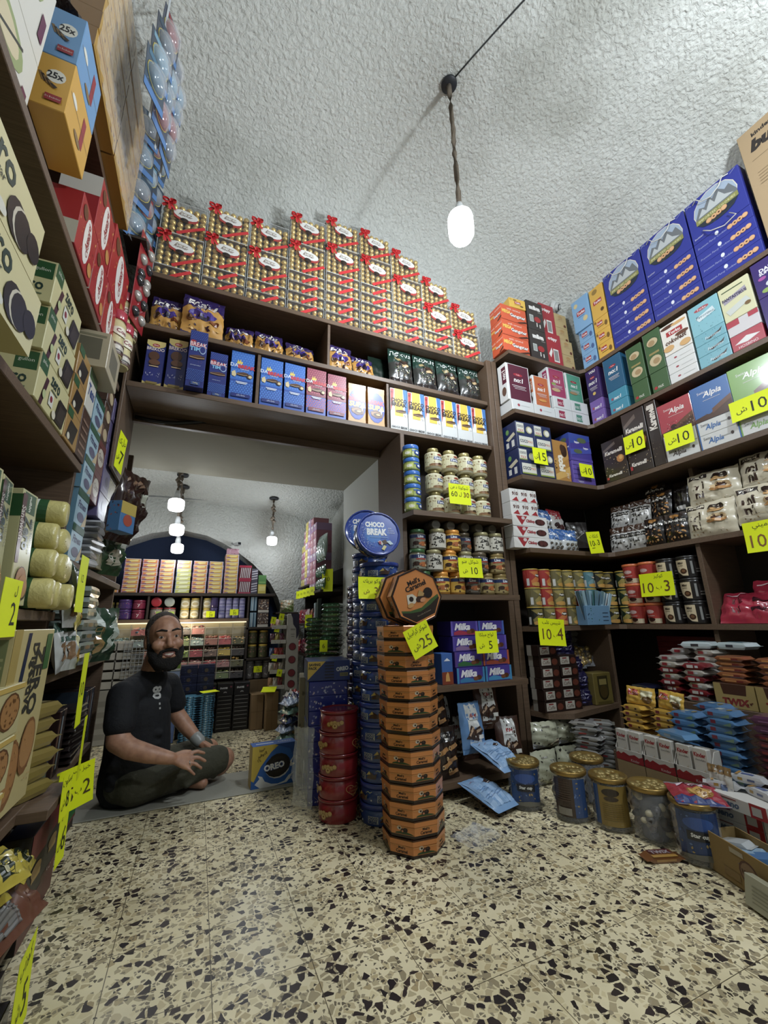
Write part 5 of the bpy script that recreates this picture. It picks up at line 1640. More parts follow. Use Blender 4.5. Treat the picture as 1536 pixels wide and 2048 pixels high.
def starjar(seed, front):
    r, h = .077, .20
    mb = MB()
    prof = [(r * .9, 0), (r * .97, .01), (r, .03), (r * .96, .05), (r, .075), (r, h - .06), (r * .97, h - .04), (r * .98, h - .012)]
    mb.lathe(prof, CLEAR, 28)
    P = Proto(mb.mesh('clear_jar'))
    cb = MB()
    rr = random.Random(seed)
    ms = [M('b9ac84', .4), M('8f7f58', .3, .2), M('2b2019', .4), M('40301f', .4), M('3a3a3e', .3, .3), M('6a5c44', .4)]
    for k in range(70):
        a, q, z = rr.uniform(0, 2 * PI), r * .80 * rr.uniform(.55, 1) ** .5, .02 + (h - .045) * rr.random()
        cb.ball((q * math.cos(a), q * math.sin(a), z), rr.uniform(.014, .020), rr.choice(ms), 8, 6, (1, 1, rr.uniform(.7, 1.1)))
    cb.lathe([(r * .6, .01), (r * .62, h - .03)], M('2a211a', .6), 12)
    c_ = cb.mesh('sweets')
    P.add('sweets', c_)
    lb = MB()
    lb.lathe([(r * .99, h - .016), (r * 1.03, h - .014), (r * 1.03, h), (r * .97, h + .004), (r * .9, h - .002), (r * .05, h - .003)], GOLDF, 28, cap=False)
    for k in range(26):
        a, q = rr.uniform(0, 2 * PI), r * .8 * rr.random() ** .5
        lb.ball((q * math.cos(a), q * math.sin(a), h - .004), rr.uniform(.010, .017), M('a08a4a', .35, .4), 7, 4, (1, 1, .5))
    P.add('lid', lb.mesh('lid'))
    w, hh = r * 1.9, .15
    bm = MB()
    base = {'s': '25406f', 'b': '3b2820', 'g': '8f7428'}[front]
    el = [('r', 0, 0, 1, 1, base)]
    if front == 's':
        el += [('d', 26, seed, .035, ['3f62a0', '1a2c50', '5a7ab0', '8a7a4a'], (.05, .05, .95, .95)), ('e', .5, .76, .34, .14, '3358a0'), ('r', .22, .40, .8, .60, '1a1c26'), P_('Star cup', .51, .50, .12, 'dfe0da', b=.04, w=.52), ('d', 8, 3, .04, 'a88f4a', (.1, .08, .9, .36)), ('p', [(0, .0), (1, .0), (1, .08), (.6, .14), (0, .06)], '6c6a60')]
    elif front == 'b':
        el += [('r', .6, 0, 1, 1, '2c4c80'), ('d', 10, 4, .04, ['5a7ab0', 'a88f4a'], (.62, .05, .98, .95))] + [('r', .08, .9 - .06 * i, .5, .915 - .06 * i, '5a4438') for i in range(9)] + [('r', .12, .05, .5, .24, '8a8478')]
    else:
        el += [('r', 0, 0, .16, 1, '2c4c80'), ('e', .5, .84, .24, .1, '2c2018'), ('e', .5, .68, .2, .06, '3a2a1c')] + [('r', .25, .55 - .05 * i, .8, .562 - .05 * i, '5f4c18') for i in range(9)]
    art(bm, el, w, hh, cylmap(r * 1.006, 0, .026)(w), (12, 1), lambda c: M(c, .3, 0, .4))
    P.add('label', bm.mesh('label'))
    return P


sj = [(1.54, 1.84, 's', 'leftmost festive jar with dark blue label beside the brown bag', -38), (1.645, 1.655, 'b', 'festive sweet jar with brown text panel, second from left', -46), (1.735, 1.515, 'g', 'festive sweet jar with gold text panel, third from left', -48),
      (1.79, 1.365, 's', 'festive jar turned to show bare sweets, left of the topped jar', 130), (1.80, 1.198, 's', 'festive jar with dark blue label under the red biscuit bag', -52), (1.86, 1.74, 's', 'festive sweet jar tucked behind the front row', 140)]
for i, (x, y, f, lb, rz) in enumerate(sj):
    T('sweet_jar', lb, 'jar', starjar(i, f), (x, y, 0), rz, 'festive sweet jars on the floor')
A_ck = [('r', 0, 0, 1, 1, 'a01c33'), ('p', [(0, 0), (1, 0), (.7, .2), (0, .3)], '2c3f7c'), ('e', .58, .45, .26, .22, '9a6a22'), ('e', .58, .46, .23, .19, 'c99a3f'), ('d', 14, 3, .03, '8a5a22', (.4, .32, .76, .58)), ('r', .2, .74, .75, .88, 'd9c0cc'), P_('Cookies', .48, .81, .09, '8a1c33', b=.03, w=.5)]
T('biscuit_bag', 'red biscuit bag lying on top of the festive jar', 'bag', pouch(.17, .15, .035, '9a1c30', A_ck, seed=4, sealcol='7a7478', back='2c3f7c'), (1.765, 1.13, .216), -40, None, rx=-80)


# ================================================================== bars and small packs on the low platform
def flatpack(w, d, t, col, front=(), top=(), coat=.5, fin=.012, rough=.28):
    key = ('fp', w, d, t, col, repr(front), repr(top))
    if key in _C:
        return _C[key]
    mb = MB()
    m = M(col, rough, 0, coat)
    xs = [-w / 2, -w / 2 + fin, -w / 2 + fin * 2.2, 0, w / 2 - fin * 2.2, w / 2 - fin, w / 2]
    ht = [.03, .05, .9, 1, .9, .05, .03]
    sec = [(.0, .30), (.03, .0), (.97, .0), (1, .30), (1, .7), (.97, 1), (.03, 1), (0, .7)]
    vs = []
    for x, hh in zip(xs, ht):
        for (y, z) in sec:
            vs.append((x, d * y, t / 2 + (z - .5) * t * hh))
    fs = []
    k = 8
    for i in range(len(xs) - 1):
        for j in range(k):
            fs.append((i * k + j, (i + 1) * k + j, (i + 1) * k + (j + 1) % k, i * k + (j + 1) % k))
    fs += [tuple(range(k)), tuple((len(xs) - 1) * k + j for j in range(k))[::-1]]
    mb.faces(vs, fs, m)
    mk = lambda c: M(c, rough, 0, coat)
    art(mb, front, w - fin * 4.6, t * .6, lambda x, z, kk: (x - w / 2 + fin * 2.3, -EPS * (kk + 1), z + t * .2), mk=mk)
    art(mb, top, w - fin * 4.6, d, lambda x, z, kk: (x - w / 2 + fin * 2.3, z, t + EPS * (kk + 1)), mk=mk)
    _C[key] = Proto(mb.mesh('wrapper'))
    return _C[key]


U = bpy.data.objects['corner_shelf_unit']
board(U, 'low_platform', 2.06, 3.03, .62, 1.74, .185, .205)
board(U, 'low_platform_front', 2.06, 2.075, .62, 1.74, 0, .185)
PZ = .207


def pile(name, lb, cat, P, x, y, z0, n, t, grp, rz=FR, jit=.004, who='bottom'):
    for k in range(n):
        T(name, lb.format(nth(k, n, 'bottom', 'top') if n > 1 else 'single'), cat, P, (x + rnd.uniform(-jit, jit), y + rnd.uniform(-jit, jit), z0 + t * k), rz + rnd.uniform(-4, 4), grp)


YP = flatpack(.135, .1, .028, 'c99a1a', [('r', .06, .1, .3, .9, '7a1c1c'), ('e', .8, .5, .08, .3, '4a2c14')], [('r', .1, .4, .5, .8, '9c1f22')])
for j in range(2):
    pile('wafer_pack', 'yellow wafer pack, {} of the ' + ('left', 'right')[j] + ' yellow pile', 'snack pack', YP, 2.10 + .02 * j, 1.625 - .145 * j, PZ, 8, .0285, 'yellow wafer packs')
A_yl = [('r', .1, .5, .48, .85, 'b3262b'), P_('Torku', .29, .67, .22, 'f4f0ec', w=.34), ('r', .52, .3, .92, .8, 'd9d2a8'), ('e', .75, .3, .16, .2, '6a4a1c')]
for j, y in enumerate((1.60, 1.45)):
    T('wafer_pack', f'yellow wafer pack propped up on the yellow pile, {("left", "right")[j]} one', 'snack pack', pouch(.15, .085, .025, 'd6a71c', A_yl, seed=j + 3, seal=.04), (2.13, y, PZ + .229), FR + (4, -14)[j], 'yellow wafer packs', rx=-12)
BP = flatpack(.14, .10, .030, '4a7aa8', [('r', .06, .1, .3, .9, '7a2a3a'), ('p', [(.6, 0), (1, 0), (1, .8)], '6a8a70')], [('r', .2, .4, .5, .7, 'b9c4c4'), ('e', .8, .5, .1, .2, '9a8a4a')])
for j, (y, x, n) in enumerate(((1.355, 2.08, 8), (1.205, 2.08, 9), (1.30, 2.195, 9))):
    pile('wafer_pack', 'light blue wafer pack, {} of the ' + ('left front', 'right', 'left rear')[j] + ' blue pile', 'snack pack', BP, x, y, PZ, n, .0305, 'light blue wafer packs')
PP = flatpack(.17, .1, .033, '55264f', [('r', .1, .2, .8, .4, '8a5a86')], coat=.6)
MP = flatpack(.17, .1, .026, '401522', [('r', .05, .2, .3, .8, '7a1f26'), ('d', 5, 3, .03, ['8a7a4a', '6a3a5a'])], coat=.6)
for j, y in enumerate((1.02, .845)):
    pile('chocolate_pack', 'dark maroon chocolate pack, {} of the ' + ('left', 'right')[j] + ' maroon pile', 'snack pack', MP, 2.085, y, PZ, 8, .0265, 'maroon chocolate packs')
    pile('chocolate_pack', ('left', 'right')[j] + ' purple chocolate pack on the maroon packs, {}', 'snack pack', PP, 2.09, y, PZ + .213, 2, .0335, 'purple chocolate packs')
# rear riser with caramel bars in tan cartons
board(U, 'riser', 2.30, 2.68, .66, 1.62, PZ, .46)
A_tw = [('p', [(0, 0), (1, 0), (1, 1), (.82, 1), (.78, .55), (.22, .55), (.18, 1), (0, 1)], 'a88f4c'), P_('TWIX', .5, .26, .3, '8a2a1c', b=.06, w=.7, s=.1), ('d', 3, 2, .05, '5a2c16', (.6, .1, .9, .3))]
TW = carton(.165, .2, .105, '4a2a18', A_tw, left=[('r', 0, 0, 1, 1, 'a88f4c')], right=[('r', 0, 0, 1, 1, 'a88f4c')])
TB_ = flatpack(.15, .09, .024, '8f4f22', [('r', .1, .2, .6, .7, 'c9843c'), ('r', .62, .2, .9, .7, '7a2a1c')], [('r', .2, .3, .8, .6, 'b9702c')], coat=.7)
for j, y in enumerate((1.245, 1.075, .90)):
    T('display_carton', f'tan bar carton with red lettering, {("left", "middle", "right")[j]} of three', 'carton', TW, (2.305, y, .462), FR, 'tan bar cartons')
    pile('caramel_bar', 'caramel bar with golden wrapper, {} on the ' + ('left', 'middle', 'right')[j] + ' tan carton', 'snack bar', TB_, 2.32, y, .568, 5, .0245, 'golden caramel bars')
RW = [flatpack(.128, .1, .03, c, [('r', .1, .1, .5, .9, d), ('r', .6, .2, .8, .8, 'c9c9c9')], [('r', .1, .2, .6, .6, d)]) for c, d in (('9c9690', '8f1f28'), ('7c1822', 'c9c4bc'), ('b3aca0', '9a2a30'))]
for j, (y, x, n) in enumerate(((1.545, 2.33, 7), (1.41, 2.31, 6), (1.55, 2.45, 8), (1.415, 2.43, 8))):
    for k in range(n):
        T('wafer_pack', f'red and white wafer pack, {nth(k, n, "bottom", "top")} of the {("left front", "right front", "left rear", "right rear")[j]} pile', 'snack pack', RW[rnd.randrange(3)],
          (x + rnd.uniform(-.006, .006), y + rnd.uniform(-.006, .006), .462 + .0305 * k), FR + rnd.uniform(-12, 12), 'red and white wafer packs')
for j, (y, z, x) in enumerate(((1.44, .71, 2.42), (1.30, .71, 2.46))):
    T('wafer_pack', f'pale blue and white pack on the red and white pile, {("left", "right")[j]}', 'snack pack', flatpack(.17, .1, .035, 'b9c9cc', [('r', .3, .2, .6, .8, '3a3a40')], [('r', .2, .3, .8, .6, '5aa0b4')]), (x, y, z), FR + (10, -8)[j], 'pale blue packs')
NP = flatpack(.13, .12, .025, '161a33', [('r', .2, .3, .7, .6, '55586a')])
pile('chocolate_pack', 'navy pack, {} of the dim pile beside the gold sweets', 'snack pack', NP, 2.27, 1.69, PZ, 12, .0255, 'navy packs')
for k in range(4):
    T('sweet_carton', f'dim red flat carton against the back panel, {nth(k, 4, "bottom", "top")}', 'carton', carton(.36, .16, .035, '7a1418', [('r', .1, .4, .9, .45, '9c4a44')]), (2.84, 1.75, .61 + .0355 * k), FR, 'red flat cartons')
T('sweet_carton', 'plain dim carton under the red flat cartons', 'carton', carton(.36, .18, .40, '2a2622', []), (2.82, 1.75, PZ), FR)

# red and white bar cartons on tan boxes
CARD = '9c8256'
for j in range(3):
    T('cardboard_box', f'plain tan cardboard box under the white bar cartons, {("left", "middle", "right")[j]}', 'box', carton(.143, .09, .205, CARD, [('r', 0, .55, 1, .56, '7c6440'), ('r', .2, .2, .6, .3, '8a7048')], rough=.8), (1.955, 1.565 - .146 * j, 0), FR, 'tan cardboard boxes')
A_kd = [('r', .06, .3, .94, 1, 'd3cfc6'), P_('Kinder', .5, .82, .13, 'a81c28', b=.04, w=.8), P_('chocolate', .5, .68, .07, '2a2422', w=.7), ('p', [(.2, .2), (.75, .42), (.8, .25), (.4, .1)], '4a2c1c'), ('p', [(.2, .2), (.75, .42), (.77, .36), (.25, .15)], 'c9b9a0')]
KD = carton(.058, .03, .13, 'cfcbc2', A_kd, coat=.3)
for j in range(3):
    mb = MB()
    w, d, h = .141, .085, .125
    m, rd = M('c9c4bb', .5), M('9c1c26', .5)
    mb.box(-w / 2, w / 2, 0, d, 0, .003, rd)
    extr_yz(mb, [(0, 0), (d, 0), (d, h), (d * .55, h), (0, .05)], -w / 2, -w / 2 + .003, m)
    extr_yz(mb, [(0, 0), (d, 0), (d, h), (d * .55, h), (0, .05)], w / 2 - .003, w / 2, m)
    mb.box(-w / 2, w / 2, d - .003, d, 0, h, m)
    mb.box(-w / 2, w / 2, 0, .003, 0, .05, m)
    art(mb, [('r', 0, 0, 1, .55, '9c1c26'), ('p', [(0, .5), (.1, .7), (.2, .55), (.3, .75), (.5, .55), (.7, .72), (.85, .55), (1, .7), (1, .5)], '9c1c26'), P_('Kinder', .7, .2, .22, 'd9c9c4', w=.4)], w, .05, lambda x, z, k: (x - w / 2, -EPS * k, z))
    T('display_carton', f'red and white open bar carton, {("left", "middle", "right")[j]} of three on tan boxes', 'carton', Proto(mb.mesh('open_carton')), (1.955, 1.565 - .146 * j, .2065), FR, 'red and white bar cartons')
    for q in range(2):
        T('chocolate_pack', f'white chocolate pack in the {("left", "middle", "right")[j]} bar carton, {("left", "right")[q]}', 'snack pack', KD, (1.962, 1.565 - .146 * j + (.034, -.034)[q], .2105), FR, 'white chocolate packs')
T('wafer_pack', 'light blue pack dropped across the white bar cartons', 'snack pack', flatpack(.17, .08, .03, '5a8ab4', [('r', .2, .2, .5, .8, '8a9aa4')]), (1.985, 1.365, .345), FR - 12)
A_wb = [('r', 0, .8, 1, 1, '8a6a3c'), ('e', .4, .5, .2, .16, '4a5a3c'), ('e', .7, .4, .16, .2, '5a6a8a'), ('d', 10, 3, .05, ['8a94a8', '6a6a60'])]
T('snack_bag', 'small white snack bag standing at the corner of the white bar cartons', 'bag', pouch(.085, .14, .03, 'b9b4aa', A_wb, seed=8), (1.92, 1.165, .16), FR, None, rx=-6)
# white long cartons, lower right
board(U, 'low_platform', 1.905, 2.05, .55, 1.235, .06, .08)
A_bb = [('r', .72, 0, 1, 1, 'a81f26'), P_('bueno', .34, .45, .5, '5a6a86', b=.04, s=.2, w=.5), ('r', .1, .75, .5, .82, '8a3a34'), ('r', .76, .2, .92, .8, 'b9b4ae')]
BB = carton(.195, .12, .046, 'cfcbc4', A_bb)
for j, y in enumerate((1.13, .932, .735)):
    for k in range(2):
        T('chocolate_carton', f'white and red long carton by the floor, {("lower", "upper")[k]} {("left", "middle", "right")[j]} one', 'carton', BB, (1.91, y, .0815 + .0468 * k), FR, 'white and red long cartons')
T('chocolate_carton', 'white and red long carton on top of the others, shifted forward', 'carton', BB, (1.885, 1.09, .1755), FR - 6, 'white and red long cartons')
WB = flatpack(.13, .05, .028, 'c3c3c4', [('r', .1, .2, .3, .8, 'a8842c'), ('r', .5, .3, .8, .7, '4a5a86')], [('r', .2, .3, .7, .7, '5a6a9a'), ('r', .0, 0, .12, 1, 'b9862c')], coat=.6)
for i, (x, y, z, rz) in enumerate(((1.93, 1.15, .223, -60), (1.95, 1.05, .223, -110), (1.93, .97, .176, -40), (1.95, .86, .176, -95), (1.97, .92, .206, -20), (1.92, .80, .206, -130), (1.98, 1.09, .252, -80))):
    T('chocolate_bar', f'white and gold chocolate bar tossed on the long cartons, {ORD[i]} from left', 'snack bar', WB, (x, y, z), rz, 'white and gold chocolate bars')
# tan tray with bars, lower right corner of the view
mb = MB()
m = M('94773c', .8)
w, d, h = .52, .12, .125
mb.box(-w / 2, w / 2, 0, d, 0, .004, m)
mb.box(-w / 2, w / 2, 0, .004, 0, h, m)
mb.box(-w / 2, w / 2, d - .004, d, 0, h, m)
for x in (-w / 2, w / 2 - .004):
    mb.box(x, x + .004, 0, d, 0, h, m)
art(mb, [('c', .32, .5, .07, '5a3020'), ('c', .32, .5, .058, '8a6a4a'), P_('ROSHEN', .32, .5, .14, '4a2418', b=.03, w=.1), ('r', .2, .8, .3, .92, 'b0a489'), ('r', .13, .16, .25, .36, '86682f'), ('l', .5, .1, .5, .6, .004, '6a5024'), ('l', .5, .6, .9, .6, .004, '6a5024'), ('l', .5, .1, .9, .1, .004, '6a5024'), P_('wafers', .7, .35, .18, '6a5024', w=.2)], w, h, lambda x, z, k: (x - w / 2, -EPS * k, z))
T('cardboard_tray', 'open tan cardboard tray of bars at the lower right frame edge', 'tray', Proto(mb.mesh('tray')), (1.675, .905, .001), -110)
for i, (t_, c, zz) in enumerate(((-.20, 'b9bec0', .075), (-.14, '8fb0cc', .07), (-.08, '4a7ab0', .08), (-.02, 'c3c6c4', .07), (.04, '4a8a34', .085), (.10, '3f7a2c', .07), (.16, '4a7ab0', .075))):
    q = Vector((1.675, .905, 0)) + Matrix.Rotation(math.radians(-110), 3, 'Z') @ Vector((t_, .045, 0))
    T('chocolate_bar', f'{("pale", "light blue", "blue", "white", "bright green", "green", "blue")[i]} bar in the tan tray, {ORD[i]} from left', 'snack bar', flatpack(.13, .06, .03, c, [('r', .2, .2, .6, .8, 'c9c4b4')]), (q.x, q.y, zz), -110 + rnd.uniform(20, 50), 'bars in the tan tray', rx=0, ry=-14)
T('paper_pack', 'pale green striped pack leaning against the tan tray', 'pack', carton(.26, .03, .085, 'a8a58a', [('r', .1, .2 + .12 * i, .95, .24 + .12 * i, '86846a') for i in range(5)], coat=.5), (1.60, .86, .001), -108, None, rx=-12)
A_twp = [('p', [(.05, .5), (.95, .5), (.95, 1), (.05, 1)], '5c1a1c'), P_('TWIX', .5, .66, .4, 'a89a9c', b=.05, w=.8), ('r', 0, 0, 1, .3, 'b98a2e')]
T('caramel_bar', 'caramel bar with maroon lettering lying on the tiles', 'snack bar', flatpack(.15, .055, .02, '7c4a1c', [('r', .1, .2, .9, .8, 'a87a34')], A_twp, coat=.8), (1.655, 1.235, .0005), -20)

# ---- lower shelf by the post: coffee bricks, purple bags, gold sweets
A_cf2 = [('r', .08, .15, .58, .85, 'b9b3a6'), ('r', .2, .66, .44, .78, '8a2a2a'), P_('Caffe', .33, .42, .3, '6a4a3a', s=.2, w=.4), ('e', .78, .45, .16, .3, '6a3322')]
CF = carton(.145, .1, .062, '2a1a14', A_cf2, left=[('r', .0, 0, .4, 1, 'a8a296')])
for j, (x, n) in enumerate(((1.975, 6), (2.128, 5))):
    for k in range(n):
        T('coffee_brick', f'brown and cream coffee pack, {nth(k, n, "bottom", "top")} of the {("left", "right")[j]} stack', 'coffee pack', CF, (x + rnd.uniform(-.006, .006), 2.035 + rnd.uniform(-.004, .004), Z1 + .063 * k), rnd.uniform(-3, 3), 'coffee packs')
A_pu = [P_('CEO', .5, .5, .3, 'a8a4c4', b=.03, s=.2, w=.4), ('l', .2, .8, .5, .88, .02, '6a66a0'), ('e', .6, .2, .2, .06, '4a4680')]
PU = [pouch(.15, .1, .06, '1d1a45', A_pu, seed=110 + i, sealcol=None, coat=.8, crump=.008) for i in range(2)]
for i, (x, z, y) in enumerate(((2.27, 0, 2.06), (2.28, .10, 2.07), (2.26, .19, 2.09), (2.08, .325, 2.05), (2.24, .29, 2.12), (2.08, .40, 2.08), (2.23, .39, 2.14), (2.29, .06, 2.17))):
    T('sweet_bag', f'dark purple sweet bag on the lower corner shelf, {ORD[i]} up', 'bag', PU[i % 2], (x, y, Z1 + z), rnd.uniform(-15, 15), 'dark purple sweet bags', rx=-10)
mb = MB()
mb.box(-.08, .08, 0, .09, 0, .19, M('6e5f22', .45), .004)
art(mb, [('r', .12, .0, .88, .1, '55481a'), ('e', .5, .4, .28, .26, '2a2412'), ('p', [(.22, .4), (.78, .4), (.78, .9), (.22, .9)], '3a3216'), ('r', .3, .62, .7, .8, '8a7a3c'), ('e', .5, .4, .22, .2, '4a3a14')], .16, .19, lambda x, z, k: (x - .08, -EPS * k, z))
T('display_carton', 'olive gold display carton with round cut-out on the lower shelf', 'carton', Proto(mb.mesh('carton')), (2.425, 2.055, Z1), 0)


def ballbag(seed, w=.18, h=.14):
    P = Proto(pouch(w, h, .07, CLEAR, [], seed=seed, crump=.008).mesh)
    rr = random.Random(seed)
    fp = pillow_pt(w, h, .07)
    for i in range(16):
        x, z = w * (.14 + .72 * ((i % 4) + rr.random() * .6) / 3.4), h * (.16 + .68 * ((i // 4) + rr.random() * .5) / 3.4)
        P.add('wrapped_chocolate', BALL, Matrix.Translation((x - w / 2, .03 - rr.uniform(0, .018), z)))
    return P


for i, (x, z, y, rz) in enumerate(((2.36, .205, 2.13, 10), (2.455, .21, 2.19, -14), (2.30, .33, 2.2, 0))):
    T('sweet_bag', f'clear bag of gold foil chocolates above the olive carton, {("left", "right", "rear")[i]}', 'bag', ballbag(i), (x, y, Z1 + z), rz, 'clear bags of gold chocolates', rx=-25)
for k in range(6):
    T('paper_bag', f'grey flat bag in the dim pile at the back, {nth(k, 6, "bottom", "top")}', 'bag', flatpack(.24, .15, .04, '6d6a5c', [('r', .1, .3, .8, .5, '8a867a')]), (2.415 + .01 * (k % 2), 2.30, Z1 + .20 + .041 * k), rnd.uniform(-6, 6), 'grey flat bags')
# cream wafer bags below that shelf
A_cw = [('d', 14, 5, .03, '2c2624', (.03, .05, .4, .95)), ('p', [(.45, .12), (.9, .42), (1, .3), (.62, .02)], '3a2018'), ('p', [(.5, .16), (.92, .42), (.96, .37), (.56, .1)], 'd9c9a8'), ('p', [(0, 0), (.5, 0), (.3, .12), (0, .2)], 'a9abb0'), P_('milk', .78, .72, .12, '4a4440', s=.2, w=.3), ('r', .3, .8, .6, .84, '8a867a')]
for i, (x, z, y, lb) in enumerate(((1.825, 0, 1.955, 'cream wafer bag with chocolate bar picture, lower left by the post'), (2.02, 0, 1.96, 'cream wafer bag with chocolate bar picture, lower right by the post'), (1.88, .165, 1.99, 'cream wafer bag with chocolate bar picture, upper left by the post'), (2.065, .17, 1.99, 'cream wafer bag with chocolate bar picture, upper right by the post'))):
    T('wafer_bag', lb, 'bag', pouch(.18, .165 if z == 0 else .135, .09, 'b3b498', A_cw, seed=120 + i, seal=.03, coat=.4, crump=.006), (x, y, .001 + z), rnd.uniform(-6, 6), 'cream wafer bags', rx=-3)
SB = [flatpack(.15, .08, .022, c, [('r', .2, .2, .6, .8, d)], [('r', .2, .3, .6, .7, d)], coat=.8) for c, d in (('8a8a88', '5a2a22'), ('6a6a68', '8f1c26'), ('9a9894', '3a3a3c'))]
for k in range(14):
    for j in range(2):
        T('wafer_pack', f'silver wrapped wafer, {nth(k, 14, "bottom", "top")} of the {("left", "right")[j]} silver pile', 'snack pack', SB[(k * 2 + j) % 3], (2.01 + .09 * j, 1.865 - .03 * j + rnd.uniform(-.01, .01), .001 + .0225 * k), -60 + rnd.uniform(-14, 14), 'silver wrapped wafers')
# ================================================================== left wall shelves
XL = -.445


def LX(name, lb, cat, P, y, z, x=XL, rz=0, g=None, rx=0, ry=0):
    T(name, lb, cat, P, (x, y, z), FL + rz, g, rx=rx, ry=ry)


ZT, ZA, ZN, ZB, ZC = 2.0115, 1.4665, .9315, 1.1215, .7265
# top-left cartons
A_wb2 = [('r', .0, .0, .18, 1, '5a2f2a'), ('d', 30, 3, .05, ['7a4a3a', 'c9a05a', '8a5a4a'], (.0, .02, .18, .98)), ('e', .6, .6, .25, .2, '9aa86a'), ('e', .6, .6, .18, .14, 'd9c9a0'), ('l', .4, .4, .8, .75, .02, '3a3a36'), ('r', .88, .2, .95, .5, '6a2a4a')]
for k in range(2):
    LX('biscuit_carton', f'white and brown carton at the upper left frame edge, {("lower", "upper")[k]}', 'carton', carton(.36, .16, .26, 'dcd8cc', A_wb2), .84, ZT + .261 * k, x=-.50, g='white and brown cartons')
LX('biscuit_carton', 'white and brown carton hidden under the yellow and blue pair', 'carton', carton(.22, .2, .205, 'd0cabc', A_wb2), 1.16, ZT, x=-.54)
A25 = lambda d: [('e', .58, .62, .26, .13, 'e6e3d6'), P_('25x', .56, .63, .13, '22222a', b=.03, w=.44)] + [('p', [(.12 + .07 * i, .62 - .035 * i), (.2 + .07 * i, .62 - .035 * i), (.34 + .07 * i, .50 - .02 * i), (.26 + .07 * i, .46 - .02 * i)], ('8a6a3a', '3a2a22')[i % 2]) for i in range(6)] + [('r', .42, .12, .86, .24, '9c1f2c'), P_('De Beukelaer', .64, .18, .06, 'e6d9d0', w=.4)]
A25s = [('e', .2, .55, .12, .07, 'e6e3d6'), ('r', .58, .25, .72, .8, '9c1f2c'), ('r', .02, .49, .98, .5, '6a5a2a'), ('e', .5, .2, .16, .06, '8a6a3a')]
for k, (c, nm) in enumerate((('d9a21e', 'yellow'), ('6a9ccc', 'light blue'))):
    LX('biscuit_carton', f'{nm} multipack carton marked twenty-five, on the upper left shelf', 'carton', carton(.19, .085, .187, c, A25s, left=A25(c)), 1.163, 2.218 + .188 * k, x=-.447)
LX('plastic_bag', 'dark brown crinkled bag slumped over the light blue multipack', 'bag', pouch(.22, .16, .09, crinkle('dark_bag', '2a1c1a', .3, 0, 40, .8), [], seed=3, crump=.012), 1.17, 2.596, x=-.45, rx=-60)
# red cartons
A_rdc = [('d', 20, 4, .03, ['d9843a', 'e6b55a', '7a1218'], (.03, .03, .97, .97)), ('e', .5, .5, .2, .42, 'e9e2da'), P_('Assorti', .5, .58, .13, 'a01c26', b=.03, rot=90, w=.5), P_('Cookies', .56, .48, .1, 'a01c26', rot=90, w=.5), ('e', .2, .8, .12, .12, '6a3a1c'), ('e', .82, .2, .12, .12, 'c98a3a')]
RDc = carton(.19, .14, .20, 'a8181f', A_rdc, left=[('r', 0, 0, 1, .42, 'b9b3a0'), ('r', .1, .1, .8, .13, '8a846f')])
for i, y in enumerate((1.385, 1.58, 1.775)):
    LX('biscuit_carton', f'red cookie carton on the upper left shelf, {("nearest", "middle", "farthest")[i]} of the lower row', 'carton', RDc, y, ZT, g='red cookie cartons')
LX('biscuit_carton', 'large red cookie carton with plain red end on the upper left shelf', 'carton', carton(.33, .17, .27, 'b0161c', A_rdc), 1.82, ZT + .2015)
LX('biscuit_carton', 'red cookie carton standing left of the large red one', 'carton', carton(.22, .12, .22, 'a8181f', A_rdc, left=[('r', 0, .6, 1, 1, 'd9d3c6')]), 1.53, ZT + .2015)
# red blister pack and pink capped drink bottles near the shelf end
mb = MB()
mb.box(-.075, .075, 0, .004, 0, .30, M('a01622', .3, 0, .6), .002)
for j in range(3):
    for i in range(2):
        mb.ball((-.035 + .07 * i, -.004, .06 + .09 * j), .027, M(('3a3a3e', 'b9b4ac')[(i + j) % 2], .1, .3, .8), 12, 8, (1, .7, 1))
art(mb, [('l', .1, .9, .9, .82, .04, 'e6dcd8')], .15, .30, lambda x, z, k: (x - .075, -EPS * k, z))
for k in range(2):
    T('blister_pack', f'red bubble card with shiny balls at the left shelf end, {("lower", "upper")[k]}', 'toy card', Proto(mb.mesh('card')), (-.405, 2.06, 2.30 + .22 * k), 75, 'red bubble cards')


def bottle(seed):
    mb = MB()
    prof = [(.03, 0), (.034, .006), (.034, .05), (.030, .075), (.034, .10), (.034, .135), (.026, .155)]
    mb.lathe(prof, M('d3c58a', .2, 0, .6), 18)
    g = cylmap(.0342)(.11)
    art(mb, [('e', .45, .74, .34, .14, 'e6dcc4'), P_('Coo', .45, .75, .13, '8a1c3a', b=.03, w=.5), ('r', .05, .04, .95, .36, '5a3a2a'), ('e', .4, .2, .25, .1, 'c9c0b0'), ('r', .3, .12, .6, .17, '2a1a14')], .11, .135, lambda x, z, k: g(x, z, k), (10, 1))
    P = Proto(mb.mesh('bottle'))
    cb = MB()
    cb.lathe([(.03, .152), (.032, .156), (.032, .19), (.026, .198)], M('b51f3c', .25, 0, .5), 18)
    P.add('cap', cb.mesh('cap'))
    return P


BO = bottle(1)
for i, (x, y, z) in enumerate(((-.385, 1.90, 2.014), (-.37, 1.985, 2.014), (-.40, 2.03, 2.215), (-.38, 2.10, 2.235))):
    T('drink_bottle', f'cream drink bottle with crimson cap, {("near lower", "far lower", "near upper", "far upper")[i]} one', 'bottle', BO, (x - .06, y, z), 60, 'cream drink bottles', sc=(1.15, 1.15, 1.15))
LX('biscuit_carton', 'beige carton with window pushed out under the drink bottles', 'carton', carton(.20, .12, .15, 'b9ac8c', [('r', .2, .2, .8, .8, '7a745e')], left=[('r', .2, .2, .8, .8, '6f6a56'), ('r', .1, .84, .9, .9, '8a8468')]), 1.76, 1.818, x=-.40)
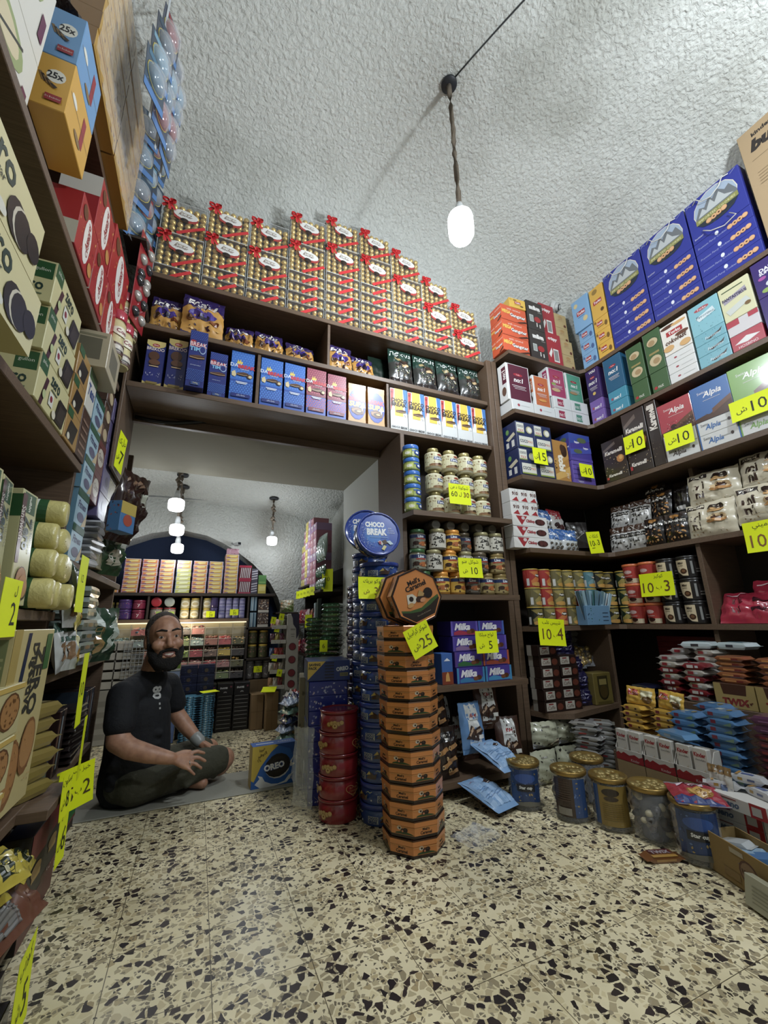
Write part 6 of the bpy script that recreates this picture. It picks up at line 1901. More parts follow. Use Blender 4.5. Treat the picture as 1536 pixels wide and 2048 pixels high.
# shrink wrapped yellow cartons on the highest shelf
A_yw = [('r', .02, .1, .98, .2, 'b98a2c'), ('d', 18, 6, .02, ['a8702c', '8a4a4a', 'e6d28a'], (.02, .1, .98, .9))]
YW = carton(.36, .30, .082, 'd6a83a', A_yw, left=[('r', 0, 0, 1, 1, '8a5f22')], coat=.6)
for j in range(2):
    for k in range(8):
        LX('biscuit_carton', f'flat yellow carton in the wrapped stack, {nth(k, 8, "bottom", "top")} of the {("near", "far")[j]} pile', 'carton', YW, 1.385 + .366 * j, 2.7215 + .083 * k, x=-.475 + .004 * rnd.random(), g='flat yellow cartons')
mb = MB()
n_, m_ = 26, 16
vs = []
for j in range(m_ + 1):
    for i in range(n_ + 1):
        y, z = 1.195 + .76 * i / n_, 2.70 + .70 * j / m_
        vs.append((-.462 + .004 * math.sin(9 * i + 3 * j) + .003 * math.sin(4.1 * j + i), y, z + .004 * math.sin(5 * i)))
mb.faces(vs, [(j * (n_ + 1) + i, j * (n_ + 1) + i + 1, (j + 1) * (n_ + 1) + i + 1, (j + 1) * (n_ + 1) + i) for j in range(m_) for i in range(n_)], film('stack_film', .08, .20, 16), True)
T('stretch_film', 'crinkled clear film over the yellow carton stack', 'wrap', Proto(mb.mesh('film')), (0, 0, 0))
# bubble cards beyond the yellow stack
cards = []
for v, (c1, c2) in enumerate((('3f6f8a', '2c4258'), ('8a1f22', '2a3550'), ('2f4a5e', '1f2c44'), ('6f9ab0', '24364c'))):
    mb = MB()
    mb.box(-.065, .065, 0, .003, 0, .20, M(c2, .35, 0, .5), .001)
    art(mb, [('r', 0, .0, 1, .18, '4a7ab4'), ('r', .1, .82, .9, .95, c1), ('c', .5, .52, .43, 'b9a83a'), ('c', .5, .52, .40, c1)], .13, .20, lambda x, z, k: (x - .065, -EPS * k, z))
    mb.ball((0, -.001, .104), .047, M(c1, .15, .1, .8), 14, 8, (1, .55, 1))
    P = Proto(mb.mesh('card'))
    cb = MB()
    cb.ball((0, -.003, .104), .053, film('bubble', .04, .22, 2), 16, 8, (1, .7, 1))
    P.add('clear_bubble', cb.mesh('clear_bubble'))
    cards.append(P)
i = 0
for r_, (z, ys) in enumerate(((2.74, (1.99, 2.09, 2.19)), (2.945, (1.98, 2.08, 2.18)), (3.15, (1.97, 2.07, 2.17)), (3.35, (1.96, 2.05, 2.14)))):
    for j, y in enumerate(ys):
        T('toy_card', f'bubble card hanging beyond the yellow stack, {("lowest", "second", "third", "topmost")[r_]} row, {("near", "middle", "far")[j]}', 'toy card', cards[(r_ * 2 + j * 3) % 4], (-.465 + .012 * j, y, z), 48 + 4 * j, 'bubble cards on the left', ry=rnd.uniform(-6, 6))
for r_ in range(4):
    for j, y in enumerate((1.40, 1.52, 1.64)):
        T('toy_card', f'bubble card on the strips hung from the vault, {("lowest", "second", "third", "topmost")[r_]} row, {("near", "middle", "far")[j]}', 'toy card', cards[(r_ * 3 + j) % 4], (-.335 + .01 * j, y + .03 * r_, 2.86 + .15 * r_), 66 + 5 * j, 'bubble cards on hanging strips', ry=rnd.uniform(-6, 6))
for j, y in enumerate((1.45, 1.57, 1.69)):
    b = MB()
    b.box(-.006, .006, 0, .002, 0, .78, M('b9c0c4', .2))
    T('hanging_strip', f'clear strip holding bubble cards under the vault, {("near", "middle", "far")[j]} one', 'strip', Proto(b.mesh('strip')), (-.350 + .01 * j, y, 2.84), 66)
mb = MB()
mb.box(-.50, -.40, 1.97, 2.16, 2.735, 2.75, WOODD)
U = bpy.data.objects['left_shelf_unit']
part(U, 'shelf', mb)

# ---- second shelf: sugar free biscuit cartons
A_zero = [('r', .0, .0, 1, 1, 'd9d09a'), ('e', .2, .1, .4, .4, 'c9a845'), ('e', .1, .3, .5, .3, 'e4dcae'), P_('zero', .52, .70, .30, '24403a', b=.02, w=.5), P_('no sugar', .52, .46, .13, '24403a', w=.5), ('p', [(.05, .22), (.5, .36), (.5, .28), (.05, .12)], '6a9cb8'),
          ('e', .76, .34, .10, .28, '1c1a1c'), ('e', .80, .34, .09, .27, 'cfc8b4'), ('e', .815, .34, .085, .26, '1f1c1e'), ('e', .92, .40, .07, .2, '1f1c1e'), ('e', .62, .12, .05, .08, 'dcdccf'), ('d', 14, 3, .02, ['b08a34', 'c9a855'], (.02, .02, .5, .2))]
for k in range(2):
    LX('biscuit_carton', f'long cream sugar free biscuit carton leaning at the left frame edge, {("lower", "upper")[k]}', 'carton', carton(.48, .06, .145, 'd3c884', A_zero, top=[('r', 0, 0, 1, 1, 'bda838')], left=[('r', 0, 0, 1, 1, 'b39a3a')]), .815 - .06 * k, ZA + .147 * k, x=-.40, rx=0, g='long cream biscuit cartons')
A_z2 = [('r', .0, .66, .22, 1, '2c5a32'), P_('gullon', .11, .86, .1, 'dfe3d0', w=.18), ('p', [(.12, 0), (.2, 0), (.3, .66), (.22, .66)], '4a2430'), P_('zero', .50, .74, .24, '24403a', b=.02, w=.3), ('r', .4, .55, .6, .58, '5a6a5a'), ('r', .36, .2, .5, .5, 'dcdccf'), ('c', .43, .36, .04, '8a2a3a'), ('p', [(.6, .05), (.9, .05), (.98, .62), (.68, .62)], '2a2320'), ('p', [(.66, .12), (.88, .12), (.92, .5), (.72, .5)], '3d332e'), ('c', .2, .26, .05, 'b9c48a'), ('e', .56, .12, .06, .1, 'd9d3bd')]
A_z2l = [('r', .5, .55, .95, .95, '2c5a32'), P_('gullon', .72, .75, .1, 'dfe3d0', w=.36), P_('zero', .5, .34, .2, '24403a', b=.02, w=.6), ('r', .2, .15, .8, .18, '6a7a5a')]
Z2C = carton(.255, .11, .134, 'cfc78e', A_z2, left=A_z2l)
for k in range(3):
    LX('biscuit_carton', f'cream biscuit carton with green corner on the middle left shelf, {("bottom", "middle", "top")[k]}', 'carton', Z2C, 1.375 - .012 * k, ZA + .135 * k, g='cream cartons with green corner')
for k in range(3):
    LX('biscuit_carton', f'cream biscuit carton with green corner behind the front pile, {("bottom", "middle", "top")[k]}', 'carton', Z2C, 1.09, ZA + .135 * k, x=-.58, g='cream cartons with green corner')
for k in range(3):
    LX('biscuit_carton', f'dark biscuit carton beyond the cream pile, {("bottom", "middle", "top")[k]}', 'carton', carton(.145, .12, .115, 'a8803c', [('p', [(.1, .1), (.7, .1), (.9, .7), (.3, .7)], '2a2320'), ('e', .3, .2, .1, .1, 'd9d3bd'), ('r', 0, .75, .4, 1, '2c5a32')]), 1.585, ZA + .1155 * k, g='dark biscuit cartons')
LX('biscuit_carton', 'white carton with blue script at the end of the middle left shelf', 'carton', carton(.11, .12, .16, 'd3d0c4', [P_('Tess', .5, .5, .3, '2c4a8a', b=.03, s=.2, w=.8), ('r', 0, .75, 1, 1, '3a5a32')]), 1.72, ZA + .19)
LX('biscuit_carton', 'brown carton under the white one with blue script', 'carton', carton(.11, .12, .185, '4a2f24', [('r', .1, .1 + .16 * i, .8, .15 + .16 * i, '8a6a5a') for i in range(5)]), 1.72, ZA)
# ---- far bay, upper shelf: stacks of cartons with end panels
def stack(name, tag_, P, y, z, n, t, g, x=-.453, back=0):
    for k in range(n):
        x_ = -.56 if k < back else x
        LX(name, f'{tag_}, {nth(k, n, "bottom", "top")} of its stack', 'carton', P, y + rnd.uniform(-.003, .003), z + t * k, x_ + rnd.uniform(-.004, .002), rnd.uniform(-.6, .6), g)


A_fit = [P_('Fitness', .5, .6, .22, '3a3f6a', b=.03, s=.2, w=.8), ('e', .5, .25, .3, .14, '5a5a7a'), ('p', [(.6, .0), (1, .1), (1, .5)], 'd0b88a'), ('r', 0, .8, 1, 1, '2c5a42')]
A_fl = [('r', .08, .1, .4, .85, '2d4a6a')] + [('r', .45, .2 + .15 * i, .9, .26 + .15 * i, '2d4a6a') for i in range(4)]
stack('cereal_carton', 'light blue cereal carton left of the brown cartons', carton(.16, .3, .135, '9fc0cf', A_fit, left=[('r', 0, 0, 1, 1, '5c88a0')] + A_fl), 1.90, ZB, 5, .136, 'light blue cereal cartons')
A_brw = [('e', .5, .5, .4, .3, 'c9bfae'), P_('Choco', .5, .52, .2, '5a2a22', s=.2, w=.6), ('r', 0, .8, 1, 1, '6a2a2c')]
stack('cereal_carton', 'maroon cereal carton right of the light blue ones', carton(.13, .3, .135, '6a2f2c', A_brw, left=[('r', 0, 0, 1, 1, '4a2420')]), 2.055, ZB, 4, .136, 'maroon cereal cartons', back=2)
stack('cereal_carton', 'brown cocoa carton on the maroon cartons', carton(.13, .3, .09, '4a3428', [('e', .6, .5, .3, .3, 'c9b48a'), ('r', .05, .2, .3, .8, '7a5a4a')]), 2.05, ZB + .545, 3, .0905, 'brown cocoa cartons')
stack('cereal_carton', 'dull violet carton in the far bay', carton(.15, .28, .115, '5f567f', [('r', .2, .2, .8, .3, '8a82a8'), ('e', .6, .6, .2, .2, '3a2c5a')]), 2.20, ZB, 7, .116, 'dull violet cartons', back=2)
stack('cereal_carton', 'tan speckled carton in the far bay', carton(.17, .28, .11, 'a39a78', [('d', 16, 4, .05, ['6a5a3a', 'd9d0a8', '5a4a6a'])]), 2.36, ZB + .02, 6, .111, 'tan speckled cartons')
A_sil = [('p', [(0, .2), (1, .6), (1, .9), (0, .5)], 'e6e6e6'), ('d', 8, 4, .05, ['8a8a8e', 'b05a62'])]
for k in range(7):
    T('wafer_pack', f'silver and white wafer pack jutting from the far left shelf, {nth(k, 7, "bottom", "top")}', 'snack pack', flatpack(.16, .1, .03, 'b9bbbd', [], [('r', .2, .2, .7, .8, '8f9296')], coat=.8), (-.43, 2.07 + .022 * k, ZB + .002 + .031 * k), 84 + rnd.uniform(-9, 9), 'silver and white wafer packs')
LX('cereal_carton', 'small blue and orange carton hanging over the far left shelf', 'carton', carton(.10, .055, .13, '3f74a8', [('r', 0, .6, 1, 1, 'b9a03a'), ('e', .5, .4, .3, .2, 'a8452c')], left=[('d', 10, 3, .1, ['b9a03a', '2a2a3a', 'a8452c'])]), 2.02, 1.265, x=-.315, rz=-25)
T('foil_bag', 'big dark brown shiny bag bulging from the far left shelf', 'bag', pouch(.20, .34, .12, '34201a', [('r', .62, .3, .74, .75, 'b9bba8'), ('d', 12, 3, .06, ['6a4a3a', '8a6a50'], (.05, .5, .6, .9))], seed=12, crump=.012, coat=.9, rough=.18), (-.345, 2.27, 1.27), 62, None, rx=12)
T('foil_bag', 'green bag hanging below the brown shiny bag', 'bag', pouch(.18, .22, .06, '2f4a2c', [('e', .5, .4, .3, .2, 'a8a08a'), ('p', [(0, .8), (1, .6), (1, 1), (0, 1)], 'b9bcb0')], seed=13, crump=.01, coat=.8), (-.415, 2.42, 1.125), 60, None, rx=6)
# ---- near bay low shelf: tall roll packs and rolls
A_gu = [('r', .12, .80, .88, .98, '2c5a32'), P_('gullón', .5, .89, .06, 'e6e6d6', b=.03, rot=-90, w=.16), ('p', [(0, .35), (.2, .35), (.28, .96), (.0, .96)], '5a2430'), P_('Sandwich', .13, .7, .1, 'd9cfc4', b=.02, rot=-90, w=.3), P_('Zero', .5, .62, .3, '24403a', b=.03, rot=-90, w=.3), P_('sem açúcares', .78, .6, .1, '3a4a42', rot=-90, w=.3),
        ('e', .5, .2, .36, .13, '6a3f1c'), ('e', .5, .21, .33, .11, 'b57a34'), ('e', .66, .14, .3, .1, '2a1a12'), ('e', .62, .16, .3, .1, 'c0853c'), ('r', .1, .03, .4, .1, '2a2a2a')]
GU = carton(.085, .075, .30, 'c9c48a', A_gu, left=[('r', 0, .75, 1, .95, '2c5a32'), ('r', 0, .3, .4, .75, '4a2430')], right=[('r', 0, 0, 1, .1, '8a8a8a')], coat=.8, rough=.25)
for i, (y, x) in enumerate(((1.02, -.43), (1.135, -.43), (1.25, -.44), (1.365, -.43))):
    LX('biscuit_roll', f'tall cream biscuit pack standing on end, {("nearest", "second", "third", "farthest")[i]} on the left', 'biscuit pack', GU, y, ZN, x, (4, -3, 6, -4)[i], 'tall cream biscuit packs', rx=-3)


def roll(col):
    mb = MB()
    m = M(col, .25, 0, .6)
    prof = [(.002, -.1), (.035, -.1), (.041, -.094), (.0425, -.085), (.0425, .085), (.041, .094), (.035, .1), (.002, .1)]
    mb.lathe(prof, crinkle('roll_wrap', 'c2b878', .28, 0, 60, .25), 22, cap=False)
    g = cylmap(.0428)(.16)
    art(mb, [('r', 0, .0, 1, .18, '5a2430'), ('e', .5, .3, .3, .14, '6a3f1c'), ('r', .1, .55, .9, .8, '2c5a32'), ('r', .2, .6, .8, .66, 'dfe3d0')], .16, .17, lambda x, z, k: g(x, z - .085, k), (12, 1))
    return Proto(mb.mesh('roll'))


RO = roll('c9c08a')
rl = [(1.50, .045), (1.60, .045), (1.70, .045), (1.515, .132), (1.615, .132), (1.71, .132), (1.55, .219), (1.65, .219), (1.60, .303)]
for i, (y, z) in enumerate(rl):
    T('biscuit_roll', f'cream biscuit roll with crimped end facing out, {ORD[i]} of nine counted from the bottom', 'biscuit pack', RO, (-.505 + rnd.uniform(-.02, .025), y, ZN + z), rnd.uniform(-8, 8), 'cream biscuit rolls', ry=90)
# ---- far bay middle shelf: white and green packs
GP = flatpack(.24, .12, .045, '8f9a92', [('r', .0, .2, .25, .8, '2c4a38'), ('e', .5, .5, .2, .3, 'a88a5a'), ('r', .75, .2, 1, .8, '2c4a38')], [('r', .1, .2, .9, .8, 'b9bfb4')], coat=.7)
for k in range(7):
    LX('wafer_pack', f'green and silver wafer pack on the far middle shelf, {nth(k, 7, "bottom", "top")}', 'snack pack', GP, 2.21, ZC + .046 * k, XL + .02, rnd.uniform(-4, 4), 'green and silver wafer packs')
GW2 = pouch(.12, .17, .04, 'b9bcb8', [('r', .0, .8, 1, 1, '35574a'), ('e', .5, .4, .3, .2, '8a6a4a'), ('r', .2, .6, .8, .7, '35574a')], seed=14, coat=.7)
YW2 = pouch(.12, .16, .04, 'c9ba4a', [('r', .2, .5, .8, .7, 'dfd9a8'), ('e', .5, .3, .3, .12, 'a87a2c')], seed=15, coat=.7)
for i, (y, z, k) in enumerate(((1.83, 0, 0), (1.93, 0, 0), (2.02, 0, 1), (1.86, .15, 0), (1.97, .14, 1), (1.90, .22, 0))):
    LX('snack_bag', f'{("white and green", "yellow")[k]} snack bag in front of the green packs, {ORD[i]} one', 'bag', (GW2, YW2)[k], y, ZC + z, XL + .04, rnd.uniform(-15, 15), 'snack bags on the far middle shelf', rx=-10)
T('snack_bag', 'big dark green snack bag hanging out beside the light bins', 'bag', pouch(.22, .25, .09, '2c4a34', [('e', .3, .4, .2, .25, 'a8864a'), ('p', [(.5, .1), (.9, .4), (.8, .9), (.6, .6)], 'b9c4b8'), ('p', [(0, .8), (.4, .6), (.2, 1)], 'b9c4b8')], seed=16, crump=.01, coat=.8), (-.40, 2.43, ZC - .01), 62, None, rx=4)
# ---- near bay bottom: tall cookie cartons and golden packs
A_ck2 = [('r', 0, 0, .16, 1, 'b39a4a'), ('p', [(.2, .35), (.28, .35), (.38, .98), (.3, .98)], '1f2c4a'), P_('Digestive', .52, .72, .14, '3a3a34', b=.03, rot=-90, w=.4), P_('ZERO', .68, .7, .16, '3a3a34', b=.03, rot=-90, w=.4), ('r', .8, .75, .95, .97, '3a6a34'), ('e', .4, .22, .2, .18, '8a5a2a'), ('e', .4, .23, .18, .15, 'b07a3c'), ('e', .74, .32, .18, .16, '8a5a2a'), ('e', .74, .33, .16, .13, 'b58244'), ('d', 40, 5, .012, ['7a5022', 'c9974f'], (.22, .08, .92, .46))]
BIGC = carton(.30, .10, .44, 'c9b878', A_ck2, left=[('r', .1, .05, .9, .95, '7c8450')] + [('r', .12, .08 + .04 * i, .88, .095 + .04 * i, 'a3a36a') for i in range(20)])
LX('biscuit_carton', 'tall cream digestive biscuit carton with cookie pictures on the left', 'carton', BIGC, 1.44, .435, x=-.395, rx=0)
A_zc = [('r', .1, .55, .5, .85, 'c9c4a0'), P_('ZERO', .3, .7, .18, '2c3a34', b=.03, w=.36), ('p', [(0, .3), (.6, .5), (.6, .42), (0, .18)], '2c3a52'), ('e', .78, .5, .17, .36, '6a4522'), ('e', .78, .5, .15, .32, 'b07c3e'), ('r', .0, .9, 1, 1, 'cfae4a'), ('d', 18, 3, .014, '7a5022', (.66, .25, .9, .75))]
for k in range(3):
    LX('biscuit_carton', f'cream cookie carton lying lowest on the left, {("bottom", "middle", "top")[k]}', 'carton', carton(.34, .10, .115, 'c9bd84', A_zc, left=[('r', .2, .1, .8, .9, '5c8a3a')]), 1.17 + .02 * k, .402 + .116 * k, x=-.375 - .004 * k, g='cream cookie cartons lying')
GK = flatpack(.22, .13, .042, '8f7c34', [('r', .2, .0, .26, 1, '4a3c14'), ('r', .3, .0, .33, 1, '4a3c14')], [('r', .1, .1, .9, .9, 'a39560'), ('r', .4, .3, .7, .5, '5c5a34')], coat=.8, fin=.018)
for k in range(6):
    T('biscuit_pack', f'golden wrapped biscuit pack with crimped ends, {nth(k, 6, "bottom", "top")} of the left pile', 'biscuit pack', GK, (-.41 + rnd.uniform(-.006, .006), 1.635, .402 + .043 * k), 66 + rnd.uniform(-5, 5), 'golden biscuit packs')
board(U, 'shelf', -.86, -.33, 1.56, 1.80, .372, .398)
A_bkr = [('r', 0, 0, 1, .34, '5a1418'), ('r', 0, .72, 1, 1, '6a1418'), ('r', .3, .5, .8, .56, 'a8843a'), ('e', .5, .6, .3, .06, '8a6a2c'), ('d', 4, 3, .03, 'd9d4cc', (.3, .3, .7, .36))]
for i, (y, x, z) in enumerate(((1.69, -.365, .05), (1.88, -.375, .05))):
    LX('sweet_carton', f'black and dark red upright carton near the floor, {("near", "far")[i]} one', 'carton', carton(.15, .07, .27, '17110f', A_bkr), y, z, x, 0, 'black and dark red cartons')
LX('sweet_carton', 'white and red carton under the note by the seated man', 'carton', carton(.15, .2, .14, 'b9b9b6', [('r', 0, 0, 1, .4, '9c2a2c')]), 2.27, .05, x=-.43)
LX('sweet_carton', 'bright green carton on the floor behind the seated man', 'carton', carton(.19, .16, .15, '2f7a3a', [('r', .0, 0, 1, .08, '8a2f2c'), ('r', .1, .3, .9, .34, '3f8a48')]), 2.47, .05, x=-.44)
BKp = flatpack(.24, .14, .024, '241c1a', [('r', .1, .2, .9, .6, '5a5450')], [('r', .2, .3, .8, .6, '3a2c28')], coat=.7)
for k in range(9):
    LX('chocolate_pack', f'dark brown flat pack in the pile above the green carton, {nth(k, 9, "bottom", "top")}', 'snack pack', BKp, 2.44, .312 + .0245 * k, -.45, rnd.uniform(-7, 7), 'dark brown flat packs')
for k in range(9):
    c = ('3a2420', '1f1a1c', '4a3a34', '26303c')[k % 4]
    LX('magazine_pack', f'thin dark upright pack behind the seated man, {nth(k, 9, "near", "far")}', 'pack', carton(.028, .18, .24, c, [('r', .2, .1, .8, .9, ('7a5a44', '8f9aa0', '2a2020')[k % 3])]), 2.18 + .034 * k, .312 + .26 * 0 + (.222 if False else 0), -.47, 0, 'thin dark upright packs') if k < 3 else LX('magazine_pack', f'thin dark upright pack behind the seated man, {nth(k, 9, "near", "far")}', 'pack', carton(.028, .18, .26, c, [('r', .2, .1, .8, .9, ('7a5a44', '8f9aa0', '2a2020')[k % 3])]), 2.50 + .034 * k, .312, -.47, 0, 'thin dark upright packs')
LX('sweet_carton', 'dark blue carton under the shelf of green packs', 'carton', carton(.16, .14, .16, '1f3268', [('r', .3, .3, .6, .6, 'a8a88a')]), 2.02, .312, x=-.47)
# ---- near the floor, lower left corner of the view
YB = pouch(.13, .085, .04, 'c9b41f', [('r', .5, .2, .75, .8, '24301c'), ('r', .56, .3, .7, .6, 'd9d4a8'), ('d', 10, 4, .035, ['5a4a14', 'e6dc6a'])], seed=17, coat=.9)
for i, (x, y, z, rz) in enumerate(((-.335, 1.36, .305, 60), (-.345, 1.47, .285, 80), (-.34, 1.58, .25, 95), (-.37, 1.42, .24, 70))):
    T('sweet_bag', f'small bright yellow sweet bag near the floor, {ORD[i]} one', 'bag', YB, (x, y, z), rz, 'small yellow sweet bags', rx=-55)
board(U, 'crate_board', -.86, -.36, .9, 1.58, .105, .12)
T('snack_bag', 'copper brown striped bag spilling over the floor edge', 'bag', pouch(.24, .2, .07, '7a4a34', [('r', .0, .75, 1, 1, '8f6a54'), ('d', 26, 4, .03, ['a07a62', '5a3424']), ('r', .1, .1, .6, .5, '8f8c88')] + [('r', .1, .1 + .05 * i, .6, .115 + .05 * i, '6a6864') for i in range(8)], seed=18, crump=.008, coat=.8), (-.315, 1.50, .15), 78, None, rx=-58)
T('snack_bag', 'shiny green bag at the lower left frame edge', 'bag', pouch(.22, .28, .07, '2f6a3a', [('e', .5, .6, .3, .2, '9ab09a'), ('e', .5, .3, .3, .12, '7a5a34')], seed=19, coat=.9), (-.345, 1.27, .17), 80, None, rx=-25)
A_corny = [P_('CORNY', .5, .5, .55, 'd3d1cb', b=.06, w=.8), ('r', 0, 0, 1, .12, '4a3a2a')]
for k in range(2):
    LX('cereal_bar', f'black bar pack with big white lettering, {("lower", "upper")[k]} one at the frame edge', 'snack bar', carton(.20, .04, .058, '17130f', A_corny, coat=.8), 1.335, .006 + .06 * k, -.315 - .02 * k, 0, 'black bar packs')
# ================================================================== rear room
YRr = 4.24
U = unit('rear_shelf_unit', 'dark shelf unit with sweets along the rear room wall', (-.1, 4.5, 0))
board(U, 'shelf', -.86, .68, YRr, 4.74, 1.135, 1.16, WOODD)
board(U, 'shelf', -.86, .441, YRr, 4.74, .905, .93, WOOD)
board(U, 'shelf', .425, .68, YRr, 4.74, .825, .845, WOODD)
board(U, 'shelf', .425, .68, YRr, 4.74, .545, .565, WOODD)
for x in (-.425, .005, .425):
    board(U, 'divider', x, x + .016, YRr + .01, 4.7, .93, 1.135, WOODD)
board(U, 'divider', .425, .445, YRr, 4.7, .0, .905, WOODD)
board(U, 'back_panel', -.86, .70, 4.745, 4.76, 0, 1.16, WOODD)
# orange gum cartons in columns
OC = {}
for c in ('d9903c', 'd9a83c', 'd87f3a'):
    OC[c] = carton(.122, .16, .036, c, [('r', 0, 0, .06, 1, 'b07a9c'), ('r', .94, 0, 1, 1, 'b9a8c4'), ('r', 0, .86, 1, 1, 'd9cfc0'), ('p', [(.2, .2), (.8, .35), (.85, .75), (.3, .65)], 'e6d27a'), ('r', .1, .1, .35, .3, '8a5a8a')], coat=.4)
YC = carton(.122, .16, .036, 'c9c45a', [('r', 0, .86, 1, 1, 'd9d9d0'), ('p', [(.2, .2), (.8, .35), (.85, .75), (.3, .65)], 'dfe0b0'), ('r', 0, 0, .05, 1, '8a9ab0')], coat=.4)
for c in range(7):
    n = (1, 8, 8, 8, 8, 8, 8)[0 if c < 0 else c] if False else 8
    x = -.575 + .1385 * c
    if c == 6:
        n = 10
    for k in range(n):
        P = YC if (c == 3 and k < 6) else OC[('d9903c', 'd87f3a', 'd9903c', 'd9a83c', 'd9903c', 'd9a83c', 'd9a83c')[c]]
        T('gum_carton', f'orange gum carton, {nth(k, n, "bottom", "top")} of {ORD[c]} pile from left, rear top shelf' if n < 9 else f'flat orange gum carton in the tallest right pile, {nth(k, n, "bottom", "top")}', 'carton', P, (x + rnd.uniform(-.002, .002), YRr + .02, 1.162 + .0375 * k), rnd.uniform(-1, 1), 'orange gum cartons in the rear')
T('gum_carton', 'single flat orange carton left of the gum piles', 'carton', OC['d9903c'], (-.72, YRr + .02, 1.162), 0)
T('gum_carton', 'pink and white pack on the tallest gum pile', 'carton', carton(.11, .1, .055, 'b98a98', [('d', 12, 3, .06, ['d9c9cc', '8a4a5a'])]), (.256, YRr + .02, 1.162 + .376), 0)
for k in range(2):
    T('sweet_carton', f'red rimmed pack of white sticks on the rear top shelf, {("lower", "upper")[k]}', 'carton', carton(.115, .12, .135, '5a1420', [('r', 0, .85, 1, 1, '9c1f3c'), ('r', 0, 0, 1, .1, '9c2a44')] + [('p', [(.1 + .14 * i, .1), (.16 + .14 * i, .1), (.22 + .14 * i, .82), (.16 + .14 * i, .82)], 'c9c4c4') for i in range(6)]), (.385, YRr + .02, 1.162 + .136 * k), 0)
    T('sweet_carton', f'grey and white striped pack beside the red rimmed ones, {("lower", "upper")[k]}', 'carton', carton(.06, .12, .12, '4a4652', [('p', [(.05, .1 + .2 * i), (.95, .2 + .2 * i), (.95, .28 + .2 * i), (.05, .18 + .2 * i)], 'b9b4bc') for i in range(4)]), (.475, YRr + .02, 1.162 + .121 * k), 0)
T('sweet_carton', 'small green carton at the end of the rear top shelf', 'carton', carton(.075, .1, .09, '4a7a3c', [('r', .1, .1, .9, .3, '6a944c')]), (.55, YRr + .02, 1.162 + .09), 0)
T('sweet_carton', 'small yellow carton under the green one', 'carton', carton(.075, .1, .089, 'b9a83c', [('r', .1, .3, .9, .8, 'c9bf6a')]), (.55, YRr + .02, 1.162), 0)
# jars on the rear shelf
ZR = .9315
JV = jar(.052, .085, '3f2460', '4a2a6a', [('d', 10, 3, .04, ['a8844a', '8a3a6a'], (.1, .1, .9, .9))], .25, 1.0, '472a6c', (.1, .7))
JR = jar(.052, .08, '7a1f3a', '8a2440', [P_('7', .5, .5, .6, 'd9c9c4', b=.04)], .25, 1.0, '8a2440', (.1, .7))
for k in range(2):
    for i, (x, P, c) in enumerate(((-.595, JV, 'violet'), (-.488, JR, 'crimson'))):
        T('sweet_tub', f'{c} sweet tub on the rear shelf, {("lower", "upper")[k]} one', 'tub', P, (x, YRr + .07, ZR + .086 * k), 0, 'coloured sweet tubs in the rear')
for i, x in enumerate((-.72, -.64)):
    T('sweet_jar', f'yellow lidded jar at the far left of the rear shelf, {("left", "right")[i]}', 'jar', jar(.035, .15, '8a8454', 'c9b04a', (), .14, .95), (x, YRr + .12, ZR), 0)
JG = jar(.05, .10, '6a6a5a', '8a1f26', [('r', .5, .3, .85, .8, '8fae3c'), ('d', 12, 4, .05, ['c97a8a', 'd9c9a8', '8a4a5a'], (.0, .1, .5, .9))], .12, .98, '8f8478', (.1, .8))
for i, x in enumerate((-.35, -.245)):
    T('sweet_jar', f'clear jar of mixed sweets with red lid on the rear shelf, {("left", "right")[i]}', 'jar', JG, (x, YRr + .07, ZR), 0, 'clear jars with red lids')
    T('sweet_jar', f'{("red lidded", "clear")[i]} jar lying with its round end facing out above the red lidded jars', 'jar', jar(.042, .07, ('6a5a5a', '7a8078')[i], ('a8202c', '9aa098')[i], (), .2, 1.0), (x - .005, YRr + .10, ZR + .145), 0, rx=86)
JY = jar(.038, .092, 'a3966a', 'd9b83a', [('e', .5, .5, .4, .36, 'd9d4c0'), ('e', .5, .5, .25, .2, 'b9a87a')], .13, .95, 'b3a678', (.05, .82))
for k in range(2):
    for i, x in enumerate((-.12, -.036, .063)):
        T('sweet_jar', f'yellow lidded jar on the rear shelf, {("lower", "upper")[k]} row, {("left", "middle", "right")[i]}', 'jar', JY, (x, YRr + .06, ZR + .093 * k), 0, 'yellow lidded jars')
JVT = jar(.036, .095, '4a3f6c', '54487a', (), .1, 1.0)
for k in range(2):
    T('sweet_jar', f'dark violet canister left of the lilac jars, {("lower", "upper")[k]}', 'jar', JVT, (.128, YRr + .06, ZR + .096 * k), 0, 'dark violet canisters')
JLi = jar(.0285, .062, '7d7aa8', 'a8a6c4', [('r', .2, .2, .8, .6, '9a98bc')], .12, 1.0, '7d7aa8', (.1, .8), n=14)
for k in range(3):
    for i in range(4):
        T('sweet_jar', f'small lilac jar on the rear shelf, {("bottom", "middle", "top")[k]} row, {nth(i, 4, "left", "right")}', 'jar', JLi, (.198 + .0595 * i, YRr + .05, ZR + .063 * k), 0, 'small lilac jars')
for k in range(2):
    T('straw_pack', f'pack of light blue sticks right of the lilac jars, {("lower", "upper")[k]}', 'pack', carton(.06, .08, .135, '5a7a8f', [('r', .08 + .22 * i, .02, .2 + .22 * i, .98, ('a8c4cf', 'c9d9dc', '3a5a70')[i % 3]) for i in range(4)]), (.482, YRr + .02, .8465 + .15 * k), 0, 'packs of light blue sticks')
    T('sweet_carton', f'carton of white and tan lollies on the rear shelf, {("lower", "upper")[k]}', 'carton', carton(.10, .1, .13, '5a4a44', [('d', 26, 4 + k, .08, ['d9cfc0', 'b98a5a', 'e6e0d4'], (.05, .2, .95, .95)), ('r', 0, 0, 1, .18, 'c9c4b8')]), (.575, YRr + .02, .8465 + .135 * k), 0, 'cartons of lollies')
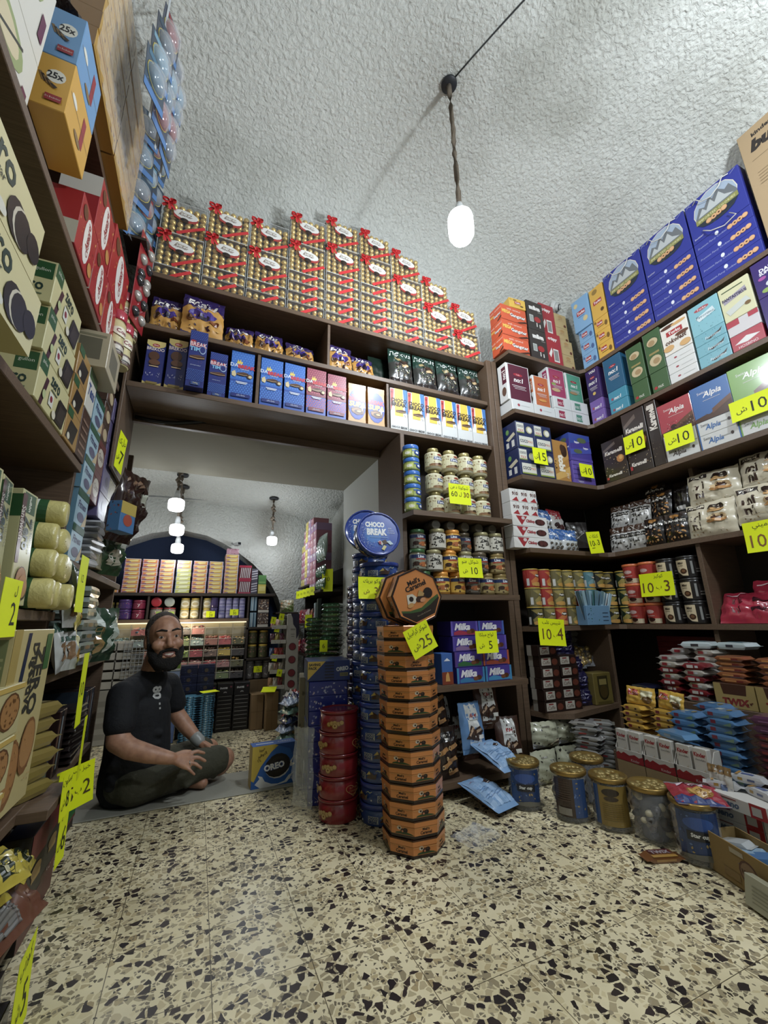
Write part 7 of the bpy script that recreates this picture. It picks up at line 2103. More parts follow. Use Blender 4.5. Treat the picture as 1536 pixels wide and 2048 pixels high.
JYL = jar(.043, .12, '5f5a3a', 'd9b42a', [('d', 16, 3, .08, ['8a8a4a', '4a5a3a', 'a8746a'], (.02, .1, .98, .9))], .14, .95, '5a5c3a', (.05, .8))
for k in range(2):
    for i, x in enumerate((.495, .595)):
        T('sweet_jar', f'pickled sweet jar with bright yellow lid, {("lower", "upper")[k]} row, {("left", "right")[i]}', 'jar', JYL, (x, YRr + .06, .5665 + .128 * k), 0, 'jars with bright yellow lids')
JSl = jar(.038, .16, '6a6664', '8a8686', [('d', 18, 6, .09, ['b9a8a8', '8a7a7a', 'c9c4c0'], (.02, .05, .98, .95))], .1, .95, '75706e', (.05, .85))
for i, x in enumerate((.485, .56, .635)):
    T('sweet_jar', f'grey sweet jar low in the rear corner, {("left", "middle", "right")[i]}', 'jar', JSl, (x, YRr + .06, .38), 0, 'grey sweet jars')
T('cardboard_box', 'plain cardboard box under the grey sweet jars', 'box', carton(.21, .2, .37, '8a6f48', [('r', .0, .45, 1, .46, '6f5836'), ('r', .5, 0, .51, 1, '6f5836')], rough=.8), (.562, YRr + .02, .003), 0)
# acrylic pick and mix bins
ACR = film('acrylic', .15, .035, 2)
WARM = M('d9cdb0', .5)
T_b = Vector((-.635, YRr - .02, .40))
mb = MB()
mb.box(-.645, .42, YRr + .13, YRr + .145, .40, .90, M('d9cba6', .5))
mb.box(-.645, .42, YRr - .015, YRr + .13, .892, .902, M('e6d9b4', .5, 0, 0, 1.2))
P = Proto(mb.mesh('rack'))
pal = {0: ['c9655a', 'd98a7a', '3a5a6a', 'e6a08a'], 1: ['4a3424', '2c2018', '6a4a2c', '8a6a3a'], 2: ['b56a5a', 'd9988a', '3f4a54', '8a4a44'], 3: ['7a8a4a', 'a8b05a', '3f5a2a', 'c9c46a'], 4: ['9cb0a8', '6f9498', 'c9d4cc'], 5: ['b06a54', '6a3a2c', 'd9a08a', '8a5040'],
       6: ['d95a5a', 'e68a84', 'c93f44', 'f0b4ac'], 7: ['6a6428', '8a7a34', 'd9a84a', '3f3a1c'], 8: ['7f9a2c', '5f7a20', 'a3ba4a'], 9: ['a82c38', '8a1f2c', 'c9545a'], 10: ['8a6a54', 'a88a74', '5a4438'], 11: ['d9b62a', 'e6cf4a', 'b9921c'], 12: ['3a2820', '241812', '54402e'], 13: ['c98a84', 'e6b4ac', 'b05a54']}
grid = [[None, 0, None, 0, 1, 2, None, None, None], [4, 4, 13, 6, 3, 4, 5, 6, 7], [None, None, 5, 8, 8, 9, 10, 11, 12], [None, None, None, 10, 13, 13, 6, 13, 7], [None, None, None, None, None, None, None, 3, 12]]
bw, bh = 1.06 / 9, .0975
bin_me = {}
mb = MB()
w, d, h = bw - .004, .135, bh - .004
for (a, b, c, dd, e, f) in ((-w / 2, -w / 2 + .002, 0, d, 0, h), (w / 2 - .002, w / 2, 0, d, 0, h), (-w / 2, w / 2, d - .002, d, 0, h), (-w / 2, w / 2, 0, d, 0, .002), (-w / 2, w / 2, 0, .002, 0, h * .62)):
    mb.box(a, b, c, dd, e, f, ACR)
mb.box(-w / 2, w / 2, -.002, 0, h * .60, h * .64, M('d9d2c0', .3))
mb.box(-w / 2 - .001, -w / 2 + .003, -.002, .004, 0, h, M('b9b09a', .3))
BINM = mb.mesh('bin')
for r_, row_ in enumerate(grid):
    for c, kd in enumerate(row_):
        z = .891 - bh * (r_ + 1)
        mm = Matrix.Translation((-.64 + bw * (c + .5), YRr - .012, z))
        kids = []
        if kd is not None:
            hb = MB()
            rr = random.Random(r_ * 20 + c)
            hgt = rr.uniform(.66, .95) * h
            hb.box(-w / 2 + .004, w / 2 - .004, .01, d - .004, .003, hgt * .7, M(pal[kd][0], .5))
            for q in range(34):
                x, y = rr.uniform(-w / 2 + .012, w / 2 - .012), rr.uniform(.006, d - .02)
                zz = rr.uniform(.012, hgt * .7) if y < .02 else hgt * rr.uniform(.68, .95)
                hb.ball((x, min(y, .12), zz), rr.uniform(.007, .012), M(rr.choice(pal[kd]), .35), 6, 4, (1.3, 1, .8))
            kids.append(('sweets', hb.mesh('sweets'), Matrix()))
        P.add('bin', BINM, mm, None, kids)
o = T('sweet_dispenser', 'lit acrylic wall rack of pick and mix sweet bins behind the man', 'dispenser', P, (0, 0, 0))
for ch in o.children:
    for q in ch.children:
        q['kind'] = 'stuff'
# stacked pale empty bins at the left
BN = MB()
w, d, h = .105, .13, .07
wh = M('bdb6a6', .35, 0, .4)
for (a, b, c, dd, e, f) in ((-w / 2, -w / 2 + .003, 0, d, 0, h), (w / 2 - .003, w / 2, 0, d, 0, h), (-w / 2, w / 2, d - .003, d, 0, h), (-w / 2, w / 2, 0, d, 0, .003), (-w / 2, w / 2, 0, .003, 0, h * .8)):
    BN.box(a, b, c, dd, e, f, wh)
BNP = Proto(BN.mesh('bin'))
for k in range(5):
    for i in range(3):
        T('plastic_bin', f'empty pale plastic bin stacked left of the man, {nth(k, 5, "bottom", "top")} row, {("left", "middle", "right")[i]}', 'bin', BNP, (-.745 + .11 * i, 4.06 - .0 * i, .40 + .072 * k), 4, 'empty pale plastic bins')
T('plastic_crate', 'white crate carrying the empty pale bins', 'crate', carton(.34, .14, .39, 'a39d8e', [('r', .05, .1 + .2 * i, .95, .2 + .2 * i, '8f897b') for i in range(4)]), (-.635, 4.06, .003), 4)
mb = MB()
for i in range(7):
    mb.box(-.085 + .0275 * i, -.081 + .0275 * i, 0, .004, 0, .30, M('b4b6b4', .3, .3))
for i in range(10):
    mb.box(-.09, .09, -.002, .002, .03 * i, .03 * i + .004, M('b4b6b4', .3, .3))
T('wire_rack', 'white wire rack standing beside the man behind his shoulder', 'rack', Proto(mb.mesh('grid')), (-.44, 4.05, .47), 8)
# floor stacks in the rear room
A_fa = [P_('FAAVIS', .4, .62, .16, 'd4d2cc', b=.06, w=.6), ('p', [(.84, .6), (.78, .72), (.82, .78), (.85, .74), (.88, .78), (.92, .72)], '8a3a4a'), ('p', [(.4, .3), (.5, .35), (.6, .3), (.6, .22), (.5, .26), (.4, .22)], 'a8a49c')]
for j, x in enumerate((.13, .268, .405)):
    for k in range(9):
        T('sweet_carton', f'flat black carton in the rear, {nth(k, 9, "bottom", "second from top")} of the {("left", "middle", "right")[j]} black stack', 'carton', carton(.128, .14, .030, '16110f', [('r', .08, .82, .92, .97, '8f8a82')]), (x, 4.07, .002 + .031 * k), rnd.uniform(-1, 1), 'flat black cartons')
    T('sweet_carton', f'taller black carton with white lettering on the {("left", "middle", "right")[j]} black stack', 'carton', carton(.13, .14, .10, '16110f', A_fa), (x, 4.065, .2825), 0, 'taller black cartons')
SBp = flatpack(.12, .11, .0165, '4a8fb0', [('r', .1, .0, .3, 1, '1c2f3c'), ('r', .45, .0, .6, 1, 'b9d4dc'), ('r', .8, 0, .9, 1, '1c2f3c')], coat=.6)
for j, x in enumerate((-.005, .118)):
    for k in range(20):
        T('tissue_pack', f'flat sky blue pack, {nth(k, 20, "bottom", "top")} of the {("left", "right")[j]} blue stack', 'pack', SBp, (x + rnd.uniform(-.004, .004), 3.80, .002 + .0168 * k), rnd.uniform(-4, 4), 'flat sky blue packs')
A_nv = [('r', 0, .75, 1, .8, '3a4470'), ('c', .5, .35, .12, '5a4a3a'), ('d', 6, 3, .06, '2f3864')]
for k in range(3):
    for i in range(2):
        T('sweet_carton', f'navy carton behind the sky blue packs, {("bottom", "middle", "top")[k]} row, {("left", "right")[i]}', 'carton', carton(.13, .1, .068, '141a3c', A_nv), (-.03 + .132 * i, 3.99, .345 + .069 * k), rnd.uniform(-2, 2), 'navy cartons in the rear')
T('sweet_carton', 'dark carton supporting the navy cartons in the rear', 'carton', carton(.26, .1, .342, '1a1c2c', []), (.035, 3.99, .002), 0)
T('sweet_carton', 'lime green striped carton by the man on his right', 'carton', carton(.115, .08, .15, '7c9c2a', [('r', .1 * i, 0, .1 * i + .02, 1, '567a1c') for i in range(10)] + [('r', 0, .02, 1, .12, 'c9c9c0')]), (-.155, 3.88, .525), 0)
T('sweet_carton', 'pale blue carton under the lime green one', 'carton', carton(.115, .08, .52, '5a6f9c', [('r', .0, .8, 1, 1, '8fa0c0'), ('e', .6, .85, .2, .06, '3a4a80')]), (-.155, 3.88, .003), 0)
for i, (x, y, h) in enumerate(((.535, 4.0, .28), (.65, 3.93, .30))):
    T('cardboard_box', f'brown cardboard box on the rear floor, {("left", "right")[i]} one', 'box', carton(.10, .16, h, '8a6c42', [('r', 0, .5, 1, .51, '6a5230'), ('r', .48, 0, .50, 1, '6a5230')], rough=.8), (x, y, .002), 4)
# bright bags in a heap
for i in range(18):
    c = ['2a3a6a', 'a8303c', '9ab0b4', '7aa08c', 'c9a04a', 'b0443a', '8a9ab0', '3a2a54', 'c9c4bc'][i % 9]
    P = pouch(.15, .13, .05, c, [('d', 14, i, .07, ['d9cf8a', 'b9485a', '5a8aa8', 'e6e2da', '6a9a5a']), ('r', .2, .55, .8, .8, ['d9d4c8', '3a4a8a', 'c94a4a'][i % 3])], seed=200 + i, coat=.8, crump=.01)
    r_, q = divmod(i, 3)
    T('sweet_bag', f'colourful sweet bag in the heap left of the film wrapped pile, {ORD[r_]} layer, {("left", "middle", "right")[q]}', 'bag', P, (.60 + .05 * q + rnd.uniform(-.02, .02), 3.28 + .155 * q, .003 + .058 * r_), -75 + rnd.uniform(-9, 9), 'colourful bags in the heap', rx=-79)
T('cardboard_box', 'upright sheet of worn cardboard beside the film wrapped pile', 'box', carton(.035, .25, .56, '8f8468', [('d', 8, 3, .3, '6a6048')], rough=.8), (.60, 2.60, .004), -12)
# white display stand with trays
U2 = Proto()
mb = MB()
mb.box(.0, .11, 0, .012, 0, .66, M('b9b6ac', .5), .003)
art(mb, [('p', [(.3, 1), (1, 1), (1, .72), (.8, .66), (.75, .8), (.5, .86), (.45, .94)], '2a2440'), ('r', .3, .78, .7, .80, '8a867c'), ('r', .35, .72, .65, .73, '8a867c'), ('r', .38, .69, .62, .70, '8a867c')] + [x for v in (.56, .39, .22, .08) for x in (('c', .5, v, .30, '4a2c34'), ('c', .5, v, .26, '8a2a34'))], .11, .66, lambda x, z, k: (x, -EPS * k, z))
U2.mesh = mb.mesh('side_panel')
for k in range(5):
    tb = MB()
    z = .02 + .128 * k
    tb.box(-.135, -.003, .0, .12, z, z + .006, M('c9c5ba', .5))
    tb.box(-.135, -.003, -.004, 0, z - .004, z + .028, M('c9c5ba', .5))
    art(tb, [('d', 5, k, .03, '8a3a3a', (.05, .3, .95, .7))], .132, .032, lambda x, zz, kk, z=z: (-.135 + x, -.004 - EPS * kk, z - .004 + zz))
    tray = tb.mesh('tray')
    kids = []
    U2.add('tray', tray)
o = T('display_stand', 'white sweet display stand with red dots on its side panel', 'stand', U2, (.755, 3.97, .30), -10)
for k in range(5):
    for i in range(3):
        c = [['b98a5a', 'd9d4c8', 'a8404c'], ['c9c4b8', 'b08a74', 'd9cfc0'], ['3a5a8a', 'c9482c', 'b0343a'], ['5a2c4a', 'b9a84a', '7a3a5a'], ['c98a8a', 'd9b4a8', '8a9a5a']][k][i]
        T('sweet_pack', f'small sweet pack on the white stand, {nth(k, 5, "bottom", "top")} tray, {("left", "middle", "right")[i]}', 'snack pack', pouch(.042, .075, .03, c, [('d', 6, i, .15, ['d9d4c8', 'b0344a', 'd9b84a'])], seed=230 + k * 3 + i, coat=.6, n=6, m=7), (.64 + .042 * i, 4.045 - .0075 * i, .328 + .128 * k), -10, 'sweet packs on the white stand', rx=-6)
# right-hand display in the rear room
U = unit('rear_side_shelf', 'narrow shelf rack along the right wall of the rear room', (1.15, 3.9, 0))
for z in (.60, .87, 1.15):
    board(U, 'shelf', 0.925, 1.29, 3.46, 4.42, z - .02, z, WOODD)
board(U, 'shelf', 0.94, 1.29, 3.9, 4.42, 1.22, 1.235, WOODD)
board(U, 'back_panel', 1.275, 1.295, 3.46, 4.42, 0, 1.4, WOODD)
board(U, 'side_panel', 1.02, 1.29, 4.40, 4.42, 0, 1.15, WOODD)
PK = [carton(.10, .15, .07, c, [('d', 10, i, .1, a), ('r', .1, .55, .6, .85, b)]) for i, (c, a, b) in enumerate((('b06a80', ['d9a0b0', 'e6d9dc'], 'd9c9cc'), ('c9b83c', ['e6dc7a', '9c6aa8'], 'dfd48a'), ('a884b0', ['d9c4dc', 'c9b84a'], 'e0d9e0'), ('b5727c', ['e0c4c8', '8a3a54'], 'd9b8bc')))]
for c, (y, n, i, x) in enumerate(((4.30, 6, 0, .955), (4.19, 8, 0, .95), (4.08, 9, 1, .94), (3.97, 9, 2, .94))):
    for k in range(n):
        T('gum_carton', f'gum carton on the rear side wall, {nth(k, n, "bottom", "top")} of {ORD[5 - c]} pile from doorway', 'carton', PK[i if k % 5 else (i + 1) % 4], (x, y, 1.2365 + .0705 * k), FR + rnd.uniform(-1, 1), 'gum cartons on the rear side wall')
for c, (y, n, i) in enumerate(((3.84, 10, 3), (3.73, 9, 0))):
    for k in range(n):
        T('gum_carton', f'pink gum carton on the rear side wall, {nth(k, n, "bottom", "top")} of {("second", "first")[c]} pile from doorway', 'carton', PK[i if k % 4 else 2], (.935, y, 1.1515 + .0705 * k), FR + rnd.uniform(-1, 1), 'gum cartons on the rear side wall')
GS = pouch(.10, .24, .05, '9ab0a6', [('r', 0, 0, 1, .12, '2f5a44'), ('p', [(.2, .3), (.8, .35), (.7, .8), (.3, .75)], 'b4c6be')], seed=250, coat=.9, rough=.18)
GS2 = pouch(.10, .1, .05, '3a6a4c', [('r', 0, .5, 1, .7, 'b9c9c0'), ('e', .5, .3, .3, .15, '5a8a6a')], seed=251, coat=.9, rough=.18)
for i, y in enumerate((3.63, 3.56, 3.49)):
    T('sweet_bag', f'pale green shiny bag high on the rear side wall, {("far", "middle", "near")[i]}', 'bag', GS, (.93, y, 1.40), FR + 6, 'pale green shiny bags', rx=-4)
    for k in range(2):
        T('sweet_bag', f'small green bag under the pale green bags, {("lower", "upper")[k]}, {("far", "middle", "near")[i]}', 'bag', GS2, (.93, y, 1.1515 + .11 * k), FR + rnd.uniform(-8, 8), 'small green bags', rx=-4)
GN = flatpack(.17, .13, .032, '1c3f24', [('r', .1, .3, .8, .6, '3a7044'), ('d', 4, 3, .05, ['8ab09a', '2f6a3c'])], [('r', .1, .1, .9, .9, '24502e')], coat=1.0, rough=.15)
for j, (x, y, n) in enumerate(((.86, 2.93, 12), (.80, 3.13, 9))):
    for k in range(n):
        T('sweet_bag', f'dark green shiny pack, {nth(k, n, "bottom", "top")} of the {("near", "far")[j]} green pile inside the doorway', 'bag', GN, (x + rnd.uniform(-.008, .008), y, .622 + .0325 * k), -35 + rnd.uniform(-8, 8), 'dark green shiny packs')
T('cardboard_box', 'plain dark box carrying the green shiny packs', 'box', carton(.42, .34, .615, '3a342c', [('r', .1, .3, .8, .6, '4a443a')], rough=.8), (.90, 2.86, .003), -35)
for i in range(10):
    r_, q = divmod(i, 5)
    c = ['a82c34', '7a2c44', 'b9a0a0', '9c5a3a', '8a1f2c'][q]
    T('sweet_pack', f'red toned sweet pack on the rear side shelf, {("lower", "upper")[r_]} shelf, {nth(q, 5, "far", "near")}', 'snack pack', pouch(.11, .13, .04, c, [('d', 12, i, .09, ['d9c9c4', 'c9443a', 'd9a84a', '5a7a4a'])], seed=260 + i, coat=.9), (.915, 4.25 - .15 * q, .602 + .27 * r_), FR + rnd.uniform(-12, 12), 'red toned sweet packs', rx=-6)
T('toy_carton', 'pale blue carton beside the dark green book like box', 'carton', carton(.13, .05, .17, '9aaeb4', [('r', .3, .55, .7, .75, '8a3a3c')]), (.915, 3.60, .872), FR - 10)
T('toy_carton', 'dark green thin box leaning on the rear side shelf', 'carton', carton(.11, .03, .2, '1a2c24', [('r', .06, .04, .94, .96, '1f352b')]), (.91, 3.49, .872), FR - 10)
T('snack_bag', 'green and orange bag on a ledge at the rear corner', 'bag', pouch(.14, .12, .05, 'a8a07a', [('p', [(0, 0), (1, 0), (1, .7)], '6f8a3c'), ('d', 10, 3, .1, ['c9844a', 'd9d4c0'], (0, .4, .7, 1))], seed=280, coat=.7), (.80, 4.30, .985), -30)
U = unit('corner_ledge', 'small dark ledge in the rear right corner', (.8, 4.4, .9))
board(U, 'shelf', .70, .92, 4.26, 4.48, .965, .983, WOODD)
# ================================================================== the seated man
def capsule(mb, p0, r0, p1, r1, n=14, sq=1.0, axis=None):
    """tapered limb segment with rounded ends; sq flattens it along 'axis'"""
    p0, p1 = Vector(p0), Vector(p1)
    t = (p1 - p0)
    L = t.length
    t.normalize()
    u = t.cross(Vector((0, 0, 1)) if axis is None else Vector(axis))
    if u.length < 1e-3:
        u = t.cross(Vector((1, 0, 0)))
    u.normalize()
    w = t.cross(u)
    rings = []
    for k in range(5):
        a = PI / 2 * (1 - k / 4)
        rings.append((-r0 * math.sin(a), r0 * max(math.cos(a), .02)))
    for k in range(1, 5):
        rings.append((L * k / 5, r0 + (r1 - r0) * k / 5))
    for k in range(5):
        a = PI / 2 * k / 4
        rings.append((L + r1 * math.sin(a), r1 * max(math.cos(a), .02)))
    vs = []
    for d, r in rings:
        for k in range(n):
            a = 2 * PI * k / n
            vs.append(p0 + t * d + u * (r * math.cos(a)) + w * (r * sq * math.sin(a)))
    fs = [(i * n + k, i * n + (k + 1) % n, (i + 1) * n + (k + 1) % n, (i + 1) * n + k) for i in range(len(rings) - 1) for k in range(n)]
    fs += [tuple(range(n))[::-1], tuple((len(rings) - 1) * n + k for k in range(n))]
    mb.faces(vs, fs, M('888888'))


def chain(mb, pts, n=12):
    for (p, r), (q, s) in zip(pts[:-1], pts[1:]):
        capsule(mb, p, r, q, s, n)


def ell(mb, c, r, rot=None, nu=20, nv=14):
    b = len(mb.v)
    mb.ball((0, 0, 0), 1, M('888888'), nu, nv)
    for i in range(b, len(mb.v)):
        v = Vector((mb.v[i][0] * r[0], mb.v[i][1] * r[1], mb.v[i][2] * r[2]))
        if rot is not None:
            v = rot @ v
        mb.v[i] = tuple(v + Vector(c))


def remesh(mb, name, voxel, smooth, mat, xf=None):
    """fuse the overlapping volumes into one continuous skin"""
    me = mb.mesh(name)
    o = bpy.data.objects.new(name, me)
    COL.objects.link(o)
    r = o.modifiers.new('fuse', 'REMESH')
    r.mode = 'VOXEL'
    r.voxel_size = voxel
    s = o.modifiers.new('soften', 'SMOOTH')
    s.iterations = smooth
    s.factor = .5
    bpy.context.view_layer.update()
    out = bpy.data.meshes.new_from_object(o.evaluated_get(bpy.context.evaluated_depsgraph_get()))
    bpy.data.objects.remove(o)
    out.name = name
    out.materials.clear()
    out.materials.append(mat)
    for p in out.polygons:
        p.use_smooth = True
        p.material_index = 0
    return out


def cloth(name, h, sc=26, st=.25):
    k = NT(name)
    mp = k.coord()
    a = k.n('TexNoise')
    a.inputs['Scale'].default_value = sc
    a.inputs['Detail'].default_value = 4
    k.l(mp, 0, a, 'Vector')
    k.b.inputs['Base Color'].default_value = lin(h)
    k.b.inputs['Roughness'].default_value = .85
    k.bump(a, 0, st, .02)
    return k.m


def skinmat():
    k = NT('skin')
    mp = k.coord()
    a = k.n('TexNoise')
    a.inputs['Scale'].default_value = 30
    a.inputs['Detail'].default_value = 6
    k.l(mp, 0, a, 'Vector')
    r = k.ramp([(.35, '9a6f58'), (.65, 'b3876c')])
    k.l(a, 0, r, 0)
    k.l(r, 0, k.b, 'Base Color')
    k.b.inputs['Roughness'].default_value = .5
    k.b.inputs['Subsurface Weight'].default_value = .06
    k.b.inputs['Subsurface Radius'].default_value = (.01, .004, .002)
    return k.m


SKIN = skinmat()
HC = Vector((-.163, 2.70, .800))
HS = 1.13
HR = Matrix.Rotation(math.radians(17 + 180), 3, 'Z') @ Matrix.Rotation(math.radians(4), 3, 'Y') @ Matrix.Rotation(math.radians(3), 3, 'X')


def hp(x, y, z):
    return tuple(HC + HR @ (Vector((x, y, z)) * HS))


def hell(mb, c, r):
    ell(mb, hp(*c), tuple(q * HS for q in r), HR)


def hcap(mb, a, ra, b, rb, n=12):
    capsule(mb, hp(*a), ra * HS, hp(*b), rb * HS, n)


body = MB()
# head
hell(body, (0, -.005, .028), (.077, .097, .098))
hell(body, (0, .022, -.045), (.062, .072, .078))
hcap(body, (-.012, .068, -.108), .026, (.012, .068, -.108), .026)
hcap(body, (0, .086, .02), .010, (0, .108, -.026), .0145)
for s_ in (-1, 1):
    hcap(body, (0, .1, -.028), .011, (s_ * .014, .094, -.03), .010)
    hcap(body, (s_ * .012, .085, .036), .012, (s_ * .046, .074, .036), .012)
    hell(body, (s_ * .043, .066, -.022), (.028, .024, .024))
    hell(body, (s_ * .080, -.006, -.004), (.010, .020, .034))
    hcap(body, (s_ * .018, .086, .0245), .006, (s_ * .044, .078, .0225), .006)
    hcap(body, (s_ * .018, .083, .002), .006, (s_ * .044, .076, .003), .006)
hcap(body, (-.024, .088, -.078), .008, (.024, .088, -.078), .008)
# neck
capsule(body, (-.185, 2.735, .72), .064, (-.215, 2.768, .59), .064)
# trunk core (under the clothes)
capsule(body, (-.24, 2.775, .53), .07, (-.24, 2.78, .16), .11)
# near arm
chain(body, [((-.32, 2.615, .53), .055), ((-.305, 2.54, .345), .052), ((-.25, 2.515, .31), .047), ((-.16, 2.50, .278), .041), ((-.065, 2.50, .248), .029)], 16)
# far arm
chain(body, [((-.13, 2.93, .53), .052), ((-.07, 2.95, .37), .046), ((-.01, 2.92, .30), .042), ((.068, 2.87, .222), .028)], 14)


def hand(mb, w, palm, fingers, thumb):
    """palm from wrist to knuckles, five separate fingers"""
    w = Vector(w)
    for k in palm:
        capsule(mb, w, .019, k, .0135, 10)
    for f in fingers + [thumb]:
        for (p, r), (q, s) in zip(f[:-1], f[1:]):
            capsule(mb, p, r, q, s, 9)


KN = [Vector(p) for p in ((.015, 2.545, .246), (.018, 2.525, .232), (.014, 2.508, .217), (.002, 2.496, .203))]
hand(body, (-.065, 2.50, .248), KN,
     [[(KN[0], .0115), ((.055, 2.553, .250), .0100), ((.088, 2.562, .236), .0082)], [(KN[1], .0118), ((.060, 2.528, .228), .0102), ((.096, 2.532, .206), .0083)],
      [(KN[2], .0112), ((.050, 2.503, .207), .0098), ((.078, 2.502, .185), .0080)], [(KN[3], .0102), ((.028, 2.488, .186), .0088), ((.048, 2.486, .166), .0072)]],
     [(Vector((-.045, 2.525, .252)), .0150), ((-.010, 2.560, .254), .0122), ((.022, 2.578, .248), .0095)])
KF = [Vector(p) for p in ((.118, 2.855, .202), (.122, 2.838, .195), (.120, 2.822, .187), (.112, 2.808, .180))]
hand(body, (.068, 2.87, .222), KF,
     [[(KF[0], .011), ((.150, 2.853, .190), .0098), ((.170, 2.852, .172), .008)], [(KF[1], .0112), ((.155, 2.832, .184), .0098), ((.176, 2.829, .165), .008)],
      [(KF[2], .0108), ((.150, 2.812, .175), .0094), ((.168, 2.808, .157), .0078)], [(KF[3], .0098), ((.136, 2.796, .167), .0086), ((.150, 2.79, .150), .007)]],
     [(Vector((.085, 2.85, .215)), .014), ((.105, 2.82, .212), .0115), ((.125, 2.80, .198), .0092)])
# legs: near thigh, knee, folded shin and foot; far leg crossed behind
chain(body, [((-.20, 2.70, .11), .075), ((.205, 2.835, .125), .060), ((.19, 2.86, .085), .052), ((.08, 2.93, .055), .046), ((-.04, 3.0, .05), .036)], 16)
chain(body, [((-.04, 3.0, .05), .034), ((-.10, 2.98, .045), .032), ((-.13, 2.94, .045), .026)], 12)
chain(body, [((-.18, 2.88, .11), .075), ((.13, 3.06, .13), .058), ((.09, 3.05, .08), .05), ((.02, 2.90, .055), .045), ((.04, 2.80, .045), .034), ((.10, 2.755, .04), .028)], 14)
me = remesh(body, 'body', .0058, 3, SKIN)
man = obj('person', me)
man['label'] = 'smiling bearded man in black t-shirt and olive shorts sitting cross-legged on the threshold'
man['category'] = 'person'

sh = MB()
capsule(sh, (-.255, 2.785, .10), .150, (-.235, 2.775, .22), .158, 22)
capsule(sh, (-.235, 2.775, .22), .158, (-.245, 2.770, .42), .150, 22)
capsule(sh, (-.285, 2.76, .50), .085, (-.20, 2.80, .50), .10, 18)
capsule(sh, (-.318, 2.625, .535), .068, (-.225, 2.765, .575), .078, 18)
capsule(sh, (-.225, 2.765, .575), .078, (-.13, 2.92, .54), .066, 18)
capsule(sh, (-.235, 2.765, .52), .105, (-.205, 2.755, .592), .080, 20)
capsule(sh, (-.318, 2.625, .535), .073, (-.308, 2.560, .415), .071, 18)
capsule(sh, (-.13, 2.92, .54), .068, (-.085, 2.945, .43), .064, 16)
rr = random.Random(4)
for k in range(9):   # soft folds around the waist and under the arm
    z = .12 + .03 * k
    capsule(sh, (-.33 + .02 * rr.random(), 2.655 + .01 * k % .03, z), .030, (-.16 + .03 * rr.random(), 2.648 + .02 * rr.random(), z + rr.uniform(-.05, .03)), .020, 8)
shirt = obj('t_shirt', remesh(sh, 't_shirt', .007, 5, cloth('black_cotton', '0d0e13', 30, .3)), man)
so = MB()
capsule(so, (-.27, 2.72, .105), .098, (-.22, 2.90, .105), .098, 20)
capsule(so, (-.29, 2.76, .10), .10, (-.18, 2.76, .10), .10, 20)
capsule(so, (-.22, 2.685, .105), .100, (.165, 2.82, .128), .077, 20)
capsule(so, (-.18, 2.88, .105), .095, (.085, 3.035, .135), .075, 18)
capsule(so, (-.10, 2.66, .07), .03, (.06, 2.70, .15), .02, 8)
capsule(so, (-.18, 2.615, .10), .02, (-.02, 2.64, .165), .016, 8)
capsule(so, (.02, 2.70, .06), .02, (.12, 2.745, .13), .018, 8)
capsule(so, (.155, 2.80, .055), .018, (.175, 2.79, .185), .018, 8)
shorts = obj('shorts', remesh(so, 'shorts', .007, 5, cloth('olive_cotton', '3d3c2e', 34, .4)), man)
# hair, beard and face
ha = MB()
hell(ha, (0, -.024, .046), (.0805, .092, .094))
hell(ha, (0, -.05, .0), (.077, .062, .075))
for s_ in (-1, 1):
    hcap(ha, (s_ * .071, .012, .05), .012, (s_ * .073, .02, -.01), .008)
hair = obj('hair', remesh(ha, 'hair', .005, 3, cloth('short_hair', '463c35', 160, .8)), man)
be = MB()
for s_ in (-1, 1):
    hcap(be, (s_ * .071, .018, -.012), .009, (s_ * .062, .040, -.058), .020)
    hcap(be, (s_ * .062, .040, -.058), .020, (s_ * .036, .070, -.100), .028)
    hcap(be, (s_ * .036, .070, -.100), .028, (0, .080, -.116), .031)
    hcap(be, (s_ * .056, .03, -.085), .02, (s_ * .03, .045, -.122), .024)
    hcap(be, (s_ * .034, .086, -.058), .008, (s_ * .038, .080, -.085), .012)
    hcap(be, (0, .1045, -.0455), .0075, (s_ * .034, .0895, -.054), .0075)
hcap(be, (-.014, .093, -.093), .009, (.014, .093, -.093), .009)
beard = obj('beard', remesh(be, 'beard', .0042, 2, cloth('dark_beard', '161210', 200, 1.0)), man)


def facemesh(name, build, m, vox=.0022, sm=1):
    b = MB()
    build(b)
    return obj(name, remesh(b, name, vox, sm, m), man)


def smile(b, y0, r, w=.026, z0=-.068, up=.010):
    pts = [(w * t, y0 - .012 * t * t, z0 + up * t * t) for t in (-1, -.6, -.2, .2, .6, 1)]
    for p, q in zip(pts[:-1], pts[1:]):
        hcap(b, p, r, q, r, 8)


facemesh('lips', lambda b: (smile(b, .098, .0042, .029, -.0625, .009), smile(b, .0975, .0048, .027, -.0765, .015)), M('8f5a50', .45))
facemesh('teeth', lambda b: smile(b, .0965, .0052, .024, -.0690, .011), M('d5cfc2', .3))
for s_ in (-1, 1):
    e = facemesh('eye', lambda b: hell(b, (s_ * .031, .0775, .0125), (.0125, .0095, .0075)), M('c9c4bd', .2), .002)
    ib = MB()
    hell(ib, (s_ * .0325, .0850, .0125), (.0058, .0032, .0058))
    i_ = obj('iris', remesh(ib, 'iris', .0014, 0, M('1a1210', .1)), e)
    facemesh('eyebrow', lambda b: (hcap(b, (s_ * .013, .0965, .0405), .0042, (s_ * .034, .0905, .0465), .0048), hcap(b, (s_ * .034, .0905, .0465), .0048, (s_ * .053, .079, .041), .003)), M('14100e', .8), .002)
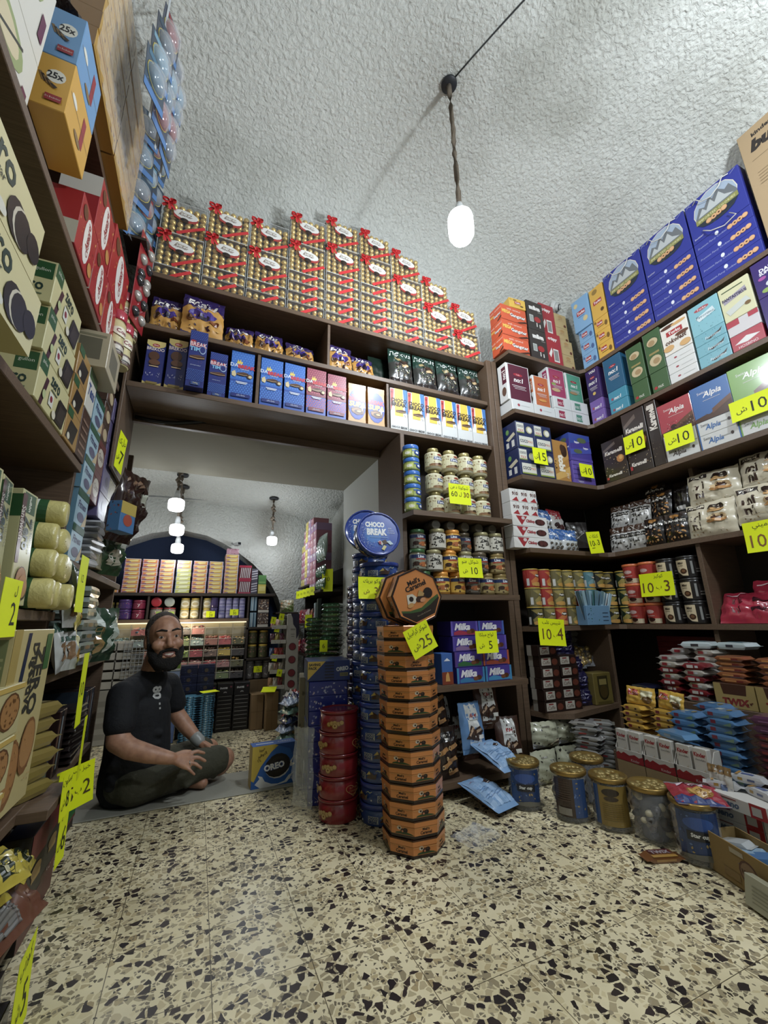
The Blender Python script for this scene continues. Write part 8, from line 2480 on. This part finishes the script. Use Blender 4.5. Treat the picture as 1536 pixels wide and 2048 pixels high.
# watch, ring and the print on the shirt
wb = MB()
a_, b_ = Vector((.045, 2.883, .245)), Vector((.066, 2.871, .225))
t_ = (b_ - a_).normalized()
capsule(wb, a_, .0345, b_, .0335, 18)
obj('watch', remesh(wb, 'watch', .004, 2, M('9a9c98', .35)), man)
rb = MB()
rb.tube([Vector((.026, 2.5065, .2135)) + .0115 * (math.cos(q) * Vector((.0, .9, .43)) + math.sin(q) * Vector((-.30, -.4, .86))) for q in [2 * PI * k / 14 for k in range(15)]], .0022, M('c9cbc9', .15, .9), 6)
obj('ring', rb.mesh('ring'), man)
from mathutils.bvhtree import BVHTree
bt = BVHTree.FromPolygons([v.co for v in shirt.data.vertices], [tuple(p.vertices) for p in shirt.data.polygons])
pb = MB()
org, nrm = Vector((-.075, 2.60, .50)), Vector((.72, -.69, 0)).normalized()
ux = Vector((.69, .72, 0)).normalized()


def onshirt(x, z, k):
    o_ = org + ux * (x - .03) + Vector((0, 0, z - .06)) + nrm * .3
    loc, nn, ix, dd = bt.ray_cast(o_, -nrm, 1.0)
    return tuple(loc + nn * .0012) if loc else tuple(o_ - nrm * .28)


art(pb, [P_('80', .5, .60, .34, 'b9b9b6', b=.04, rot=-90, w=.5), ('r', .42, .20, .58, .27, 'b9b9b6'), ('r', .42, .06, .58, .12, 'b9b9b6')], .06, .15, onshirt)
pr = obj('shirt_print', pb.mesh('shirt_print'), man)
pr['label'] = 'white print'
# ================================================================== hanging lamps, camera, cables
ROPE = wood('hemp_rope', '5c5246', '75695a', .9)
BULB = M('f4f8ff', .3, 0, 0, 14.0)
BULB2 = M('fbfcff', .3, 0, 0, 7.0)


def pendant(label, x, y, zb, zt, r, hgt, knots, bulb, grp=None):
    """rope pendant: ceiling rose, knotted rope, socket, bulb; base of the bulb at zb"""
    mb = MB()
    mb.lathe([(.0, 0), (.045, 0), (.048, .006), (.048, .014), (.03, .018)], M('22252b', .5), 20, c=(0, 0, zt - .018 - zb))
    P = Proto(mb.mesh('ceiling_rose'))
    rb = MB()
    z0, z1 = hgt + .05, zt - .012 - zb
    pts = [(.002 * math.sin(5 * k), .002 * math.cos(4 * k), z1 + (z0 - z1) * k / 10) for k in range(11)]
    rb.tube(pts, .015 if not knots else .011, ROPE, 8)
    for q in range(knots):
        zc = z0 + (z1 - z0) * (.35 + .33 * q)
        for a in range(4):
            rb.ball((.009 * math.cos(a * 1.6), .009 * math.sin(a * 1.6), zc + .012 * (a - 1.5)), .019, ROPE, 8, 6, (1, 1, .8))
    P.add('rope', rb.mesh('rope'))
    sb = MB()
    sb.lathe([(r * .75, hgt * .86), (r * .62, hgt * .93), (.024, hgt * .98), (.022, hgt + .03), (.014, hgt + .06)], M('cfd2d2', .4), 20)
    P.add('socket', sb.mesh('socket'))
    bm = MB()
    bm.lathe([(.001, 0), (r * .45, .004), (r * .8, hgt * .08), (r * .97, hgt * .2), (r, hgt * .35), (r, hgt * .72), (r * .92, hgt * .82), (r * .76, hgt * .875)], bulb, 24, cap=False)
    P.add('bulb', bm.mesh('bulb'))
    return T('pendant_lamp', label, 'lamp', P, (x, y, zb), 0, grp)


pendant('large glowing bulb on a rope hanging from the front vault', 1.115, 1.43, 2.83, ceil_z(1.115, 1.43), .068, .20, 0, BULB)
pendant('nearest rear room bulb, hanging lowest over the doorway centre', -.24, 3.58, 1.755, 2.197, .060, .115, 2, BULB2)
pendant('middle one of the three rear bulbs in line', -.235, 3.90, 1.62, 2.18, .058, .11, 1, BULB2)
pendant('farthest of the three rear bulbs in line', -.23, 4.16, 1.505, 2.15, .052, .10, 1, BULB2)
pendant('right-hand rear bulb on a twice knotted rope', .61, 4.18, 1.63, 2.13, .050, .10, 2, BULB2)
# wire along the vault
pts = [(1.115 + .13 * k * .5, 1.43 - .30 * k * .5, ceil_z(1.115 + .065 * k, 1.43 - .15 * k) - .004) for k in range(10)]
mb = MB()
mb.tube(pts, .004, M('2c2e30', .6), 5)
T('electric_wire', 'thin dark wire running along the vault to the lamp', 'wire', Proto(mb.mesh('wire')), (0, 0, 0))
mb = MB()
mb.tube([(-.42 + .07 * k, 2.46, 2.005 - .02 * math.sin(k * .7) + .012 * k * .5) for k in range(8)], .011, M('1c1d20', .5), 6)
T('electric_wire', 'black cable sagging under the left end of the doorway shelf', 'wire', Proto(mb.mesh('wire')), (0, 0, 0))
mb = MB()
mb.tube([(-.9 + .23 * k, 4.44, 2.115 - .004 * (k % 2) - .006 * abs(k - 4)) for k in range(9)], .006, M('8f9290', .7), 5)
T('electric_wire', 'pale wire strung across the rear room vault', 'wire', Proto(mb.mesh('wire')), (0, 0, 0))
# dome camera in the corner above the tan cartons
mb = MB()
mb.lathe([(.052, 0), (.055, .006), (.05, .03), (.043, .036)], M('c3c4c0', .4), 24)
P = Proto(mb.mesh('base'))
db = MB()
db.ball((0, 0, .034), .036, M('b9bab6', .35), 20, 12)
P.add('dome', db.mesh('dome'))
lb = MB()
lb.lathe([(.001, .066), (.024, .064), (.028, .058)], M('1c2228', .1, 0, .8), 18)
P.add('lens', lb.mesh('lens'))
T('security_camera', 'white dome camera on the vault above the corner cartons', 'camera', P, (2.56, 2.14, 3.46), 0, None, rx=115, ry=30)
mb = MB()
mb.box(-.02, .02, -.05, .04, -.016, .016, M('b3b5b2', .4), .005)
mb.tube([(0, .03, 0), (0, .09, .01), (-.01, .12, .03)], .008, M('8f918f', .5), 8)
P = Proto(mb.mesh('housing'))
lb = MB()
lb.box(-.014, .014, -.054, -.049, -.012, .012, M('15181c', .15))
P.add('lens', lb.mesh('lens'))
T('security_camera', 'small bullet camera at the top of the rear arch', 'camera', P, (.30, 4.40, 1.665), 20)

# ================================================================== handwritten price notes
YEL = M('e2ee12', .6)


def note(label, loc, rz, w, h, el, roll=0, rx=0, curl=.06):
    key = ('note', w, h, repr(el), curl)
    if key not in _C:
        mb = MB()
        n = 6
        def pt(x, z, k=0):
            return (x - w / 2, -EPS * 1.5 * k - curl * w * ((z / h - .8) ** 2 if z < .8 * h else 0), z)
        for side in (0, 1):
            vs = [pt(w * i / n, h * j / n) if side == 0 else tuple(Vector(pt(w * i / n, h * j / n)) + Vector((0, .0006, 0))) for j in range(n + 1) for i in range(n + 1)]
            mb.faces(vs, [(j * (n + 1) + i, j * (n + 1) + i + 1, (j + 1) * (n + 1) + i + 1, (j + 1) * (n + 1) + i) for j in range(n) for i in range(n)], YEL)
        art(mb, el, w, h, pt, (1, 1), lambda c: M(c, .6))
        _C[key] = Proto(mb.mesh('paper'))
    return T('price_note', label, 'price note', _C[key], loc, rz, 'yellow handwritten price notes' if False else None, rx=rx, ry=roll)


INK, RED_ = '24260c', '8a2c14'
def num(s, word='ش', top=None, c=INK, nx=.66, wx=.26):
    el = []
    if top:
        el.append(P_(top, .5, .80, .24, INK, w=.84))
    v = .36 if top else .48
    hh = .36 if top else .52
    el += [P_(s, nx, v, hh, c, w=.5), P_(word, wx, v - .04, hh * .62, c, w=.34)]
    return el


note('yellow price note with 39 on the round blue tins', (.775, 1.895, .985), 2, .165, .105, num('39', top='شوكو بريك', c='7a4a14'))
note('tilted yellow price note with 25 on the octagonal tins', (.905, 1.63, .745), 0, .125, .125, num('25', top='شوكر كراميل', c='5a4a14'), roll=-25)
note('yellow price note with 60 on the cream jars', (1.40, 2.02, 1.555), 0, .155, .13, [P_('شوكولا دهن', .5, .82, .2, INK, w=.9), P_('60', .24, .5, .26, INK, w=.3), P_('ل', .52, .5, .22, INK), P_('30', .80, .5, .24, '7a4a14', w=.3)])
note('yellow price note with 10 on the mixed jars', (1.44, 2.02, 1.115), 0, .165, .115, num('10', top='شوكل هنو'))
note('yellow price note with 5 on the purple chocolate cartons', (1.515, 2.02, .695), 0, .15, .12, num('5', top='لواح ميلكا'))
note('yellow price note with 15 on the navy coconut cartons', (2.075, 2.005, 1.905), 0, .125, .12, num('15'))
note('yellow price note with 10 on the lilac corner carton', (2.515, 2.01, 1.865), 0, .13, .105, num('10'))
note('yellow price note with 10 on the tall almond carton', (2.632, 1.70, 1.965), FR, .145, .13, num('10'))
note('yellow price note with 10 under the red chocolate carton', (2.632, 1.42, 1.885), FR, .17, .12, num('10'))
note('yellow price note with 10 under the green chocolate carton', (2.632, 1.035, 1.905), FR, .20, .12, num('10'))
note('yellow price note with 3 for 10 beside the blue biscuit bags', (2.455, 1.975, 1.30), 0, .13, .15, [P_('كتكات', .5, .8, .16, INK, w=.7), P_('10', .3, .46, .26, INK), P_('ب', .56, .42, .12, INK), P_('3', .76, .5, .24, INK), ('r', .18, .24, .4, .26, INK)], roll=-6)
note('yellow price note with 3 for 10 on the cookie tubs', (2.632, 1.725, 1.00), FR, .215, .145, [P_('كوكيز', .58, .84, .18, INK, w=.5), P_('10', .24, .38, .44, '6a4014', w=.36), P_('ب', .56, .34, .16, '6a4014'), P_('3', .80, .42, .46, '6a4014', w=.2)])
note('yellow price note with 4 for 10 hanging below the snack cans', (1.95, 1.965, .72), 0, .205, .155, [P_('شيبس علب', .5, .85, .18, INK, w=.8), P_('10', .3, .42, .4, '6a4014'), P_('ب', .6, .36, .12, '6a4014'), P_('4', .80, .46, .44, '6a4014')], roll=4)
note('yellow price note with 10 under the cream mini cake bags', (2.632, 1.115, 1.19), FR, .19, .16, [P_('ميني', .4, .82, .2, INK, w=.5), P_('10', .3, .36, .42, '8a5a14', w=.36), P_('ب', .62, .36, .14, '8a5a14'), P_('3', .85, .38, .36, '8a5a14')])
# left side
note('yellow price note hanging from the tan speckled cartons', (-.425, 2.24, 1.61), 80, .10, .20, num('7', top='حلى'), roll=8)
note('yellow price note with 2 for 15 beside the seated man', (-.40, 2.28, .165), 52, .165, .16, [P_('خبز صحي', .55, .84, .17, INK, w=.8), P_('15', .28, .36, .34, '4a3a10'), P_('ب', .58, .36, .12, '4a3a10'), P_('2', .80, .42, .34, '4a3a10')], roll=-4)
note('yellow price note cut off at the left frame edge', (-.40, 1.235, .86), 92, .12, .13, [P_('2', .7, .4, .4, INK), P_('ل', .7, .8, .2, INK)])
note('narrow yellow strip hanging before the silver bags', (-.385, 2.02, .52), 92, .10, .26, [P_('10', .5, .5, .2, INK, w=.7)])
note('long yellow strip tag by the cream biscuit rolls', (-.40, 1.83, .93), 90, .11, .20, [P_('12', .5, .6, .14, INK, w=.6)])
note('yellow note under the golden biscuit packs', (-.322, 1.70, .33), 88, .10, .12, num('8', top='بسكوت'))
note('long yellow note in front of the dark red cartons', (-.335, 1.80, .17), 88, .09, .18, num('6', top='شاي'))
note('yellow tag hanging below the golden packs, nearer the man', (-.37, 2.10, .32), 92, .05, .22, [])
note('long yellow note lowest at the left frame edge', (-.292, 1.41, .004), 92, .13, .17, num('5', top='كورني'))
note('yellow note lying on top of the sky blue packs', (.15, 3.80, .352), 20, .13, .09, [], rx=-84)
for i, (x, z, t) in enumerate(((.10, .942, '20'), (.305, .958, '30'), (.55, .44, '15'))):
    note(f'small yellow note in the rear room marked {("twenty", "thirty", "fifteen")[i]}', (x, YRr - .012, z), 0, .075, .055, [P_(t, .55, .34, .42, INK, w=.5), P_('حلو', .5, .78, .26, INK, w=.7)])
for i, (x, y, z) in enumerate(((.63, 4.0, .875), (.70, 3.985, .905), (.665, 3.99, .80), (.655, 3.985, .55), (.70, 3.975, .42))):
    note(f'tiny yellow note on the white sweet stand, {("top left", "top right", "second tray", "fourth tray", "lowest")[i]}', (x, y, z), -10, .045, .06, [P_(str(5 + i), .5, .5, .4, INK)], roll=10)
for i, y in enumerate((4.28, 4.14, 4.00, 3.86, 3.70)):
    note(f'yellow note hanging under the gum cartons, {nth(i, 5, "far", "near")}', (.915, y, 1.115), FR + 30, .06, .075, [P_('10', .5, .5, .3, INK, w=.6)])
note('pale yellow note on the small green bags by the doorway', (.98, 3.44, 1.13), -40, .10, .19, [P_('10', .5, .55, .2, '5a5a14', w=.6)])
note('yellow note in front of the green shiny packs', (.80, 3.33, .84), -40, .06, .10, [P_('5', .5, .5, .4, INK)])
note('yellow note propped above the film wrapped pile', (.74, 2.66, .70), -30, .05, .07, [P_('6', .5, .5, .4, INK)])
note('yellow note on a cardboard box in the rear', (.60, 3.90, .305), -20, .12, .10, [], rx=-70)
